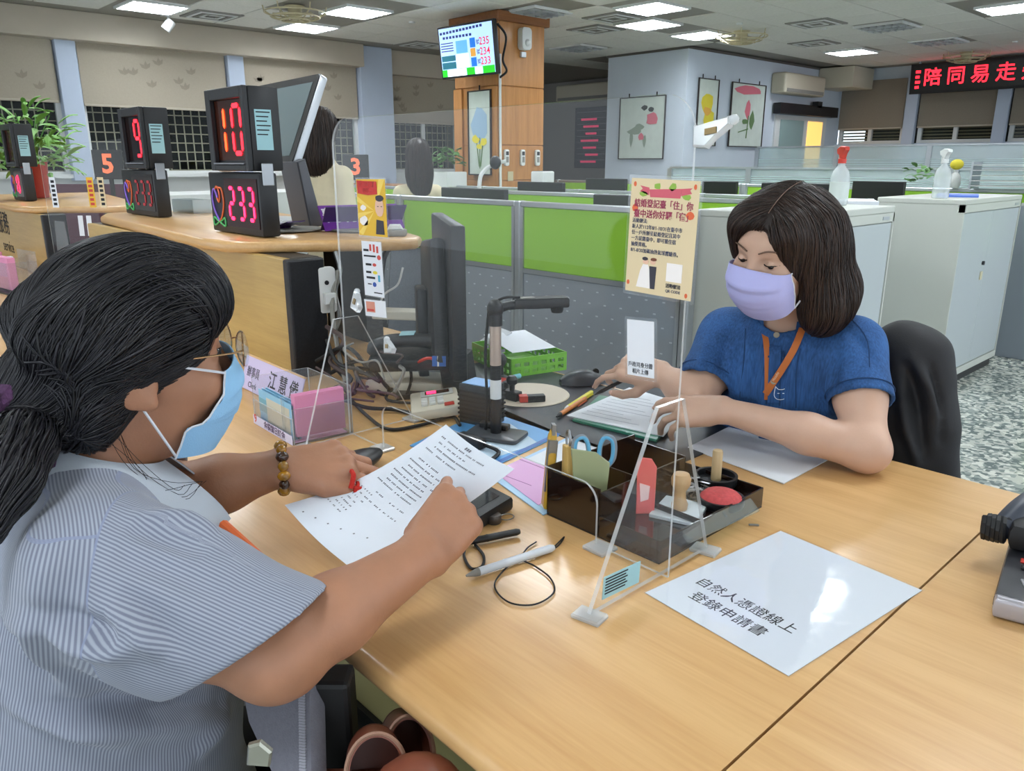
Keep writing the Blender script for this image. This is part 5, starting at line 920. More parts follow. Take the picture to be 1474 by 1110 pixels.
# cutters
def cutter(label, x, y, a, m):
    t = thing('utility_cutter', label, 'cutter', (x, y, DZ + .004), 0, 'yellow utility cutters'); M = rotz(a, (x, y, DZ + .004)) @ Matrix.Rotation(-.08, 4, 'X')
    G(M).prism([(-.012, 0), (.012, 0), (.013, .09), (.008, .125), (-.002, .132), (-.011, .12)], -.006, .006, .003, 2, M=Matrix.Rotation(PI/2, 4, 'X')).obj('handle', m, t, True); G(M).box(.004, .012, -.0075, .0075, .03, .118, .001, 1).obj('slider_rail', m_steel, t); G(M).box(-.006, .008, -.003, .003, .125, .142).obj('blade', m_steel, t)
m_cut = mat('cutter_yellow', '#cfa437', .4); cutter('tall yellow utility cutter at the left end of the organizer', -.818, .838, -.6, m_cut)
t = thing('stapler', 'beige yellow staple remover standing in the organizer', 'staple remover', (-.75, .86, DZ + .004)); M = rotz(-.5, (-.782, .850, DZ + .004)); G(M).prism([(-.014, 0), (.014, 0), (.016, .09), (.012, .115), (-.01, .112)], -.007, .007, .003, 2, M=Matrix.Rotation(PI/2, 4, 'X')).obj('handle', mat('cutter_beige', '#d3ad63', .4), t, True); G(M).tube(smooth_path([(-.004, 0, .108), (-.008, 0, .128), (.002, 0, .138), (.01, 0, .126), (.008, 0, .108)], 5), .0022, 6).obj('jaw', m_steel, t, True)
# scissors with blue grey handles
sc_ = thing('scissors', 'blue and grey handled scissors standing handles up in the organizer', 'scissors', (-.722, .86, DZ + .004)); sb = V3(-.735, .855, DZ + .004); u1 = V3(float(_R[0]), float(_R[1]), 0); Msx = frame(sb, u1, y=(-.08, .05, 1)) @ Matrix.Scale(.80, 4); m_sblu = mat('scissor_blue', '#5aa7cf', .4); m_sgry = mat('scissor_grey', '#7e8790', .4)
for s, off in ((-1, -.004), (1, .012)):
    lp_ = smooth_path([(off + s*.004, .07, 0), (off + s*.012, .1, 0), (off + s*.03, .125, 0), (off + s*.03, .16, 0), (off + s*.014, .168, 0), (off + s*.004, .15, 0), (off + s*.002, .11, 0), (off + s*.004, .07, 0)], 6)
    h_ = G(Msx).tube(lp_, .0048, 8).obj('handle', m_sgry, sc_, True); G(Msx).tube([np.array(p)*V3(.93, .985, 1) + V3(0, .001, .0015) for p in lp_[8:40]], .0042, 8).obj('inner_grip', m_sblu, h_, True); G(Msx).prism([(off + s*.002, .075), (off - s*.004, .075), (off - s*.003, .005), (off, 0)], -.001 - .001*s, .001 - .001*s).obj('blade', m_steel, sc_)
t = thing('seal_pouch', 'olive and clear plastic pouch leaning against the scissors', 'pouch', sb); Mpo = frame(sb + u1*-.004 + V3(.0, -.004, .040), u1, y=(-.1, 0, 1)); G(Mpo).prism([(-.02, .0), (.028, -.012), (.034, .055), (.012, .072), (-.026, .078)], -.003, .003, .001, 1).obj('pouch', mat('pouch_olive', '#9aa27a', .3, coat=.4), t, True); G(Mpo).prism([(-.004, -.022), (.034, -.03), (.036, .01), (.0, .004)], -.002, .0045, .001, 1).obj('clear_end', m_edge, t)
# pink slider ruler, clips, stamps and pads on the low tray
TZ = DZ + .021
pr = thing('pink_ruler', 'coral pink plastic template standing in the organizer', 'template', (-.655, .90, TZ)); pb = ad(931, 735, 1.20); Mr = frame((-.668, .905, TZ), u1, y=(-.05, .1, 1)); 
G(Mr).prism([(-.014, 0), (.014, 0), (.016, .075), (.008, .088), (-.006, .09), (-.014, .082)], -.002, .002, .001, 1).obj('blade', mat('coral', '#e0625f', .4), pr, True); G(Mr).prism([(-.008, .02), (.004, .024), (.006, .045), (-.01, .05)], .002, .003).obj('slot', mat('coral_pale', '#eec7c4', .5), pr)
ws = thing('wooden_stamp', 'round wooden handled stamp standing on a card in the organizer tray', 'stamp', (-.635, .945, TZ)); c = V3(-.635, .948, TZ + .008); tag(G(rotz(.3, (c[0], c[1], TZ))).box(-.035, .035, -.04, .04, 0, .006, .001, 1).obj('card_box', mat('card_white', '#c9d2d6', .4), None), 'small white card case under the wooden stamp', 'card case'); G(Matrix.Translation((c[0], c[1], TZ + .0065))).lathe([(.012, 0), (.013, .008), (.009, .018), (.0085, .03), (.0145, .04), (.0155, .05), (.012, .058), (0, .06)], 18).obj('handle', wood('stamp_wood', '#c9a578', '#b58f60', .45, 'Z'), ws, True)
dk = thing('ink_dish', 'round black ink dish holding an upright wooden stick', 'ink dish', (-.70, 1.065, DZ)); c = at(1030, 694, TZ + .004); DC = (float(c[0]), float(c[1])); G(Matrix.Translation((DC[0], DC[1], TZ))).lathe([(0, 0), (.032, 0), (.036, .006), (.036, .018), (.031, .018), (.031, .008), (0, .007)], 30).obj('dish', m_dark, dk, True)
tag(G(Matrix.Translation((DC[0] + .0, DC[1], TZ + .0085))).lathe([(.0085, 0), (.0085, .05), (.0075, .053), (0, .0535)], 14).obj('seal_stick', wood('stick_wood', '#d3b98e', '#c2a578', .5, 'Z'), None, True), 'upright pale wooden seal stick in the black ink dish', 'seal')
c = at(1036, 716, TZ + .01); rp = thing('red_ink_pad', 'round red ink pad in a black tin in the organizer tray', 'ink pad', (c[0], c[1], TZ)); Mi = Matrix.Translation((c[0] + .004, c[1] - .003, TZ)); G(Mi).lathe([(0, 0), (.034, 0), (.037, .004), (.037, .014), (.033, .014), (.033, .006), (0, .006)], 30).obj('tin', m_dark, rp, True); G(Mi).lathe([(.0325, .006), (.0325, .014), (.026, .02), (.012, .023), (0, .0235)], 26).obj('pad', mat('red_paste', '#c0494a', .75, var=.15, vscale=160, bump=.8, bscale=180), rp, True)
gl = thing('glass_slide', 'clear greenish acrylic slab leaning over the organizer tray', 'slab', (-.6, .93, TZ)); a, b = ad(985, 772, 1.12), ad(1086, 727, 1.22); Mg = frame((a + b)/2, b - a, y=(-.5, .5, .45)); Lg = float(np.linalg.norm(b - a)); G(Mg).box(-Lg/2, Lg/2, -.012, .012, -.0025, .0025, .0006, 1).obj('slab', acrylic('slab_clear', (.88, .94, .92), 1.5, .05, .08), gl)
clp = G(); rr = random.Random(3)
for k in range(26): c = V3(-.672 + rr.random()*.03, .99 + rr.random()*.05, TZ + .002 + rr.random()*.02); a = rr.random()*6.28; d = V3(math.cos(a), math.sin(a), rr.uniform(-.3, .3))*.012; n = V3(-d[1], d[0], 0)*.25; clp.tube([c - d, c + d, c + d + n, c - d*.6 + n, c - d*.6 + n*.2], .0008, 4)
tag(clp.obj('paper_clips', m_steel, None, True), 'heap of silver paper clips in the organizer tray', 'paper clips', kind='stuff')
# phone set at the right edge
pz = thing('conference_phone', 'black handset phone with silver front lying on the right desk', 'phone', at(1452, 850, DZ)); a = at(1426, 884, DZ); b = at(1452, 790, DZ); dv = (b - a)/np.linalg.norm(b - a); Mz = frame((a + b)/2 + V3(.055, .03, 0)*0 , dv, z=(0, 0, 1)); Lz = float(np.linalg.norm(b - a)); Wz = .09
G(Mz).prism([(-Lz/2, 0), (-Lz/2 + .005, -Wz), (Lz/2, -Wz), (Lz/2, 0)], .008, .03, .006, 2).obj('body', mat('phone_black', '#26272c', .4), pz, True); G(Mz).prism([(-Lz/2 - .012, -.002), (-Lz/2 - .006, -Wz), (-Lz/2 + .004, -Wz), (-Lz/2 + .004, -.0)], .002, .03, .006, 3).obj('silver_front', mat('phone_silver', '#a9a6ac', .35, .4), pz, True)
G(Mz).box(-.0, .012, -.032, -.018, .03, .033, .001, 1).obj('red_key', m_redpl, pz); G(Mz).box(-.022, -.012, -.034, -.02, .03, .035, .002, 1).obj('knob', m_dark, pz); G(Mz @ Matrix.Translation((-.055, -.045, .03))).lathe([(.01, 0), (.01, .002), (0, .0022)], 16).obj('centre_key', m_alu, pz)
for k in range(4): a = k*PI/2 + .3; G(Mz @ Matrix.Translation((-.055, -.045, .03)) @ Matrix.Rotation(a, 4, 'Z')).box(.013, .021, -.01, .01, 0, .002, .001, 1).obj('direction_key', m_alu, pz)
mh = G(Mz).prism([(.03, -.0), (.03, -.08), (.07, -.1), (.1, -.09), (.1, -.02), (.06, .004)], .03, .07, .012, 2).obj('cradle', m_black, pz, True); G(Mz).tube(smooth_path([(.05, .012, .05), (.1, -.01, .075), (.16, -.04, .085), (.22, -.09, .08)], 6), .016, 10).obj('handset', mat('handset_blue', '#363b47', .4), pz, True)
g = G(Mz)
hx = [(.045 + .006*math.sin(k*.9), .016 + .0028*k*.25, .045 + .012*math.cos(k*.9)) for k in range(48)]; g.tube([(.05 + .014*math.sin(k*.8), .005 + .0007*k, .05 + .016*math.cos(k*.8)) for k in range(40)], .0045, 6); g.obj('coiled_cord', m_black, pz, True)

# ------------------------------------------------------------------ far left counter things
m_pot = mat('red_pot', '#a8342a', .4)
c = ad(56, 284, 4.6); c[2] = 1.093
def potf(t, M): G(M).lathe([(.05, 0), (.056, .004), (.072, .2), (.075, .205), (.066, .205), (.062, .18), (0, .175)], 24).obj('pot', m_pot, t, True)
pl = leafy('leafy green plant in a red pot on the far left shelf', (float(c[0]), float(c[1]), 1.093), 150, .21, .52, .11, potf, lw=.14, m=mat('leaf_bright', '#6fa04a', .5, var=.3, vscale=9)); stems(pl, V3(c[0], c[1], 1.26), 6, .3, .12, m_plant)
s2 = thing('acrylic_screen', 'smaller clear acrylic screen of the far left station', 'screen', (-4.3, 1.2, DZ)); a, b = ad(60, 250, 3.55), ad(199, 250, 3.55); M2 = frame((a[0], a[1], 0), V3(b[0] - a[0], b[1] - a[1], 0), y=(0, 0, 1)); L2 = float(np.linalg.norm((b - a)[:2])); sheet_obj('clear_sheet', [(0, DZ + .01), (L2, DZ + .01)] + arc(L2 - .03, 1.37, .03, 0, 90) + arc(.03, 1.33, .03, 90, 180), M2, .004, s2)
for k, (x, w_, lb, m) in enumerate(((.03, .028, 'white printed strip left on the far acrylic screen', m_paper), (.2, .03, 'yellow printed strip in the middle of the far acrylic screen', mat('poster_yellow', '#e2b32b', .5)), (.25, .028, 'cream printed strip right on the far acrylic screen', m_post))): 
    t = thing('notice_strip', lb, 'notice', (M2 @ Vector((x, 1.1, .003)))); G(M2).box(x, x + w_, 1.095, 1.23, .0025, .0035).obj('strip', m, t); g = G(M2)
    for j in range(6): g.box(x + .006, x + w_ - .006, 1.105 + .02*j, 1.117 + .02*j, .0035, .0039)
    g.obj('small_print', m_ink if k != 1 else m_redpl, t)['kind'] = 'stuff'
for px, lb in ((117, 'white shop tag left of the pair under the far screen'), (129, 'white shop tag right of the pair under the far screen')): p = ad(px, 325, 3.52); tag(G(frame(p, V3(*(_R[:2]), 0), y=(-.08, 0, 1))).box(-.011, .011, -.045, .045, 0, .001).obj('hanging_tag', m_paper, None), lb, 'tag')
# pink leaflet box on a black plate
hp = thing('leaflet_box', 'clear box of pink leaflets on a black plate at the left edge', 'leaflet box', at(45, 408, DZ)); c = at(48, 410, DZ) + V3(.12, -.09, 0); M = rotz(.15, (c[0], c[1], DZ)); G(M).prism(rrect(.3, .17, .02), 0, .008).obj('plate', m_dark, hp); 
for nm, a in (('wall', (-.1, .1, -.062, -.06, .008, .13)), ('wall', (-.1, .1, .06, .062, .008, .17)), ('wall', (-.102, -.1, -.06, .06, .008, .13)), ('wall', (.1, .102, -.06, .06, .008, .13))): G(M).box(*a).obj(nm, m_hold, hp)
tag(G(M).box(-.06, .09, -.05, -.02, .012, .15).obj('pink_leaflets', m_pinkc, None), 'pink leaflets standing in the box on the black plate', 'leaflets'); tag(G(M).box(-.095, -.065, -.05, .03, .012, .14).obj('white_leaflets', m_paper, None), 'white leaflets beside the pink ones on the black plate', 'leaflets'); G(M).prism([(-.06, 0), (.1, 0), (.08, .28), (-.02, .28)], -.07, -.067, M=Matrix.Translation((0, .14, .01)) @ Matrix.Rotation(PI/2, 4, 'X')).obj('brace_sheet', m_hold, hp)
c = at(2, 392, DZ) + V3(.1, -.08, 0); tag(G(rotz(.2, (c[0], c[1], DZ))).box(-.09, .09, -.05, .05, 0, .12, .002).obj('pink_box', m_pinkc, None), 'pink card box cut by the left edge', 'box')
# number plates 5, 4, 3 of the other stations
for s, px, py, D, lb in (('5', 155, 237, 5.2, 'black plate with an orange 5 behind the far left screen'), ('4', 437, 237, 5.0, 'black plate with an orange 4 beside the standing woman'), ('3', 512, 241, 6.0, 'black plate with a dim red 3 behind the acrylic screen')):
    p = ad(px, py, D); t = thing('station_plate', lb, 'number plate', p); M = frame(p, V3(*(_R[:2]), 0), y=(0, 0, 1)); G(M).box(-.1, .1, -.095, .095, -.02, 0, .004).obj('plate', m_dark, t); text(s, .17, mat('plate_orange', (.9, .18, .08), .5, emit=.4), t, M @ Matrix.Translation((0, 0, .001)), 'digit', bold=.03); G(M).box(-.012, .012, -p[2] + .01, -.095, -.03, -.015).obj('stand', m_dark, t); G(M).box(-.1, .1, -p[2], -p[2] + .01, -.12, .08).obj('foot', m_dark, t)
# rear counters behind the left stations
for lb, px0, px1, py, D, m in (('low maroon desk screen behind the far left shelf', 70, 185, 265, 6.2, mat('maroon_panel', '#4a1f2c', .5)), ('olive cabinet panel behind the far left screen', 150, 185, 300, 5.9, mat('olive_cab', '#4f5a2c', .6))):
    a, b = ad(px0, py, D), ad(px1, py, D); tag(G(frame((a[0], a[1], 0), V3(b[0]-a[0], b[1]-a[1], 0), y=(0, 0, 1))).box(0, float(np.linalg.norm((b-a)[:2])), 0, float(a[2]), -.03, 0).obj('desk_screen', m, None), lb, 'desk screen')
tag(G().box(-8.6, -7.7, 1.6, 5.2, 0, 1.0, .005).obj('white_counter', m_white, None), 'white back counter seen between the number displays', 'counter')
# desk lamp and white pots near the column
dl = thing('desk_lamp', 'white desk lamp with a curved arm in front of the column', 'lamp', ad(692, 268, 5.3)); p = ad(690, 272, 5.3); G(Matrix.Translation((p[0], p[1], 0))).lathe([(.07, .74), (.07, .755), (.012, .77)], 16).obj('base', m_white, dl, True); G().tube(smooth_path([V3(p[0], p[1], .765), p + V3(0, 0, .02), ad(697, 246, 5.3), ad(713, 236, 5.3), ad(728, 232, 5.3)], 6), .014, 8).obj('arm', m_white, dl, True); G().ell(ad(713, 234, 5.28), (.04, .04, .045), 10).obj('joint', m_dark, dl, True)
for px, w_, lb in ((782, .12, 'white square pot in front of the dark corner'),): 
    p = ad(781, 262, 6.75); t = thing('white_pot', lb, 'pot', (p[0], p[1], .742)); G(Matrix.Translation(tuple(p))).prism([(-.07, -.07), (.07, -.07), (.07, .07), (-.07, .07)], .742 - p[2], .09, .01).obj('pot', m_white, t); G(Matrix.Translation(tuple(p))).box(-.06, .06, -.06, .06, .09, .093).obj('soil', m_dark, t)
a, b = ad(640, 262, 7.4), ad(662, 262, 7.4)
t = thing('window_planter', 'white planter of green leaves on the sill left of the column', 'planter', ad(644, 255, 8.2)); p = ad(646, 250, 8.4); M = Matrix.Translation(tuple(p)); G(M).box(-.14, .14, -.14, .14, -.14, .02, .01).obj('box', m_white, t)
leafy('bushy green plant on the sill beside the column', (float(p[0]), float(p[1]), float(p[2]) + .02), 50, .14, .26, .1)
tag(G().box(-9.6, -7.3, 5.9, 6.3, 0, 1.02, .005).obj('low_wood_counter', m_woodc, None), 'low brown wooden counter left of the column', 'counter')
# brown bag, grey bag by the visitor
m_lea = mat('brown_leather', '#7d4431', .42, var=.1, vscale=30); m_lead = mat('leather_dark', '#5a2c20', .5); m_stit = mat('stitch_edge', '#94705c', .6)
bg = thing('leather_bag', 'brown leather handbag with two open loops at the bottom under the desk edge', 'handbag', ad(570, 1090, .85))
def loop(px, py, D, w_, h_, yaw, lean):
    p = ad(px, py, D); xr = V3(math.cos(yaw)*_R[0] + math.sin(yaw)*_fh[0], math.cos(yaw)*_R[1] + math.sin(yaw)*_fh[1], 0); M = frame(p, xr, y=V3(0, 0, 1) + _fh*lean)
    n = 22; prof = [(w_*math.cos(PI*k/n), h_*math.sin(PI*k/n)) for k in range(n + 1)]
    prof = [(w_*.96, -.1)] + prof + [(-w_*.96, -.1)]
    q = G(M).grid(lambda u, v: (*[a*(1 - .04*v) for a in prof[min(int(u*(n+2) + .5), n+2)]], -.05*v), n + 2, 3).obj('strap_loop', m_lea, bg, True, .004)
    G(M).tube([(a, b, 0) for a, b in prof], .0024, 6).obj('piped_edge', m_stit, q, True); G(M).prism([(a*.97, b*.97) for a, b in prof], -.047, -.045).obj('lining', m_lead, q)
loop(542, 1112, .80, .031, .038, .25, .5); loop(590, 1085, .86, .027, .04, .35, .5)
pf = ad(602, 1125, .78); G(frame(pf, _R, y=(0, 0, 1))).ell((0, -.02, 0), (.05, .045, .04), 18).obj('flap', m_lea, bg, True); G(frame(ad(560, 1190, .8), _R, y=(0, 0, 1))).box(-.1, .08, -.15, .03, -.06, .03, .02, 3).obj('body', m_lea, bg, True)
g2 = thing('grey_bag', 'grey fabric bag with a zip edge between the visitor and the desk', 'bag', ad(400, 1100, .78)); pts = [ad(340, 960, .88), ad(446, 975, .84), ad(462, 1140, .80), ad(402, 1140, .8), ad(350, 1040, .84)]; m_gb = mat('grey_canvas', '#6a6a73', .9, var=.06, vscale=200, bump=.4, bscale=500)
cB = sum(pts)/5; nB = np.cross(pts[1] - pts[0], pts[3] - pts[0]); nB /= np.linalg.norm(nB); MG = frame(pts[0], pts[1] - pts[0], z=-nB if nB @ (-_F) < 0 else nB); loc = [MG.inverted() @ Vector(p) for p in pts]; G(MG).prism([(l.x, l.y) for l in loc], -.03, 0, .004, 2).obj('panel', m_gb, g2, True)
zp = thing('zip', 'x', 'x') if False else None
l1, l2 = loc[1], loc[2]; g = G(MG)
for k in range(40):
    c = Vector((l1.x - .008, l1.y, 0)).lerp(Vector((l2.x - .008, l2.y, 0)), k/40); g.box(c.x - .006, c.x + .002, c.y - .0011, c.y + .0011, .0005, .0022)
g.obj('zip_teeth', mat('zip_grey', '#8f8f98', .5), g2)['kind'] = 'stuff'
tag(G(frame(ad(372, 1085, .74), _R, y=(.1, 0, 1))).prism([(-.012, -.012), (.01, -.014), (.014, .004), (.004, .016), (-.008, .012)], -.004, .004, .002, 1).obj('foil_wrapper', mat('foil', '#a7a79a', .25, .7), None), 'crumpled silver foil piece on the grey bag', 'wrapper')
tag(G(frame(ad(478, 1040, .88), _R, y=(0, 0, 1))).box(-.03, .026, -.25, .065, -.02, .02, .006).obj('black_upright', m_black, None), 'black upright block under the desk edge behind the grey bag', 'chair part')  # plain black block between the grey bag and the desk
# ------------------------------------------------------------------ people: bodies grown as one distance field each
class Field:
    def __init__(s, lo, hi, h):
        s.lo = np.asarray(lo, np.float64); s.h = h; s.n = np.ceil((np.asarray(hi) - s.lo)/h).astype(int) + 1; s.f = np.full(s.n, .2, np.float32)
    def _box(s, lo, hi):
        a = np.clip(np.floor((lo - s.lo)/s.h).astype(int), 0, s.n); b = np.clip(np.ceil((hi - s.lo)/s.h).astype(int) + 1, 0, s.n)
        if np.any(b <= a): return None
        X = (s.lo[0] + s.h*np.arange(a[0], b[0])).astype(np.float32)[:, None, None]; Y = (s.lo[1] + s.h*np.arange(a[1], b[1])).astype(np.float32)[None, :, None]; Zz = (s.lo[2] + s.h*np.arange(a[2], b[2])).astype(np.float32)[None, None, :]
        return (slice(a[0], b[0]), slice(a[1], b[1]), slice(a[2], b[2])), X, Y, Zz
    def _mix(s, sl, d, k, sub=False):
        f = s.f[sl]
        if sub: d = -d; hh = np.maximum(k - np.abs(f - d), 0)/k; s.f[sl] = np.maximum(f, d) + hh*hh*k*.25
        else: hh = np.maximum(k - np.abs(f - d), 0)/k; s.f[sl] = np.minimum(f, d) - hh*hh*k*.25
    def cone(s, a, b, ra, rb, k=.01, sub=False):
        a, b = np.asarray(a, float), np.asarray(b, float); m = max(ra, rb) + k + 3*s.h; q = s._box(np.minimum(a, b) - m, np.maximum(a, b) + m)
        if q is None: return s
        sl, X, Y, Zz = q; d = b - a; L = float(d @ d) + 1e-9
        t = np.clip(((X - a[0])*d[0] + (Y - a[1])*d[1] + (Zz - a[2])*d[2])/L, 0, 1)
        s._mix(sl, np.sqrt((X - a[0] - t*d[0])**2 + (Y - a[1] - t*d[1])**2 + (Zz - a[2] - t*d[2])**2) - (ra + t*(rb - ra)), k, sub); return s
    def chain(s, P, r, k=.01):
        for i in range(len(P) - 1): s.cone(P[i], P[i+1], r[i], r[i+1], k)
        return s
    def ell(s, c, ax, r, k=.01, sub=False):
        c = np.asarray(c, float); ax = np.asarray(ax, float); r = np.asarray(r, float); m = np.abs(ax.T*r).sum(1) + k + 3*s.h; q = s._box(c - m, c + m)
        if q is None: return s
        sl, X, Y, Zz = q; e = []
        for i in range(3): e.append(((X - c[0])*ax[i, 0] + (Y - c[1])*ax[i, 1] + (Zz - c[2])*ax[i, 2])/r[i])
        k0 = np.sqrt(e[0]**2 + e[1]**2 + e[2]**2) + 1e-6; k1 = np.sqrt((e[0]/r[0])**2 + (e[1]/r[1])**2 + (e[2]/r[2])**2) + 1e-6
        s._mix(sl, k0*(k0 - 1)/k1, k, sub); return s
    def plane(s, p, n, lo=None, hi=None):
        """remove everything on the positive side (inside an optional box)"""
        q = s._box(np.asarray(lo if lo is not None else s.lo, float), np.asarray(hi if hi is not None else s.lo + s.h*s.n, float))
        if q is None: return s
        sl, X, Y, Zz = q; d = (X - p[0])*n[0] + (Y - p[1])*n[1] + (Zz - p[2])*n[2]; s.f[sl] = np.maximum(s.f[sl], d.astype(np.float32)); return s
    def val(s, P):
        g = np.clip((P - s.lo)/s.h, 0, s.n - 1.001); i = g.astype(int); t = g - i; out = 0
        for dx in (0, 1):
            for dy in (0, 1):
                for dz in (0, 1):
                    w = (t[:, 0] if dx else 1 - t[:, 0])*(t[:, 1] if dy else 1 - t[:, 1])*(t[:, 2] if dz else 1 - t[:, 2]); out = out + w*s.f[i[:, 0] + dx, i[:, 1] + dy, i[:, 2] + dz]
        return out
    def grad(s, P):
        e = s.h*1.2; g = np.stack([s.val(P + np.eye(3)[k]*e) - s.val(P - np.eye(3)[k]*e) for k in range(3)], 1); return g/(np.linalg.norm(g, axis=1, keepdims=True) + 1e-9)
    def mesh(s, smooth=2):
        f = s.f; ins = f < 0; nx, ny, nz = f.shape
        cnt = np.zeros((nx-1, ny-1, nz-1), np.int8)
        for dx in (0, 1):
            for dy in (0, 1):
                for dz in (0, 1): cnt += ins[dx:nx-1+dx, dy:ny-1+dy, dz:nz-1+dz]
        cell = np.argwhere((cnt > 0) & (cnt < 8)); idx = np.full((nx-1, ny-1, nz-1), -1, np.int32); idx[tuple(cell.T)] = np.arange(len(cell))
        acc = np.zeros((len(cell), 3)); w = np.zeros(len(cell)); co = [np.array([a, b, c]) for a in (0, 1) for b in (0, 1) for c in (0, 1)]
        vals = [f[tuple((cell + c).T)] for c in co]
        for i in range(8):
            for j in range(i+1, 8):
                if np.abs(co[i] - co[j]).sum() != 1: continue
                m = (vals[i] < 0) != (vals[j] < 0); t = vals[i][m]/(vals[i][m] - vals[j][m]); acc[m] += co[i] + t[:, None]*(co[j] - co[i]); w[m] += 1
        V = s.lo + s.h*(cell + acc/w[:, None]); Q = []
        for a in range(3):
            sl0 = [slice(None)]*3; sl1 = [slice(None)]*3; sl0[a] = slice(0, -1); sl1[a] = slice(1, None); A, B = ins[tuple(sl0)], ins[tuple(sl1)]
            e = np.argwhere(A != B); b, c = (a+1) % 3, (a+2) % 3; e = e[(e[:, b] > 0) & (e[:, c] > 0) & (e[:, b] < f.shape[b]-1) & (e[:, c] < f.shape[c]-1)]
            fl = A[tuple(e.T)]; db = np.zeros(3, int); db[b] = 1; dc = np.zeros(3, int); dc[c] = 1
            q = np.stack([idx[tuple((e - db - dc).T)], idx[tuple((e - dc).T)], idx[tuple(e.T)], idx[tuple((e - db).T)]], 1); q[~fl] = q[~fl][:, ::-1]; Q.append(q)
        Q = np.concatenate(Q)
        for _ in range(smooth):
            acc = np.zeros_like(V); n = np.zeros(len(V))
            for i in range(4):
                a, b = Q[:, i], Q[:, (i+1) % 4]
                for kx in range(3): acc[:, kx] += np.bincount(a, V[b, kx], len(V)) + np.bincount(b, V[a, kx], len(V))
                n += np.bincount(a, minlength=len(V)) + np.bincount(b, minlength=len(V))
            V = V*.4 + .6*acc/np.maximum(n, 1)[:, None]
        return V, Q
def nz(v): v = np.asarray(v, float); return v/np.linalg.norm(v)
def rotv(v, ax, a): ax = nz(ax); v = np.asarray(v, float); return v*math.cos(a) + np.cross(ax, v)*math.sin(a) + ax*(ax @ v)*(1 - math.cos(a))
CR, CF = _R, _fh                                # picture right, picture depth (horizontal)
def facing(a): a = math.radians(a); return CR*math.cos(a) + CF*math.sin(a)

def hand(S, W, d, n, right, fing, thumb, sc=1.0, r0=.0085):
    """fing: four (spread, flex1, flex2, flex3) from index to little; thumb: three joint directions as (d, t, n) weights"""
    d = nz(d); n = nz(np.asarray(n) - d*(np.asarray(n) @ d)); t = np.cross(n, d) if right else np.cross(d, n)
    W = np.asarray(W, float); kn = []
    for off, ln in zip((.027, .009, -.010, -.027), (.088, .090, .085, .076)): kn.append(W + d*ln*sc + t*off*sc + n*(.004 - abs(off)*.12)*sc)
    for i, q in enumerate(kn): S.cone(W + t*(.016 - .0105*i)*sc, q, .0175*sc, .0115*sc, .009)
    for q in kn: S.ell(q + n*.0035*sc, np.eye(3), np.array([.0122]*3)*sc, .003)
    S.cone(W + d*.03*sc + t*.022*sc - n*.006*sc, kn[0] - n*.004, .015*sc, .011*sc, .012); S.cone(W + d*.03*sc - t*.018*sc - n*.006*sc, kn[3] - n*.004, .016*sc, .011*sc, .012)
    L = ((.042, .025, .021), (.046, .029, .022), (.042, .027, .021), (.033, .020, .018)); tips = []
    for i, (spn, *fx) in enumerate(fing):
        p = kn[i]; d0 = rotv(d, n, math.radians(spn)*(1 if right else -1)); ax = np.cross(d0, n); a = 0; rr = r0*sc*(1, 1.03, .98, .86)[i]
        for j in range(3):
            a += math.radians(fx[j]); dd = d0*math.cos(a) - n*math.sin(a); q = p + dd*L[i][j]*sc; S.cone(p, q, rr, rr*.93, .0022); p = q; rr *= .93
        tips.append((p, dd, nz(d0*math.sin(a) + n*math.cos(a)), rr))
    p = W + d*.018*sc + t*.02*sc - n*.008*sc; rr = .0145*sc; ll = (.044, .034, .027)
    for j, (wd, wt, wn) in enumerate(thumb):
        dd = nz(d*wd + t*wt + n*wn); q = p + dd*ll[j]*sc; r2 = (.0115, .0098, .0085)[j]*sc; S.cone(p, q, rr, r2, .010 if j == 0 else .005); p = q; rr = r2
    tips.append((p, dd, nz(n + t*.6 - dd*(dd @ (n + t*.6))), rr)); return kn, tips
def nails(tips, parent, m):
    for p, d, n, r in tips:
        G(frame(p + d*r*.15 + n*r*.72, d, z=n)).ell((0, 0, 0), (r*.72, r*.62, r*.22), 10).obj('fingernail', m, parent, True)

def head(S, o, f, u, k=.02, sc=1.0, neck=None):
    """o = midpoint between the ears, f forward, u up"""
    f = nz(f); u = nz(np.asarray(u) - f*(np.asarray(u) @ f)); r = np.cross(f, u); A = np.stack([r, f, u]); P = lambda x, y, z: o + (r*x + f*y + u*z)*sc
    E = lambda c, rad, kk=k, sub=False: S.ell(P(*c), A, np.array(rad)*sc, kk, sub)
    E((0, -.004, .044), (.071, .090, .080)); E((0, .036, -.012), (.066, .066, .092)); E((0, .032, -.07), (.054, .056, .048)); E((0, .076, -.094), (.022, .02, .018))
    E((0, .082, .035), (.05, .02, .028), .015); S.cone(P(0, .095, .018), P(0, .115, -.024), .008*sc, .0125*sc, .012); E((.016, .098, -.03), (.009, .011, .008), .006); E((-.016, .098, -.03), (.009, .011, .008), .006)
    for s in (-1, 1):
        E((s*.042, .07, -.022), (.026, .026, .026), .02); E((s*.032, .098, .012), (.015, .01, .009), .008, True); E((s*.032, .083, .010), (.0155, .013, .012), .004)
        E((s*.076, -.004, -.002), (.008, .02, .031), .004); E((s*.079, -.010, -.002), (.006, .021, .031), .003); E((s*.086, .002, .001), (.006, .009, .014), .003, True); E((s*.078, .004, -.026), (.007, .010, .010), .004)
    S.cone(P(-.022, .088, -.062), P(.022, .088, -.062), .007*sc, .007*sc, .01)
    if neck is not None: S.cone(P(0, -.022, -.05), neck, .05*sc, .054*sc, .03)
    return P, A

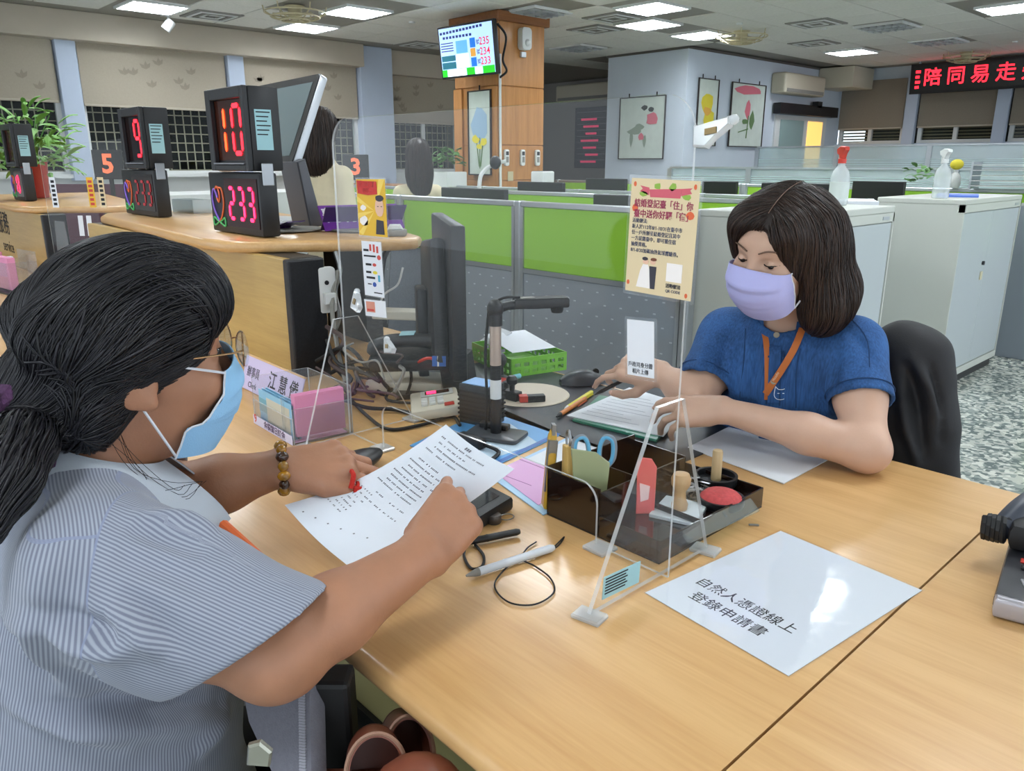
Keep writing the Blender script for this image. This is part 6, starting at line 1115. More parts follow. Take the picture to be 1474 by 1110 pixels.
m_skin_t = mat('skin_tan', '#a8775b', .5, var=.07, vscale=26, bump=.12, bscale=260, sss=.06); m_skin_l = mat('skin_light', '#c7a28c', .5, var=.04, vscale=22, bump=.08, bscale=260, sss=.06); m_nail = mat('nail', '#cf9d86', .3); m_nail_l = mat('nail_light', '#dfb5a3', .3)
def hair_mat(name, c0, c1, rough=.38):
    m = bpy.data.materials.new(name); m.use_nodes = True; nt = m.node_tree; b = nt.nodes['Principled BSDF']; a = nt.nodes.new('ShaderNodeAttribute'); a.attribute_name = 'tone'
    mx = nt.nodes.new('ShaderNodeMix'); mx.data_type = 'RGBA'; mx.inputs[6].default_value = (*lin(c0), 1); mx.inputs[7].default_value = (*lin(c1), 1); nt.links.new(a.outputs['Fac'], mx.inputs[0]); nt.links.new(mx.outputs[2], b.inputs['Base Color']); b.inputs['Roughness'].default_value = rough; b.inputs['Specular IOR Level'].default_value = .4; return m
def strands(F, seeds, flow, steps, step, r, lift=.002, jitter=.0015, taper=True, sides=4, drop=None):
    """hair locks traced over a distance field along a flow direction; returns verts, quads, tone"""
    P = np.asarray(seeds, float).copy(); N = len(P); g = F.grad(P); P = P - g*F.val(P)[:, None] + g*lift; path = [P.copy()]; rnd = RNG.normal(0, 1, (N, 3))
    up = RNG.uniform(0, 1, N)*jitter + lift
    for i in range(steps):
        d = flow(P, i); g = F.grad(P); v = F.val(P); near = (v < .03)[:, None]; d = np.where(near, d - g*np.minimum((d*g).sum(1, keepdims=True), 1), d); d = d/(np.linalg.norm(d, axis=1, keepdims=True) + 1e-9) + rnd*.07
        P = P + d*step; v = F.val(P); g = F.grad(P); push = np.where(near[:, 0], up - v, np.maximum(up - v, 0)); P = P + g*np.clip(push, -.004, .03)[:, None]; path.append(P.copy())
    path = np.stack(path, 1); T = np.gradient(path, axis=1); T /= np.linalg.norm(T, axis=2, keepdims=True) + 1e-9; G_ = F.grad(path.reshape(-1, 3)).reshape(path.shape); S_ = np.cross(T, G_); S_ /= np.linalg.norm(S_, axis=2, keepdims=True) + 1e-9; U_ = np.cross(S_, T)
    M_ = steps + 1; tt = np.linspace(0, 1, M_); rad = (r*RNG.uniform(.6, 1.3, N))[:, None]*(np.clip(np.minimum(tt*8 + .25, (1.02 - tt)*3), 0, 1) if taper else np.ones(M_))[None]
    V = []
    for k in range(sides): a = 2*PI*k/sides; V.append(path + S_*(math.cos(a)*rad)[..., None]*1.5 + U_*(math.sin(a)*rad)[..., None]*.7)
    V = np.stack(V, 2); idx = np.arange(N*M_*sides).reshape(N, M_, sides); Q = []
    for k in range(sides): k2 = (k+1) % sides; Q.append(np.stack([idx[:, :-1, k], idx[:, :-1, k2], idx[:, 1:, k2], idx[:, 1:, k]], -1).reshape(-1, 4))
    tone = np.repeat(RNG.uniform(0, 1, N), M_*sides); return V.reshape(-1, 3), np.concatenate(Q), tone
def join(*ms):
    Vs, Qs, Ts, o = [], [], [], 0
    for V, Q, T in ms: Vs.append(V); Qs.append(Q + o); Ts.append(T); o += len(V)
    return np.concatenate(Vs), np.concatenate(Qs), np.concatenate(Ts)

# stripes follow three cloth directions, seams are the borders between them
def shirt_striped():
    m = bpy.data.materials.new('striped_shirt'); m.use_nodes = True; nt = m.node_tree; b = nt.nodes['Principled BSDF']; L = nt.links
    def attr(n): a = nt.nodes.new('ShaderNodeAttribute'); a.attribute_name = n; return a.outputs['Fac']
    def mth(op, x, y=None, z=None):
        k = nt.nodes.new('ShaderNodeMath'); k.operation = op
        for i, q in enumerate((x, y, z)):
            if q is None: continue
            if isinstance(q, (int, float)): k.inputs[i].default_value = q
            else: L.new(q, k.inputs[i])
        return k.outputs[0]
    sl = mth('GREATER_THAN', attr('m_sleeve'), 0.0); yk = mth('GREATER_THAN', attr('m_yoke'), 0.0)
    s1 = attr('s_back'); s2 = attr('s_sleeve'); s3 = attr('s_yoke')
    c = mth('ADD', mth('MULTIPLY', s1, mth('SUBTRACT', 1.0, yk)), mth('MULTIPLY', s3, yk)); c = mth('ADD', mth('MULTIPLY', c, mth('SUBTRACT', 1.0, sl)), mth('MULTIPLY', s2, sl))
    w = mth('SINE', mth('MULTIPLY', c, 2*PI/.0034)); st = mth('MULTIPLY_ADD', mth('SMOOTH_MIN', mth('MAXIMUM', w, -.6), .6, .3), .5, .5)
    seam = mth('MINIMUM', mth('ABSOLUTE', attr('m_sleeve')), mth('MAXIMUM', mth('ABSOLUTE', attr('m_yoke')), mth('MULTIPLY', sl, 1.0))); sm = mth('LESS_THAN', seam, .0011)
    mx = nt.nodes.new('ShaderNodeMix'); mx.data_type = 'RGBA'; mx.inputs[6].default_value = (*lin('#5c6175'), 1); mx.inputs[7].default_value = (*lin('#a4aab6'), 1); L.new(st, mx.inputs[0])
    m2 = nt.nodes.new('ShaderNodeMix'); m2.data_type = 'RGBA'; m2.inputs[7].default_value = (*lin('#8089a3'), 1); L.new(mth('MULTIPLY', sm, .8), m2.inputs[0]); L.new(mx.outputs[2], m2.inputs[6]); L.new(m2.outputs[2], b.inputs['Base Color'])
    b.inputs['Roughness'].default_value = .85; b.inputs['Sheen Weight'].default_value = .15
    return m
def folds(V, N, lines):
    """push cloth along its normals around fold lines given as 3-D polylines: (points, width, height)"""
    out = V.copy()
    for pts, wd, ht in lines:
        pts = [np.asarray(p, float) for p in pts]; d = np.full(len(V), 9.0); tt = np.zeros(len(V)); n = len(pts) - 1
        for i in range(n):
            a, b = pts[i], pts[i+1]; e = b - a; t = np.clip(((V - a) @ e)/(e @ e), 0, 1); q = np.linalg.norm(V - a - t[:, None]*e, axis=1); m = q < d; d[m] = q[m]; tt[m] = (i + t[m])/n
        s = np.exp(-(d/wd)**2)*np.sin(PI*np.clip(tt, .04, .96))**.6; out += N*(ht*s)[:, None]
    return out
def vnormals(V, Q):
    n = np.cross(V[Q[:, 2]] - V[Q[:, 0]], V[Q[:, 3]] - V[Q[:, 1]]); o = np.zeros_like(V)
    for i in range(4):
        for k in range(3): o[:, k] += np.bincount(Q[:, i], n[:, k], len(V))
    return o/(np.linalg.norm(o, axis=1, keepdims=True) + 1e-12)
# ------------------------------------------------------------------ shared helpers for the figures
UPZ = V3(0, 0, 1)
def surf(V, px, py, rad=7):
    d = V - _C; z = d @ _F; x = 737 + FPX*(d @ _R)/z; y = 555 - FPX*(d @ _U)/z; m = (x - px)**2 + (y - py)**2 < rad*rad
    if not m.any(): k = np.argmin((x - px)**2 + (y - py)**2); return V[k]
    i = np.where(m)[0]; k = i[np.argmin(z[i])]; return V[k]
def ribbon(pts, w, m, name, parent, off=.002, side=None, th=.0008):
    P = [np.asarray(p, float) for p in pts]; g = G(); L, Rr = [], []
    for i, p in enumerate(P):
        t = nz(P[min(i+1, len(P)-1)] - P[max(i-1, 0)]); v = nz(_C - p); s = nz(np.cross(t, v)) if side is None else side
        L.append(p + v*off - s*w/2); Rr.append(p + v*off + s*w/2)
    g.grid(lambda u, v: L[int(round(u*(len(P)-1)))]*(1 - v) + Rr[int(round(u*(len(P)-1)))]*v, len(P) - 1, 1); return g.obj(name, m, parent, True, th)
def mask_mesh(P, side, centre, m, parent, ml):
    cv = np.array(centre); sv = np.array(side)
    def ip(tab, v): k = np.linspace(0, 1, len(tab)); return np.array([np.interp(v, k, tab[:, j]) for j in range(tab.shape[1])])
    def fn(u, v):
        a = (u - .5)*2; c = ip(cv, v); s = ip(sv, v); q = abs(a); w = math.cos(q*PI/2)**.75 if q < 1 else 0
        pl = .0032*((v*3.0) % 1.0 - .5)*(1 if .12 < v < .9 else 0)
        return P(s[0]*math.sin(a*PI/2), s[1] + (c[0] - s[1])*w + pl, s[2]*q**1.7 + c[1]*(1 - q**1.7))
    o = G().grid(fn, 28, 26).obj('face_mask', m, parent, True, .0012)
    top = [fn(u, 0) for u in np.linspace(.25, .75, 12)]; G().tube(top, .0011, 5).obj('nose_wire', m, o, True)
    for k in (0, 1): G().tube([fn(k, v) for v in np.linspace(0, 1, 10)], .0013, 5).obj('edge_band', ml, o, True)
    for s in (0, 1):
        sg = 1 if s else -1
        for v, e in ((0.02, (.0785*sg, -.012, .028)), (.98, (.0785*sg, -.004, -.03))):
            a = np.asarray(fn(s, v)); b = np.asarray(P(*e)); mid = (a + b)/2 + (np.asarray(P(sg*.07, 0, 0)) - np.asarray(P(0, 0, 0)))*.05; G().tube(smooth_path([a, mid, b], 5), .0016, 5).obj('ear_loop', ml, o, True)
    return o

# ------------------------------------------------------------------ the visitor
VI = thing('person', 'visitor in a striped white shirt holding a paper, black hair tied back, blue mask', 'person', (-.95, .1, 0))
hf = nz(facing(37) - UPZ*.03); hu = nz(UPZ - CF*.03 + CR*.02); hr = np.cross(hf, nz(hu - hf*(hu @ hf)))
ear = ad(207, 550, .86); HO = ear - hr*.078
tf = facing(34); tr = np.cross(tf, UPZ)          # torso forward, torso right
hru = np.cross(hr, hf); hf0 = facing(28); NB = HO - hf0*.05 - UPZ*.15; SM = NB - UPZ*.022 - tf*.02; SR = SM + tr*.18; SL = SM - tr*.18
ER = ad(400, 938, .79); WR = ad(612, 797, .90); EL = ad(262, 712, 1.07); WL = ad(404, 674, 1.08)
PEL = SM - tf*.09 - UPZ*.40
lo = np.minimum.reduce([HO, SR, SL, ER, WR, EL, WL, PEL]) - .26; hi = np.maximum.reduce([HO, SR, SL, ER, WR, EL, WL, PEL]) + .26
B = Field(lo, hi, .0032)
TA = np.stack([tr, tf, UPZ]); tl = nz(SM - PEL); TB = np.stack([tr, np.cross(tl, tr), tl])
B.ell(SM - tl*.12, TB, (.165, .105, .19), .03); B.ell(PEL + tl*.12, TB, (.155, .10, .17), .04); B.cone(SR, SL, .055, .055, .04)
P_, A_ = head(B, HO, hf, hu, .02, 1.0, NB)
B.chain([SR, SR*.4 + ER*.6, ER], [.058, .05, .044], .03); B.chain([ER, ER*.65 + WR*.35, WR], [.043, .041, .027], .02); B.cone(ER, ER - (WR - ER)*.05, .042, .04, .02)
B.chain([SL, SL*.5 + EL*.5, EL], [.056, .048, .04], .03); B.chain([EL, EL*.6 + WL*.4, WL], [.04, .038, .026], .02)
dR = nz(CR*.42 + CF*.80 + UPZ*.30); nR = nz(UPZ*.62 + CR*.40 - CF*.52)
knR, tipR = hand(B, WR, dR, nR, True, [(10, 34, 98, 62), (3, 40, 98, 62), (-5, 46, 98, 62), (-14, 52, 95, 60)], [(.5, .1, -.8), (.6, -.1, -.6), (.5, -.2, -.1)], .95, .0088)
dL = nz(CR*.93 + CF*.34 - UPZ*.02); nL = nz(UPZ*.92 - CF*.36 + CR*.05)
knL, tipL = hand(B, WL, dL, nL, False, [(8, 30, 40, 25), (2, 28, 42, 25), (-4, 30, 45, 28), (-10, 34, 48, 30)], [(.78, .50, .02), (.95, .18, -.10), (.95, .02, -.22)], 1.0, .0090)
bV, bQ = B.mesh(2); body = raw('body', bV, bQ, m_skin_t, VI)
nails([tipL[0], tipL[1], tipL[4]], body, m_nail)
# shirt
S = Field(lo, hi, .004); ax_r = nz(ER - SR); ax_l = nz(EL - SL); CU = SR + ax_r*(np.linalg.norm(ER - SR)*.78); cq1, cq2 = ad(437, 872, .78), ad(272, 1003, .70); cun = nz(np.cross(cq2 - cq1, nz(ax_r*-.15 + (cq1 + cq2)/2 - _C))); cun = cun if cun @ ax_r > 0 else -cun; CUL = SL + ax_l*(np.linalg.norm(EL - SL)*.85)
S.ell(SM - tl*.12, TB, (.185, .128, .20), .03); S.ell(PEL + tl*.10 + tf*.03, TB, (.195, .19, .24), .05); S.ell(PEL - tl*.06 + tf*.05, TB, (.20, .22, .18), .05); S.cone(SR + UPZ*.006, SL + UPZ*.006, .066, .066, .05); nk0 = HO - hf0*.038 - UPZ*.122; S.cone(SM + UPZ*.02, nk0 - UPZ*.02, .075, .055, .04)
S.ell(SM - tl*.10 + tf*.02 - tr*-.06, TB, (.11, .12, .12), .05)
S.chain([SR, SR*.5 + CU*.5, CU + ax_r*.07], [.076, .076, .08], .045); S.chain([SL, CUL + ax_l*.02], [.07, .066], .04)
S.plane((cq1 + cq2)/2, cun, CU + ax_r*.06 - .125, CU + ax_r*.06 + .125); S.plane(CUL, ax_l, CUL + ax_l*.05 - .11, CUL + ax_l*.05 + .11)
S.cone(CU - ax_r*.03, CU + ax_r*.12, .058, .076, .004, True); S.cone(CUL - ax_l*.05, CUL + ax_l*.05, .055, .063, .004, True)
S.cone(NB + UPZ*.0, nk0 + (HO - NB)*.35, .052, .062, .008, True)
sV, sQ = S.mesh(3); N = vnormals(sV, sQ)
def f3(*pp): return [surf(sV, *p) for p in pp]
FL = [(f3((60, 905), (110, 930), (160, 940), (205, 930)), .014, 0.0162), (f3((60, 888), (120, 905), (180, 915)), .012, -0.0162), (f3((0, 880), (40, 905), (75, 960), (120, 1010)), .012, 0.0135), (f3((5, 905), (40, 935), (70, 985)), .012, -0.0135),
      (f3((65, 1020), (150, 1015), (230, 1018), (320, 1012)), .012, -0.0175), (f3((60, 1045), (150, 1040), (250, 1045), (325, 1035)), .016, 0.0162), (f3((0, 1010), (60, 1040), (130, 1062), (190, 1075)), .014, 0.0149), (f3((10, 1030), (80, 1058), (160, 1080)), .010, -0.0135),
      (f3((185, 750), (240, 765), (300, 790)), .014, -0.0121), (f3((150, 790), (230, 810), (330, 850)), .016, -0.0108), (f3((205, 735), (270, 745), (320, 765)), .012, 0.0108), (f3((140, 880), (200, 900), (250, 950)), .012, 0.0135), (f3((165, 840), (220, 880), (265, 930)), .012, -0.0121), (f3((280, 1090), (310, 1060), (330, 1030)), .012, 0.0135), (f3((150, 640), (200, 670), (250, 700)), .012, 0.0081), (f3((40, 760), (60, 820), (50, 880)), .02, 0.0108), (f3((95, 780), (105, 830), (95, 890)), .014, -0.0095)]
sV = folds(sV, N, FL)
ya, yb = surf(sV, 32, 690), surf(sV, 148, 768); yn = nz(np.cross(yb - ya, tf)); yn = yn if yn[2] > 0 else -yn
sp_, sq_, sr_ = surf(sV, 232, 712), surf(sV, 143, 778), surf(sV, 122, 855); sn = nz(np.cross(sq_ - sp_, sr_ - sp_)); sn = sn if (ER - sp_) @ sn > 0 else -sn; spl = SL + tr*.05; sln = nz(-tr*.9 + ax_l*.4)
rel = sV - SR; e1_ = nz(np.cross(ax_r, UPZ)); e2_ = np.cross(ax_r, e1_); ang = np.arctan2(rel @ e1_, rel @ e2_)
attrs = dict(m_sleeve=np.maximum(np.minimum((sV - sp_) @ sn, .080 - (rel - np.outer(rel @ ax_r, ax_r)) @ nz(-UPZ - tr*.6)), np.minimum((sV - spl) @ sln, .085 - np.linalg.norm((sV - SL) - np.outer((sV - SL) @ ax_l, ax_l), axis=1))), m_yoke=(sV - ya) @ yn, s_back=np.arctan2(-((sV - PEL) @ TB[1]), (sV - PEL) @ TB[0])*.19, s_yoke=sV @ nz(tf + UPZ*-.15), s_sleeve=ang*.075)
m_shirt = shirt_striped(); shirt = raw('shirt', sV, sQ, m_shirt, VI, True, attrs)
# cuff hem stitching and collar
m_coll = mat('collar_white', '#aab1ba', .85, bump=.15, bscale=600)
cxr_, cxf = tr, nz(tf - UPZ*.34)
def coll(u, v):
    a = -2.75 + 5.5*u; fr = abs(a)/2.75; base = nk0 + (cxr_*math.sin(a)*-1 - cxf*math.cos(a)*1.0)*(.070 + .006*v)
    drop = .066*v; out_ = .046*math.sin(min(v*1.6, 1.57)); top = UPZ*(.036 - .010*fr); d = nz(cxr_*math.sin(a)*-1 - cxf*math.cos(a)); return base + top + d*out_ - UPZ*drop - cxf*(-.02*fr*v)
G().grid(coll, 40, 8).obj('collar', m_coll, shirt, True, .002)
cqm = (cq1 + cq2)/2 - cun*.024; G().tube([(lambda q: q - ax_r*(((q - cqm) @ cun)/(ax_r @ cun)))(CU + (e1_*math.cos(a) + e2_*math.sin(a))*.0775) for a in np.linspace(0, 2*PI, 41)], .0012, 4, False).obj('cuff_seam', mat('seam_thread', '#9aa3b8', .8), shirt, True)
# hair
HF = Field(HO - .30, HO + .27, .004)
def HE(c, r, k=.03): HF.ell(P_(*c), A_, r, k)
HE((0, .014, .058), (.090, .090, .093)); HE((0, -.036, .03), (.087, .066, .10)); HE((.056, -.034, .055), (.036, .08, .046)); HE((-.056, -.03, .05), (.036, .085, .052)); HE((.062, .03, .07), (.026, .052, .042), .02); HE((-.062, .03, .062), (.026, .052, .046), .02); HE((.0, .075, .098), (.066, .034, .034), .02); HE((.04, .088, .078), (.032, .022, .032), .015); HE((.0, -.095, -.03), (.06, .04, .05), .03); HE((.05, -.055, -.03), (.032, .035, .05), .02); HE((-.05, -.055, -.03), (.032, .035, .05), .02)
tie = P_(.03, -.136, -.055); pe = [tie, ad(28, 640, .79), ad(4, 690, .75), ad(-30, 760, .71)]
HF.cone(P_(.01, -.09, -.03), tie, .05, .024, .03); HF.chain(pe, [.021, .027, .026, .018], .02)
hV, hQ = HF.mesh(3)
loc_ = (hV - HO) @ A_.T
TIE = np.asarray(tie)
def flow_back(P, i): d = TIE - P; l = np.linalg.norm(d, axis=1, keepdims=True); q = (P - HO) @ A_.T; return d/l + A_[2]*(.55*np.clip((q[:, 1:2] + .02)/.1, -.2, 1)) 
def flow_fringe(P, i): q = (P - HO) @ A_.T; return A_[1]*(.9 - np.clip((q[:, 1:2] - .06)/.05, 0, .8)) - A_[2]*(.25 + np.clip((q[:, 1:2] - .04)/.06, 0, 1)) + A_[0]*.35
up_ok = loc_[:, 2] > -.02
sd1 = hV[RNG.choice(np.where((loc_[:, 1] < .09) & (loc_[:, 1] > -.12) & (loc_[:, 2] > -.03))[0], 3200)]
sd2 = hV[RNG.choice(np.where((loc_[:, 1] > .0) & (loc_[:, 1] < .085) & (loc_[:, 2] > .1))[0], 700)]
tail = [np.asarray(p) for p in pe]; sd3 = hV[RNG.choice(np.where((hV - TIE) @ nz(tail[3] - tail[0]) > .0)[0], 900)]
def flow_tail(P, i): d1 = nz(tail[1] - tail[0]); d2 = nz(tail[3] - tail[1]); w = np.clip(((P - TIE) @ d1)/.08, 0, 1)[:, None]; return d1*(1 - w) + d2*w
m_hair = hair_mat('black_hair', '#08080a', '#1b1a21', .42)
hair = raw('hair', *(lambda J: (J[0], J[1]))(join((hV, hQ, np.full(len(hV), .15)))), m_hair, VI, True, dict(tone=np.full(len(hV), .1)))
k = join(strands(HF, sd1, flow_back, 16, .0085, .0007, .0005, .0035), strands(HF, sd2, flow_fringe, 13, .0085, .0007, .0005, .003), strands(HF, sd3, flow_tail, 9, .010, .0010, .001, .004))
raw('hair_strands', k[0], k[1], m_hair, hair, True, dict(tone=k[2]))['kind'] = 'stuff'
# loose hairs at the temple and nape
wisp = G()
for k_ in range(0):
    o_ = P_(.076 + .004*RNG.random(), .0 + .05*RNG.random() - .03*(k_ % 2), .03); wisp.tube(smooth_path([o_, o_ + A_[0]*.004 - A_[2]*.04 + A_[1]*RNG.normal(0, .008), o_ + A_[0]*.002 - A_[2]*(.07 + .03*RNG.random()) + A_[1]*(.01 + RNG.normal(0, .012))], 4), .00035, 3)
for k_ in range(6):
    a_ = P_(.06, -.035 + .01*RNG.normal(), -.06); wisp.tube(smooth_path([a_, P_(.075, -.01 + .01*RNG.normal(), -.10), P_(.085, .02 + .012*RNG.normal(), -.135 + .008*RNG.normal()), P_(.086, .045 + .012*RNG.normal(), -.128)], 4), .00035, 3)
wisp.obj('loose_hair', m_hair, hair, True)['kind'] = 'stuff'
# scrunchie
sc2 = G(); ta_ = nz(tail[1] - TIE); tb_ = nz(np.cross(ta_, UPZ)); tc_ = np.cross(ta_, tb_)
sc2.tube([TIE + ta_*.020 + (tb_*math.cos(a) + tc_*math.sin(a))*(.041 + .005*math.sin(a*9)) + ta_*.004*math.sin(a*7) for a in np.linspace(0, 2*PI, 49)], [.0135 + .003*math.sin(k_*1.9) for k_ in range(49)], 8).obj('scrunchie', mat('plum_scrunchie', '#4a2c4c', .95, var=.3, vscale=200, bump=.8, bscale=300), VI, True)
# mask and glasses
m_mask = mat('mask_blue', '#8fbfe4', .8, bump=.25, bscale=700); m_loop = mat('ear_loop_white', '#d8dce4', .7)
mask_mesh(P_, [(.060, .094, -.004), (.066, .088, -.035), (.068, .066, -.062), (.068, .044, -.066), (.060, .030, -.104)], [(.116, .014), (.129, -.015), (.127, -.045), (.117, -.075), (.093, -.110)], m_mask, VI, m_loop)
gl_ = G(); m_gold = mat('gold_wire', '#b08f6a', .25, .9); fr_ = link('glasses', None, VI) if False else None
ga = G()
for s in (-1, 1): ga.tube([P_(s*.034 + .025*math.cos(a), .125 - .008*abs(math.cos(a))*(1 if s*math.cos(a) > 0 else 0), .014 + .021*math.sin(a)) for a in np.linspace(0, 2*PI, 29)], .0011, 6); ga.tube([P_(s*.059, .117, .018), P_(s*.070, .10, .019), P_(s*.079, .03, .020), P_(s*.082, -.006, .020), P_(s*.08, -.022, .006)], .0012, 6)
ga.tube([P_(-.010, .125, .018), P_(0, .129, .021), P_(.010, .125, .018)], .0011, 6); glo = ga.obj('glasses', m_gold, VI, True)
for s in (-1, 1): G().tube([P_(s*.034, .1243, .014), P_(s*.034, .1248, .014)], .0235, 20).obj('lens', acrylic('lens', (.97, .97, .97), 1.4), glo)
# eyebrow and eye
G().tube(smooth_path([P_(.016, .106, .036), P_(.034, .102, .042), P_(.052, .088, .036)], 5), [.0022]*11, 6, flat=.6).obj('eyebrow', m_hair, VI, True); G().tube(smooth_path([P_(.020, .099, .013), P_(.033, .099, .017), P_(.046, .09, .012)], 5), .0013, 5).obj('eyelashes', m_black, VI, True); G().ell(P_(.033, .091, .012), (.008, .008, .006), 12).obj('eye', mat('eye_dark', '#1c1310', .15), VI, True)
# bracelet of amber beads and red string
m_amb = mat('amber', '#9a6a14', .12, coat=.6, var=.5, vscale=90); br_ = thing('amber_bracelet', 'bracelet of amber glass beads on the visitor left wrist', 'bracelet', tuple(WL)); bt = nz(np.cross(dL, nL)); bn = np.cross(bt, dL)
for k_ in range(15):
    a = 2*PI*k_/15; c = WL + dL*.002 + (bt*math.cos(a)*.033 + bn*math.sin(a)*.031); G(frame(c, dL, y=bn)).ell((0, 0, 0), (.0075 + .0015*(k_ % 2), .0075, .0075), 10).obj('bead', m_amb if k_ % 3 else mat('amber_dark', '#3a1f0c', .2, coat=.5), br_, True)
rs = thing('red_string', 'red knotted string around the visitor left thumb', 'string', tuple(tipL[4][0])); m_rs = mat('red_thread', '#c02417', .8, bump=.6, bscale=600); tb0, td, tn, trr = tipL[4]; tc0 = tb0 - td*.03; e1s = nz(np.cross(td, tn)); e2s = np.cross(e1s, td)
G().tube([tc0 + (e1s*math.cos(a) + e2s*math.sin(a))*(trr + .0035) + td*.012*math.sin(a*.5) for a in np.linspace(0, 2*PI, 25)], .0028, 6).obj('loop', m_rs, rs, True); G().tube(smooth_path([tc0 + e2s*(trr + .004), tc0 + e2s*.02 + CF*.012 + UPZ*.012, tc0 + e2s*.02 + CF*.024 + UPZ*.014 - CR*.006], 5), [.0035]*11, 6).obj('knot_tail', m_rs, rs, True); G().tube(smooth_path([tc0 + e2s*(trr + .003) + td*.004, tc0 + td*.016 + e2s*.011, tc0 + td*.03 + e2s*.012], 5), [.0042]*11, 6).obj('tassel', m_rs, rs, True)
# orange strap at the desk edge, dark trousers
tag(G().tube(smooth_path([ad(322, 755, .95), ad(360, 790, .9), ad(400, 828, .86), ad(440, 868, .83)], 5), .006, 8).obj('orange_strap', mat('strap_orange', '#d4632c', .6), None, True), 'orange strap between the visitor shirt and the desk edge', 'strap')
LEG = Field(PEL - .5, PEL + .62, .008); hipR, hipL = PEL + tr*.09 - UPZ*.08, PEL - tr*.09 - UPZ*.08; knR_, knL_ = hipR + tf*.34 - UPZ*.02, hipL + tf*.34 - UPZ*.02
LEG.cone(hipR, knR_, .080, .062, .03); LEG.cone(hipL, knL_, .088, .062, .03); LEG.ell(PEL - UPZ*.05, TA, (.17, .13, .11), .04); LEG.cone(knR_, V3(knR_[0] - .02, knR_[1], .1), .06, .045, .03); LEG.cone(knL_, V3(knL_[0] - .02, knL_[1], .1), .06, .045, .03)
raw('trousers', *LEG.mesh(2), mat('dark_trousers', '#16161b', .85), VI)
for kk in (knR_, knL_): G().ell((kk[0] - .02 + tf[0]*.05, kk[1] + tf[1]*.05, .045), (.05, .05, .045), 14).obj('shoe', m_black, VI, True)
ch = thing('visitor_chair', 'dark chair seat under the visitor, mostly hidden', 'chair', (PEL[0], PEL[1], 0)); sz = float(PEL[2]) - .25; Mch = frame((PEL[0], PEL[1], 0), tr, y=tf)
G(Mch).box(-.22, .22, -.2, .22, sz - .06, sz, .02).obj('seat', m_dark, ch, True)
for sx in (-1, 1):
    for sy in (-1, 1): G(Mch).box(sx*.19 - .015, sx*.19 + .015, sy*.17 - .015, sy*.17 + .015, 0, sz - .06).obj('leg', m_steel, ch)
# the held paper
pc = [ad(410, 727, 0), ]; cA, cB, cC, cD = at(410, 727, .845), at(642, 611, .935), at(740, 688, .915), at(502, 815, .845)
def paper(s, t):   # s along the long edge, t across
    p = (cA*(1 - s) + cB*s)*(1 - t) + (cD*(1 - s) + cC*s)*t; p = p + UPZ*(-.016*math.sin(PI*s)*(1 - .4*t) + .012*s*s*t) - UPZ*.006*math.sin(PI*t); b_ = math.exp(-((s - .58)/.3)**2)*t**1.5; return p + nz(p - _C)*.085*b_
hp_ = thing('held_paper', 'white printed page held by the visitor with both hands', 'paper', tuple((cA + cC)/2)); G().grid(paper, 24, 14).obj('page', mat('page_white', '#dde3ec', .7), hp_, True, .0004)
pr_ = G(); rr = random.Random(5)
def mark(s0, s1, t0, t1):
    q = [paper(a, b) + UPZ*.0009 for a, b in ((s0, t0), (s1, t0), (s1, t1), (s0, t1))]; pr_.quad(*q)
for col in range(22):      # text lines run across the page (t), lines advance from far to near end
    s = .93 - col*.034; t = .10 + (.04 if col % 3 else 0); end = rr.choice((.45, .6, .75, .55)) if col < 13 else rr.choice((.3, .4, .7))
    if col in (4, 13): continue
    while t < end:
        w = rr.uniform(.008, .016); 
        if rr.random() < (.8 if col < 13 else .45): mark(s, s + .009, t, t + w*.85)
        t += w + .006
for k_ in range(7): mark(.955, .972, .40 + .028*k_, .42 + .028*k_) if k_ < 3 else None
for k_ in range(6): mark(.05 + .03*k_, .06 + .03*k_, .15 + .12*k_, .165 + .12*k_)
pr_.obj('print', mat('print_ink', '#74767f', .8), hp_)['kind'] = 'stuff'
# black case under the left hand
bc0, bc1 = at(440, 702, DZ + .02), at(545, 648, DZ + .02); Mbc = frame((bc0 + bc1)/2, bc1 - bc0, z=(0, 0, 1)); Lb = float(np.linalg.norm(bc1 - bc0)); tag(G(Mbc).ell((0, 0, 0), (Lb*.52, .036, .018), 24).obj('eyeglass_case', mat('case_black', '#17161a', .4), None, True), 'black rounded case under the visitor left hand', 'case')

# ------------------------------------------------------------------ the clerk
CK = thing('person', 'clerk in a blue denim shirt with an orange lanyard, brown bob and lilac mask', 'person', (-.6, 1.75, 0))
cf0 = nz(-CR*math.cos(math.radians(37)) - CF*math.sin(math.radians(37))); cf = nz(cf0 - UPZ*.27); left0 = np.cross(UPZ, cf0); cu = nz(UPZ + cf0*.27 + left0*.13); cr = np.cross(cf, nz(cu - cf*(cu @ cf)))
eyes = ad(1086, 377, 1.40); cu_ = nz(cu - cf*(cu @ cf)); CO = eyes - cf*.088 - cu_*.011
kf0 = nz(-CR*math.cos(math.radians(55)) - CF*math.sin(math.radians(55))); kr = np.cross(kf0, UPZ)      # her right
KL = ad(1228, 500, 1.51); KR = ad(1046, 484, 1.68); KM = (KL + KR)/2; KN = KM + UPZ*.05 + kf0*.0
EK = at(1248, 648, .795); WKL = ad(1040, 590, 1.49); EKR = ad(1004, 575, 1.60); WKR = ad(952, 538, 1.66); KP = KM - kf0*.10 - UPZ*.42
pts = [CO, KL, KR, EK, WKL, EKR, WKR, KP]; lo = np.minimum.reduce(pts) - .22; hi = np.maximum.reduce(pts) + .22
K = Field(lo, hi, .0034); KA = np.stack([kr, kf0, UPZ]); ktl = nz(KM - KP); KB = np.stack([kr, np.cross(ktl, kr), ktl])
K.ell(KM - ktl*.12, KB, (.15, .09, .18), .03); K.ell(KP + ktl*.12, KB, (.15, .105, .2), .04); K.cone(KR, KL, .045, .045, .04)
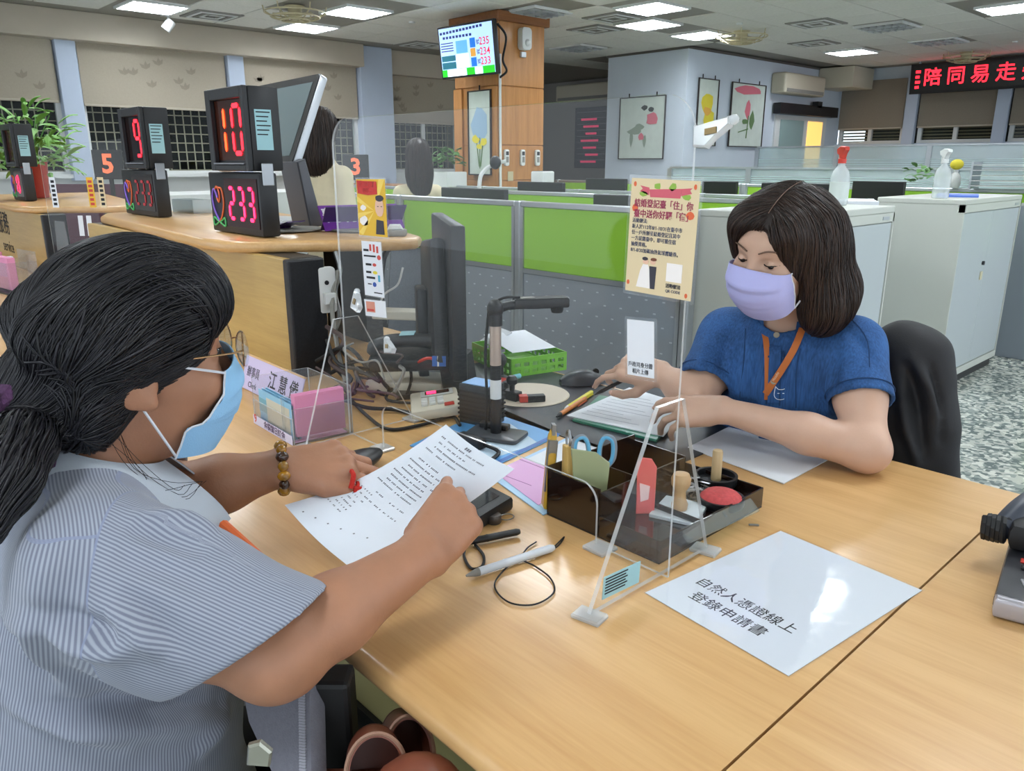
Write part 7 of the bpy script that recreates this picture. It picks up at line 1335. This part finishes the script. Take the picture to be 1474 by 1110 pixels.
Pk, Ak = head(K, CO, cf, cu, .02, .90, KN)
K.chain([KL, KL*.5 + EK*.5, EK], [.044, .042, .038], .03); K.chain([EK, EK*.6 + WKL*.4, WKL], [.039, .036, .0235], .02)
K.chain([KR, KR*.5 + EKR*.5, EKR], [.044, .041, .037], .03); K.chain([EKR, EKR*.6 + WKR*.4, WKR], [.038, .034, .0235], .02)
dKL = nz(WKL - EK + V3(0, 0, .02) + CF*.02); dKL = nz(-CR*.88 + CF*.42 - UPZ*.16); nKL = nz(UPZ*.80 - CF*.58)
_, tk1 = hand(K, WKL, dKL, nKL, False, [(12, 12, 24, 18), (4, 18, 28, 18), (-5, 24, 32, 20), (-14, 30, 34, 22)], [(.7, .5, -.35), (.9, .2, -.35), (.95, 0, -.3)], .92, .0094)
dKR = nz(-CR*.88 + CF*.25 + UPZ*.12); nKR = nz(-CF*.62 + UPZ*.72)
_, tk2 = hand(K, WKR, dKR, nKR, True, [(8, 20, 35, 20), (0, 45, 50, 30), (-6, 58, 60, 35), (-12, 62, 62, 35)], [(.65, .6, -.45), (.9, .1, -.45), (.95, -.2, -.3)], .93, .0082)
kV, kQ = K.mesh(2); kb = raw('body', kV, kQ, m_skin_l, CK); nails(tk1[:4] + [tk2[0], tk2[4]], kb, m_nail_l)
# denim shirt
def denim():
    m = bpy.data.materials.new('denim'); m.use_nodes = True; nt = m.node_tree; b = nt.nodes['Principled BSDF']; L = nt.links; tc = nt.nodes.new('ShaderNodeTexCoord'); mp = nt.nodes.new('ShaderNodeMapping'); mp.inputs['Scale'].default_value = (300, 300, 26); L.new(tc.outputs['Object'], mp.inputs[0])
    n = nt.nodes.new('ShaderNodeTexNoise'); n.inputs['Scale'].default_value = 1; n.inputs['Detail'].default_value = 3; L.new(mp.outputs[0], n.inputs['Vector']); n2 = nt.nodes.new('ShaderNodeTexNoise'); n2.inputs['Scale'].default_value = 14; L.new(tc.outputs['Object'], n2.inputs['Vector'])
    ad2 = nt.nodes.new('ShaderNodeMath'); ad2.operation = 'ADD'; L.new(n.outputs[0], ad2.inputs[0]); L.new(n2.outputs[0], ad2.inputs[1]); cr2 = nt.nodes.new('ShaderNodeValToRGB'); e = cr2.color_ramp.elements; e[0].position = .35; e[0].color = (*lin('#17375f'), 1); e[1].position = .75; e[1].color = (*lin('#33619c'), 1)
    mm = nt.nodes.new('ShaderNodeMath'); mm.operation = 'MULTIPLY'; mm.inputs[1].default_value = .55; L.new(ad2.outputs[0], mm.inputs[0]); L.new(mm.outputs[0], cr2.inputs[0]); L.new(cr2.outputs[0], b.inputs['Base Color']); b.inputs['Roughness'].default_value = .9; bp = nt.nodes.new('ShaderNodeBump'); bp.inputs['Strength'].default_value = .3; bp.inputs['Distance'].default_value = .001; L.new(n.outputs[0], bp.inputs['Height']); L.new(bp.outputs[0], b.inputs['Normal']); return m
m_denim = denim(); D2 = Field(lo, hi, .004); akl = nz(EK - KL); akr = nz(EKR - KR); ckl = KL + akl*(np.linalg.norm(EK - KL)*.56); ckr = KR + akr*(np.linalg.norm(EKR - KR)*.80)
D2.ell(KM - ktl*.12, KB, (.172, .118, .19), .03); D2.ell(KP + ktl*.12, KB, (.18, .14, .24), .04); D2.cone(KR + UPZ*.0, KL + UPZ*.0, .05, .05, .05); D2.cone(KM + UPZ*.02, KN + UPZ*.0, .066, .055, .03)
D2.chain([KL, ckl + akl*.02], [.054, .061], .04); D2.chain([KR, ckr + akr*.02], [.054, .06], .04)
for c, a in ((ckl, akl), (ckr, akr)): D2.plane(c, a, c + a*.05 - .095, c + a*.05 + .095)
D2.cone(ckl - akl*.05, ckl + akl*.05, .048, .056, .004, True); D2.cone(ckr - akr*.05, ckr + akr*.05, .046, .055, .004, True)
D2.cone(KN + kf0*.015 + UPZ*.0, Pk(0, -.02, -.05), .052, .055, .008, True); D2.cone(KN + kf0*.045 - UPZ*.02, KN + kf0*.075 + UPZ*.035, .012, .05, .006, True)
dV, dQ = D2.mesh(3); N = vnormals(dV, dQ)
def g3(*pp): return [surf(dV, *p) for p in pp]
dV = folds(dV, N, [(g3((1075, 470), (1070, 530), (1065, 590)), .010, .006), (g3((1085, 470), (1082, 530), (1078, 590)), .008, -.006), (g3((1045, 470), (1040, 520), (1038, 570)), .010, -.007), (g3((1180, 490), (1170, 540), (1165, 590)), .014, .008), (g3((1200, 500), (1190, 560), (1180, 600)), .012, -.008), (g3((1215, 470), (1240, 490), (1262, 520)), .010, -.005), (g3((1140, 500), (1135, 550), (1130, 600)), .010, .006), (g3((1010, 480), (1005, 520), (1000, 545)), .010, .006)])
dsh = raw('shirt', dV, dQ, m_denim, CK)
m_dst = mat('denim_dark', '#1b3a63', .9)
def band(nm, pxs, w, m, parent, off=.002): 
    pp = [surf(dV, *p, 4) for p in pxs]; return ribbon(smooth_path(pp, 3), w, m, nm, parent, off)
for c, a in ((ckl, akl), (ckr, akr)):
    x1 = nz(np.cross(a, UPZ)); x2 = np.cross(a, x1); G().tube([c - a*.02 + (x1*math.cos(t_) + x2*math.sin(t_))*.0605 for t_ in np.linspace(0, 2*PI, 33)], .0012, 4, False).obj('hem_stitch', m_dst, dsh, True)
nkc = KN + kf0*.012 + UPZ*.008
def kcoll(u, v): a = -2.55 + 5.1*u; d = -kr*math.sin(a) - kf0*math.cos(a); return nkc + d*(.058 + .004*v) + UPZ*(.026*v - .03*(abs(a)/2.55)**2)
G().grid(kcoll, 36, 3).obj('collar_band', m_denim, dsh, True, .003)
band('button_placket', [(1113, 462), (1114, 500), (1112, 540), (1110, 580)], .022, m_denim, dsh, .003)
for pxs in ([(1104, 466), (1104, 500), (1102, 545), (1100, 585)], [(1125, 470), (1125, 505), (1122, 545), (1120, 585)], [(1212, 446), (1232, 462), (1246, 490), (1252, 525)], [(1072, 470), (1068, 520), (1064, 575)], [(1150, 500), (1148, 540), (1145, 590)]): band('seam_line', pxs, .0022, m_dst, dsh, .0022)
m_btn = mat('button_grey', '#8f8672', .35)
for px, py in ((1116, 481), (1114, 516), (1112, 551)): p = surf(dV, px, py, 4); G(frame(p + nz(_C - p)*.0045, CR, z=_C - p)).lathe([(.0055, 0), (.006, .001), (.0055, .0022), (.003, .0016), (0, .0016)], 14).obj('button', m_btn, dsh, True)
# lanyard
ly = thing('lanyard', 'orange lanyard hanging around the clerk neck', 'lanyard', tuple(surf(dV, 1105, 575))); m_ly = mat('lanyard_orange', '#b8662a', .7)
band('strap', [(1098, 455), (1099, 490), (1101, 530), (1101, 578)], .011, m_ly, ly, .0055); band('strap', [(1152, 472), (1140, 500), (1122, 535), (1100, 570)], .013, m_ly, ly, .007)
pa, pb = surf(dV, 1138, 506, 4), surf(dV, 1104, 562, 4); Mly = frame((pa + pb)/2 + nz(_C - pa)*.0088, pa - pb, z=_C - pa); text('Household Registration', .0085, mat('lanyard_print', '#e0c9a8', .7), ly, Mly, sx=.62)
# small embroidered cat outline
ec = surf(dV, 1122, 566, 4); Me = frame(ec + nz(_C - ec)*.004, CR, y=UPZ); G(Me).tube(smooth_path([(-.012, .012, 0), (-.013, -.006, 0), (-.006, -.014, 0), (.006, -.014, 0), (.013, -.006, 0), (.012, .014, 0), (.006, .007, 0), (-.005, .006, 0), (-.012, .012, 0)], 4), .0007, 4).obj('stitched_cat', m_paper, dsh, True)
for x in (-.005, .005): G(Me).tube([(x - .002, -.002, 0), (x + .002, -.002, 0)], .0007, 4).obj('stitched_eye', m_paper, dsh)
# brown bob
KH = Field(CO - .27, CO + .25, .004)
def KE(c, r, k=.03): KH.ell(Pk(*c), Ak, np.array(r)*.91, k)
KE((0, -.012, .048), (.091, .106, .088)); KE((.078, -.022, -.015), (.027, .068, .11)); KE((-.084, -.022, -.015), (.03, .068, .11)); KE((0, -.088, -.04), (.092, .06, .13)); KE((.078, -.04, -.11), (.04, .07, .07)); KE((-.086, -.045, -.11), (.045, .08, .07)); KE((0, -.10, -.10), (.10, .065, .075)); KE((-.052, .05, .068), (.032, .045, .042), .02); KE((.052, .05, .068), (.032, .045, .042), .02)
KE((-.066, .045, .03), (.016, .03, .05), .015); KE((.066, .045, .03), (.016, .032, .05), .015)
KH.ell(Pk(.01, .10, .03), Ak, (.045, .035, .045), .015, True)
qV, qQ = KH.mesh(3); ql = (qV - CO) @ Ak.T
def flow_bob(P, i):
    q = (P - CO) @ Ak.T; x = q[:, 0:1] + .012; top = np.clip((q[:, 2:3] - .04)/.09, 0, 1); s = np.sign(x); low = np.clip((-.09 - q[:, 2:3])/.05, 0, 1)
    return Ak[0]*s*(1.0*top) - Ak[2]*(1.05 - .75*top) + Ak[1]*(.22*np.clip((q[:, 1:2])/.08, -.4, 1)*top) - Ak[0]*s*.5*low + Ak[1]*.25*low
sd = np.concatenate([qV[RNG.choice(np.where((ql[:, 2] > -.08))[0], 3000)], qV[RNG.choice(np.where((ql[:, 2] > .04) & (ql[:, 1] > .035))[0], 900)]]); part = np.array([Pk(-.012 + .003*RNG.normal(), t_, .147) for t_ in np.linspace(-.05, .085, 220)])
m_bob = hair_mat('brown_hair', '#150e0c', '#3b2a22', .42)
khair = raw('hair', qV, qQ, m_bob, CK, True, dict(tone=np.full(len(qV), .25)))
k = join(strands(KH, sd, flow_bob, 15, .0085, .0008, .0005, .003), strands(KH, part, flow_bob, 24, .0085, .0008, .0005, .002))
raw('hair_strands', k[0], k[1], m_bob, khair, True, dict(tone=k[2]))['kind'] = 'stuff'
G().tube([Pk(-.012, t_, float(z_) + .002) for t_, z_ in zip(np.linspace(-.03, .075, 8), (.139, .139, .1378, .135, .1305, .124, .116, .106))], .0011, 4, flat=.4).obj('hair_parting', mat('scalp', '#6d5548', .7), khair, True)
mask_mesh(Pk, [(.068, .074, -.006), (.072, .066, -.04), (.067, .052, -.09)], [(.120, .004), (.138, -.028), (.133, -.06), (.118, -.09), (.092, -.118)], mat('mask_lilac', '#b3b4e6', .8, bump=.2, bscale=700), CK, m_loop)
for s in (-1, 1):
    G().tube(smooth_path([Pk(s*.014, .104, .034), Pk(s*.034, .101, .042), Pk(s*.056, .082, .036)], 5), [.0028]*11, 6, flat=.5).obj('eyebrow', mat('brow', '#6d5648', .8), CK, True)
    G().ell(Pk(s*.033, .0885, .0105), (.0085, .0085, .0050), 14).obj('eye', mat('eye_lid_shade', '#8f7a70', .2), CK, True); G().ell(Pk(s*.033 - .003, .0945, .0082), (.0055, .0045, .0042), 12).obj('iris', mat('eye_dark', '#1c1310', .15), CK, True)  # eyeball coloured as skin-tone shading below the lid
    G().grid(lambda u, v: Pk(s*.033 + .0145*math.cos(PI*u)*1.0, .0915 + .0075*math.sin(PI*u)*math.cos((v - .2)*1.4) - .012*abs(math.cos(PI*u))**2, .0095 + .010*math.sin(PI*u)*(v) - .0008), 12, 5).obj('eyelid', m_skin_l, CK, True, .0008)
    G().tube(smooth_path([Pk(s*.017, .0905, .0095), Pk(s*.026, .0985, .0105), Pk(s*.036, .0985, .0105), Pk(s*.049, .083, .0100)], 5), [.0012]*16, 5).obj('eyelashes', mat('lash', '#20150f', .7), CK, True)
# dark pen in her right hand
t1_, t2_ = np.asarray(tk2[0][0]), np.asarray(tk2[4][0]); pm = (t1_ + t2_)/2; pen('dark pen between the fingers of the clerk right hand', pm - CR*.02 - UPZ*.012, pm + CR*.07 + UPZ*.03 + CF*.02, .0045, m_dark, m_black)
SK = Field(KP - .5, KP + .6, .009); h1, h2 = KP + kr*.085 - UPZ*.03, KP - kr*.085 - UPZ*.03; SK.ell(KP - UPZ*.02, KA, (.165, .13, .13), .04); SK.cone(h1, h1 + kf0*.26 - UPZ*.03, .08, .06, .03); SK.cone(h2, h2 + kf0*.26 - UPZ*.03, .08, .06, .03)
for hh_ in (h1, h2): SK.cone(hh_ + kf0*.26 - UPZ*.03, V3(*(hh_ + kf0*.26)[:2], .06), .058, .042, .03)
raw('trousers', *SK.mesh(2), mat('dark_trousers', '#16161b', .85), CK)
# office chair with a black jacket over its back
oc2 = thing('office_chair', 'black office chair the clerk sits on, under a jacket', 'chair', (KP[0], KP[1], 0)); sz = float(KP[2]) - .2; Mo = frame((KP[0], KP[1], 0), kr, y=kf0); bkp = KM - kf0*.16 + UPZ*0
G(Mo).box(-.23, .23, -.22, .2, sz - .07, sz, .025, 3).obj('seat', m_dark, oc2, True); G(Mo).box(-.03, .03, -.03, .03, .08, sz - .07).obj('column', m_steel, oc2); 
for k_ in range(5): G(Mo).box(0, .3, -.022, .022, .05, .08, M=Matrix.Rotation(2*PI*k_/5, 4, 'Z')).obj('foot_arm', m_dark, oc2)
cbk = ad(1318, 585, 1.56); Mb2 = frame((cbk[0], cbk[1], 0), kr, y=kf0); G(Mb2).box(-.045, .40, -.035, -.005, sz + .12, float(ad(1318, 505, 1.56)[2]), .02, 3).obj('backrest', m_dark, oc2, True); G(Mb2).box(.15, .2, -.03, -.005, sz - .05, sz + .13).obj('back_post', m_dark, oc2)
J = Field(V3(*cbk) - .42, V3(*cbk) + .42, .006); jt = ad(1318, 500, 1.56); kw = -kr
J.chain([ad(1268, 505, 1.62), ad(1300, 500, 1.58), ad(1330, 512, 1.55), ad(1345, 545, 1.54)], [.035, .045, .042, .03], .03); J.chain([ad(1300, 510, 1.57), ad(1292, 600, 1.58), ad(1300, 700, 1.58)], [.05, .05, .045], .04); J.chain([ad(1325, 520, 1.55), ad(1335, 600, 1.55), ad(1345, 700, 1.55)], [.045, .045, .042], .04); J.chain([ad(1345, 545, 1.54), ad(1358, 620, 1.53), ad(1362, 700, 1.53)], [.03, .024, .022], .02); J.chain([ad(1315, 560, 1.54), ad(1322, 640, 1.54), ad(1335, 720, 1.54)], [.02, .02, .02], .012)
jV, jQ = J.mesh(3); N = vnormals(jV, jQ); jV = folds(jV, N, [([surf(jV, 1310, 520), surf(jV, 1330, 560), surf(jV, 1350, 620)], .012, .018), ([surf(jV, 1300, 530), surf(jV, 1315, 580), surf(jV, 1325, 660)], .010, -.020), ([surf(jV, 1335, 530), surf(jV, 1345, 570), surf(jV, 1352, 640)], .008, -.016), ([surf(jV, 1290, 560), surf(jV, 1300, 620), surf(jV, 1315, 670)], .010, .018)])
tag(raw('jacket', jV, jQ, mat('black_jacket', '#17171b', .7, bump=.15, bscale=400), None), 'black jacket draped over the back of the clerk chair', 'jacket')

# ------------------------------------------------------------------ two women far behind
m_cream_s = mat('cream_shirt', '#cfc3a4', .85, var=.04, vscale=30)
def far_person(label, px, py_top, D, hgt, yaw, hl, seed):
    top = ad(px, py_top, D); z0 = top[2] - hgt; f = facing(yaw); r = np.cross(f, UPZ); o = V3(top[0], top[1], 0); A = np.stack([r, f, UPZ]); t = thing('person', label, 'person', (top[0], top[1], z0))
    zt = top[2]; hc = o + UPZ*(zt - .115); F = Field(o - V3(.45, .45, 0) + UPZ*(zt - .95), o + V3(.45, .45, 0) + UPZ*(zt + .05), .009)
    F.ell(hc, A, (.073, .09, .11), .02); F.cone(hc - UPZ*.08, hc - UPZ*.2, .045, .05, .03)
    sh = hc - UPZ*.25; aR, aL = sh + r*.135 - UPZ*.035, sh - r*.135 - UPZ*.035; eR, eL = aR + r*.03 - UPZ*.27, aL - r*.03 - UPZ*.27; F.ell(sh - UPZ*.2, A, (.14, .085, .26), .04); F.cone(aR, aL, .045, .045, .04)
    for a, e in ((aR, eR), (aL, eL)): F.chain([a, e], [.043, .035], .03); F.chain([e, e + f*.22 - UPZ*.02], [.034, .024], .02); F.ell(e + f*.27 - UPZ*.025, A, (.022, .05, .02), .02)
    raw('body', *F.mesh(2), m_skin_l, t)
    C2 = Field(o - V3(.45, .45, 0) + UPZ*(zt - 1.0), o + V3(.45, .45, 0) + UPZ*(zt), .01); C2.ell(sh - UPZ*.2, A, (.15, .11, .27), .04); C2.ell(sh - UPZ*.45, A, (.155, .12, .25), .04); C2.cone(aR, aL, .05, .05, .05); C2.cone(hc - UPZ*.17, sh - UPZ*.03, .05, .085, .05)
    for a, e in ((aR, eR), (aL, eL)): C2.chain([a, a*.3 + e*.7], [.06, .062], .04)
    raw('shirt', *C2.mesh(3), m_cream_s, t)
    Hh = Field(hc - V3(.2, .2, .42), hc + V3(.2, .2, .2), .007); Hh.ell(hc + UPZ*.008 - f*.014, A, (.092, .108, .118), .02); Hh.ell(hc - f*.05 - UPZ*.13, A, (.105, .075, .17), .04); Hh.ell(hc - f*.075 - UPZ*hl, A, (.075, .035, .09), .04); Hh.ell(hc + f*.1 - UPZ*.02, A, (.06, .05, .08), .02, True)
    v, q = Hh.mesh(3); hh = raw('hair', v, q, m_bob, t, True, dict(tone=np.full(len(v), .35))); l = (v - hc) @ A.T; sd = v[RNG.choice(np.where(l[:, 2] > -.15)[0], 350)]
    def fl(P, i): q = (P - hc) @ A.T; tp = np.clip((q[:, 2:3] - .05)/.07, 0, 1); return -UPZ*(1.05 - .8*tp) - f*(.8*tp) + r*np.sign(q[:, 0:1])*.4*tp
    k = strands(Hh, sd, fl, 14, .016, .0018, .001, .004); raw('hair_strands', k[0], k[1], m_bob, hh, True, dict(tone=k[2]))['kind'] = 'stuff'
    L = Field(o - V3(.3, .3, 0), o + V3(.3, .3, 0) + UPZ*(zt - .7), .012); 
    for s in (-1, 1): L.chain([sh + r*s*.08 - UPZ*.55, sh + r*s*.08 - UPZ*.9, V3(*(sh + r*s*.08)[:2], max(z0, 0) + .05)], [.09, .07, .05], .03)
    raw('trousers', *L.mesh(1), mat('dark_trousers', '#16161b', .85), t)
far_person('woman with long brown hair in a cream shirt behind the tilted monitor', 462, 155, 4.7, 1.60, 62, .2, 1)
far_person('farther woman with long brown hair in a cream shirt behind the screen', 600, 200, 5.9, 1.47, 110, .24, 2)
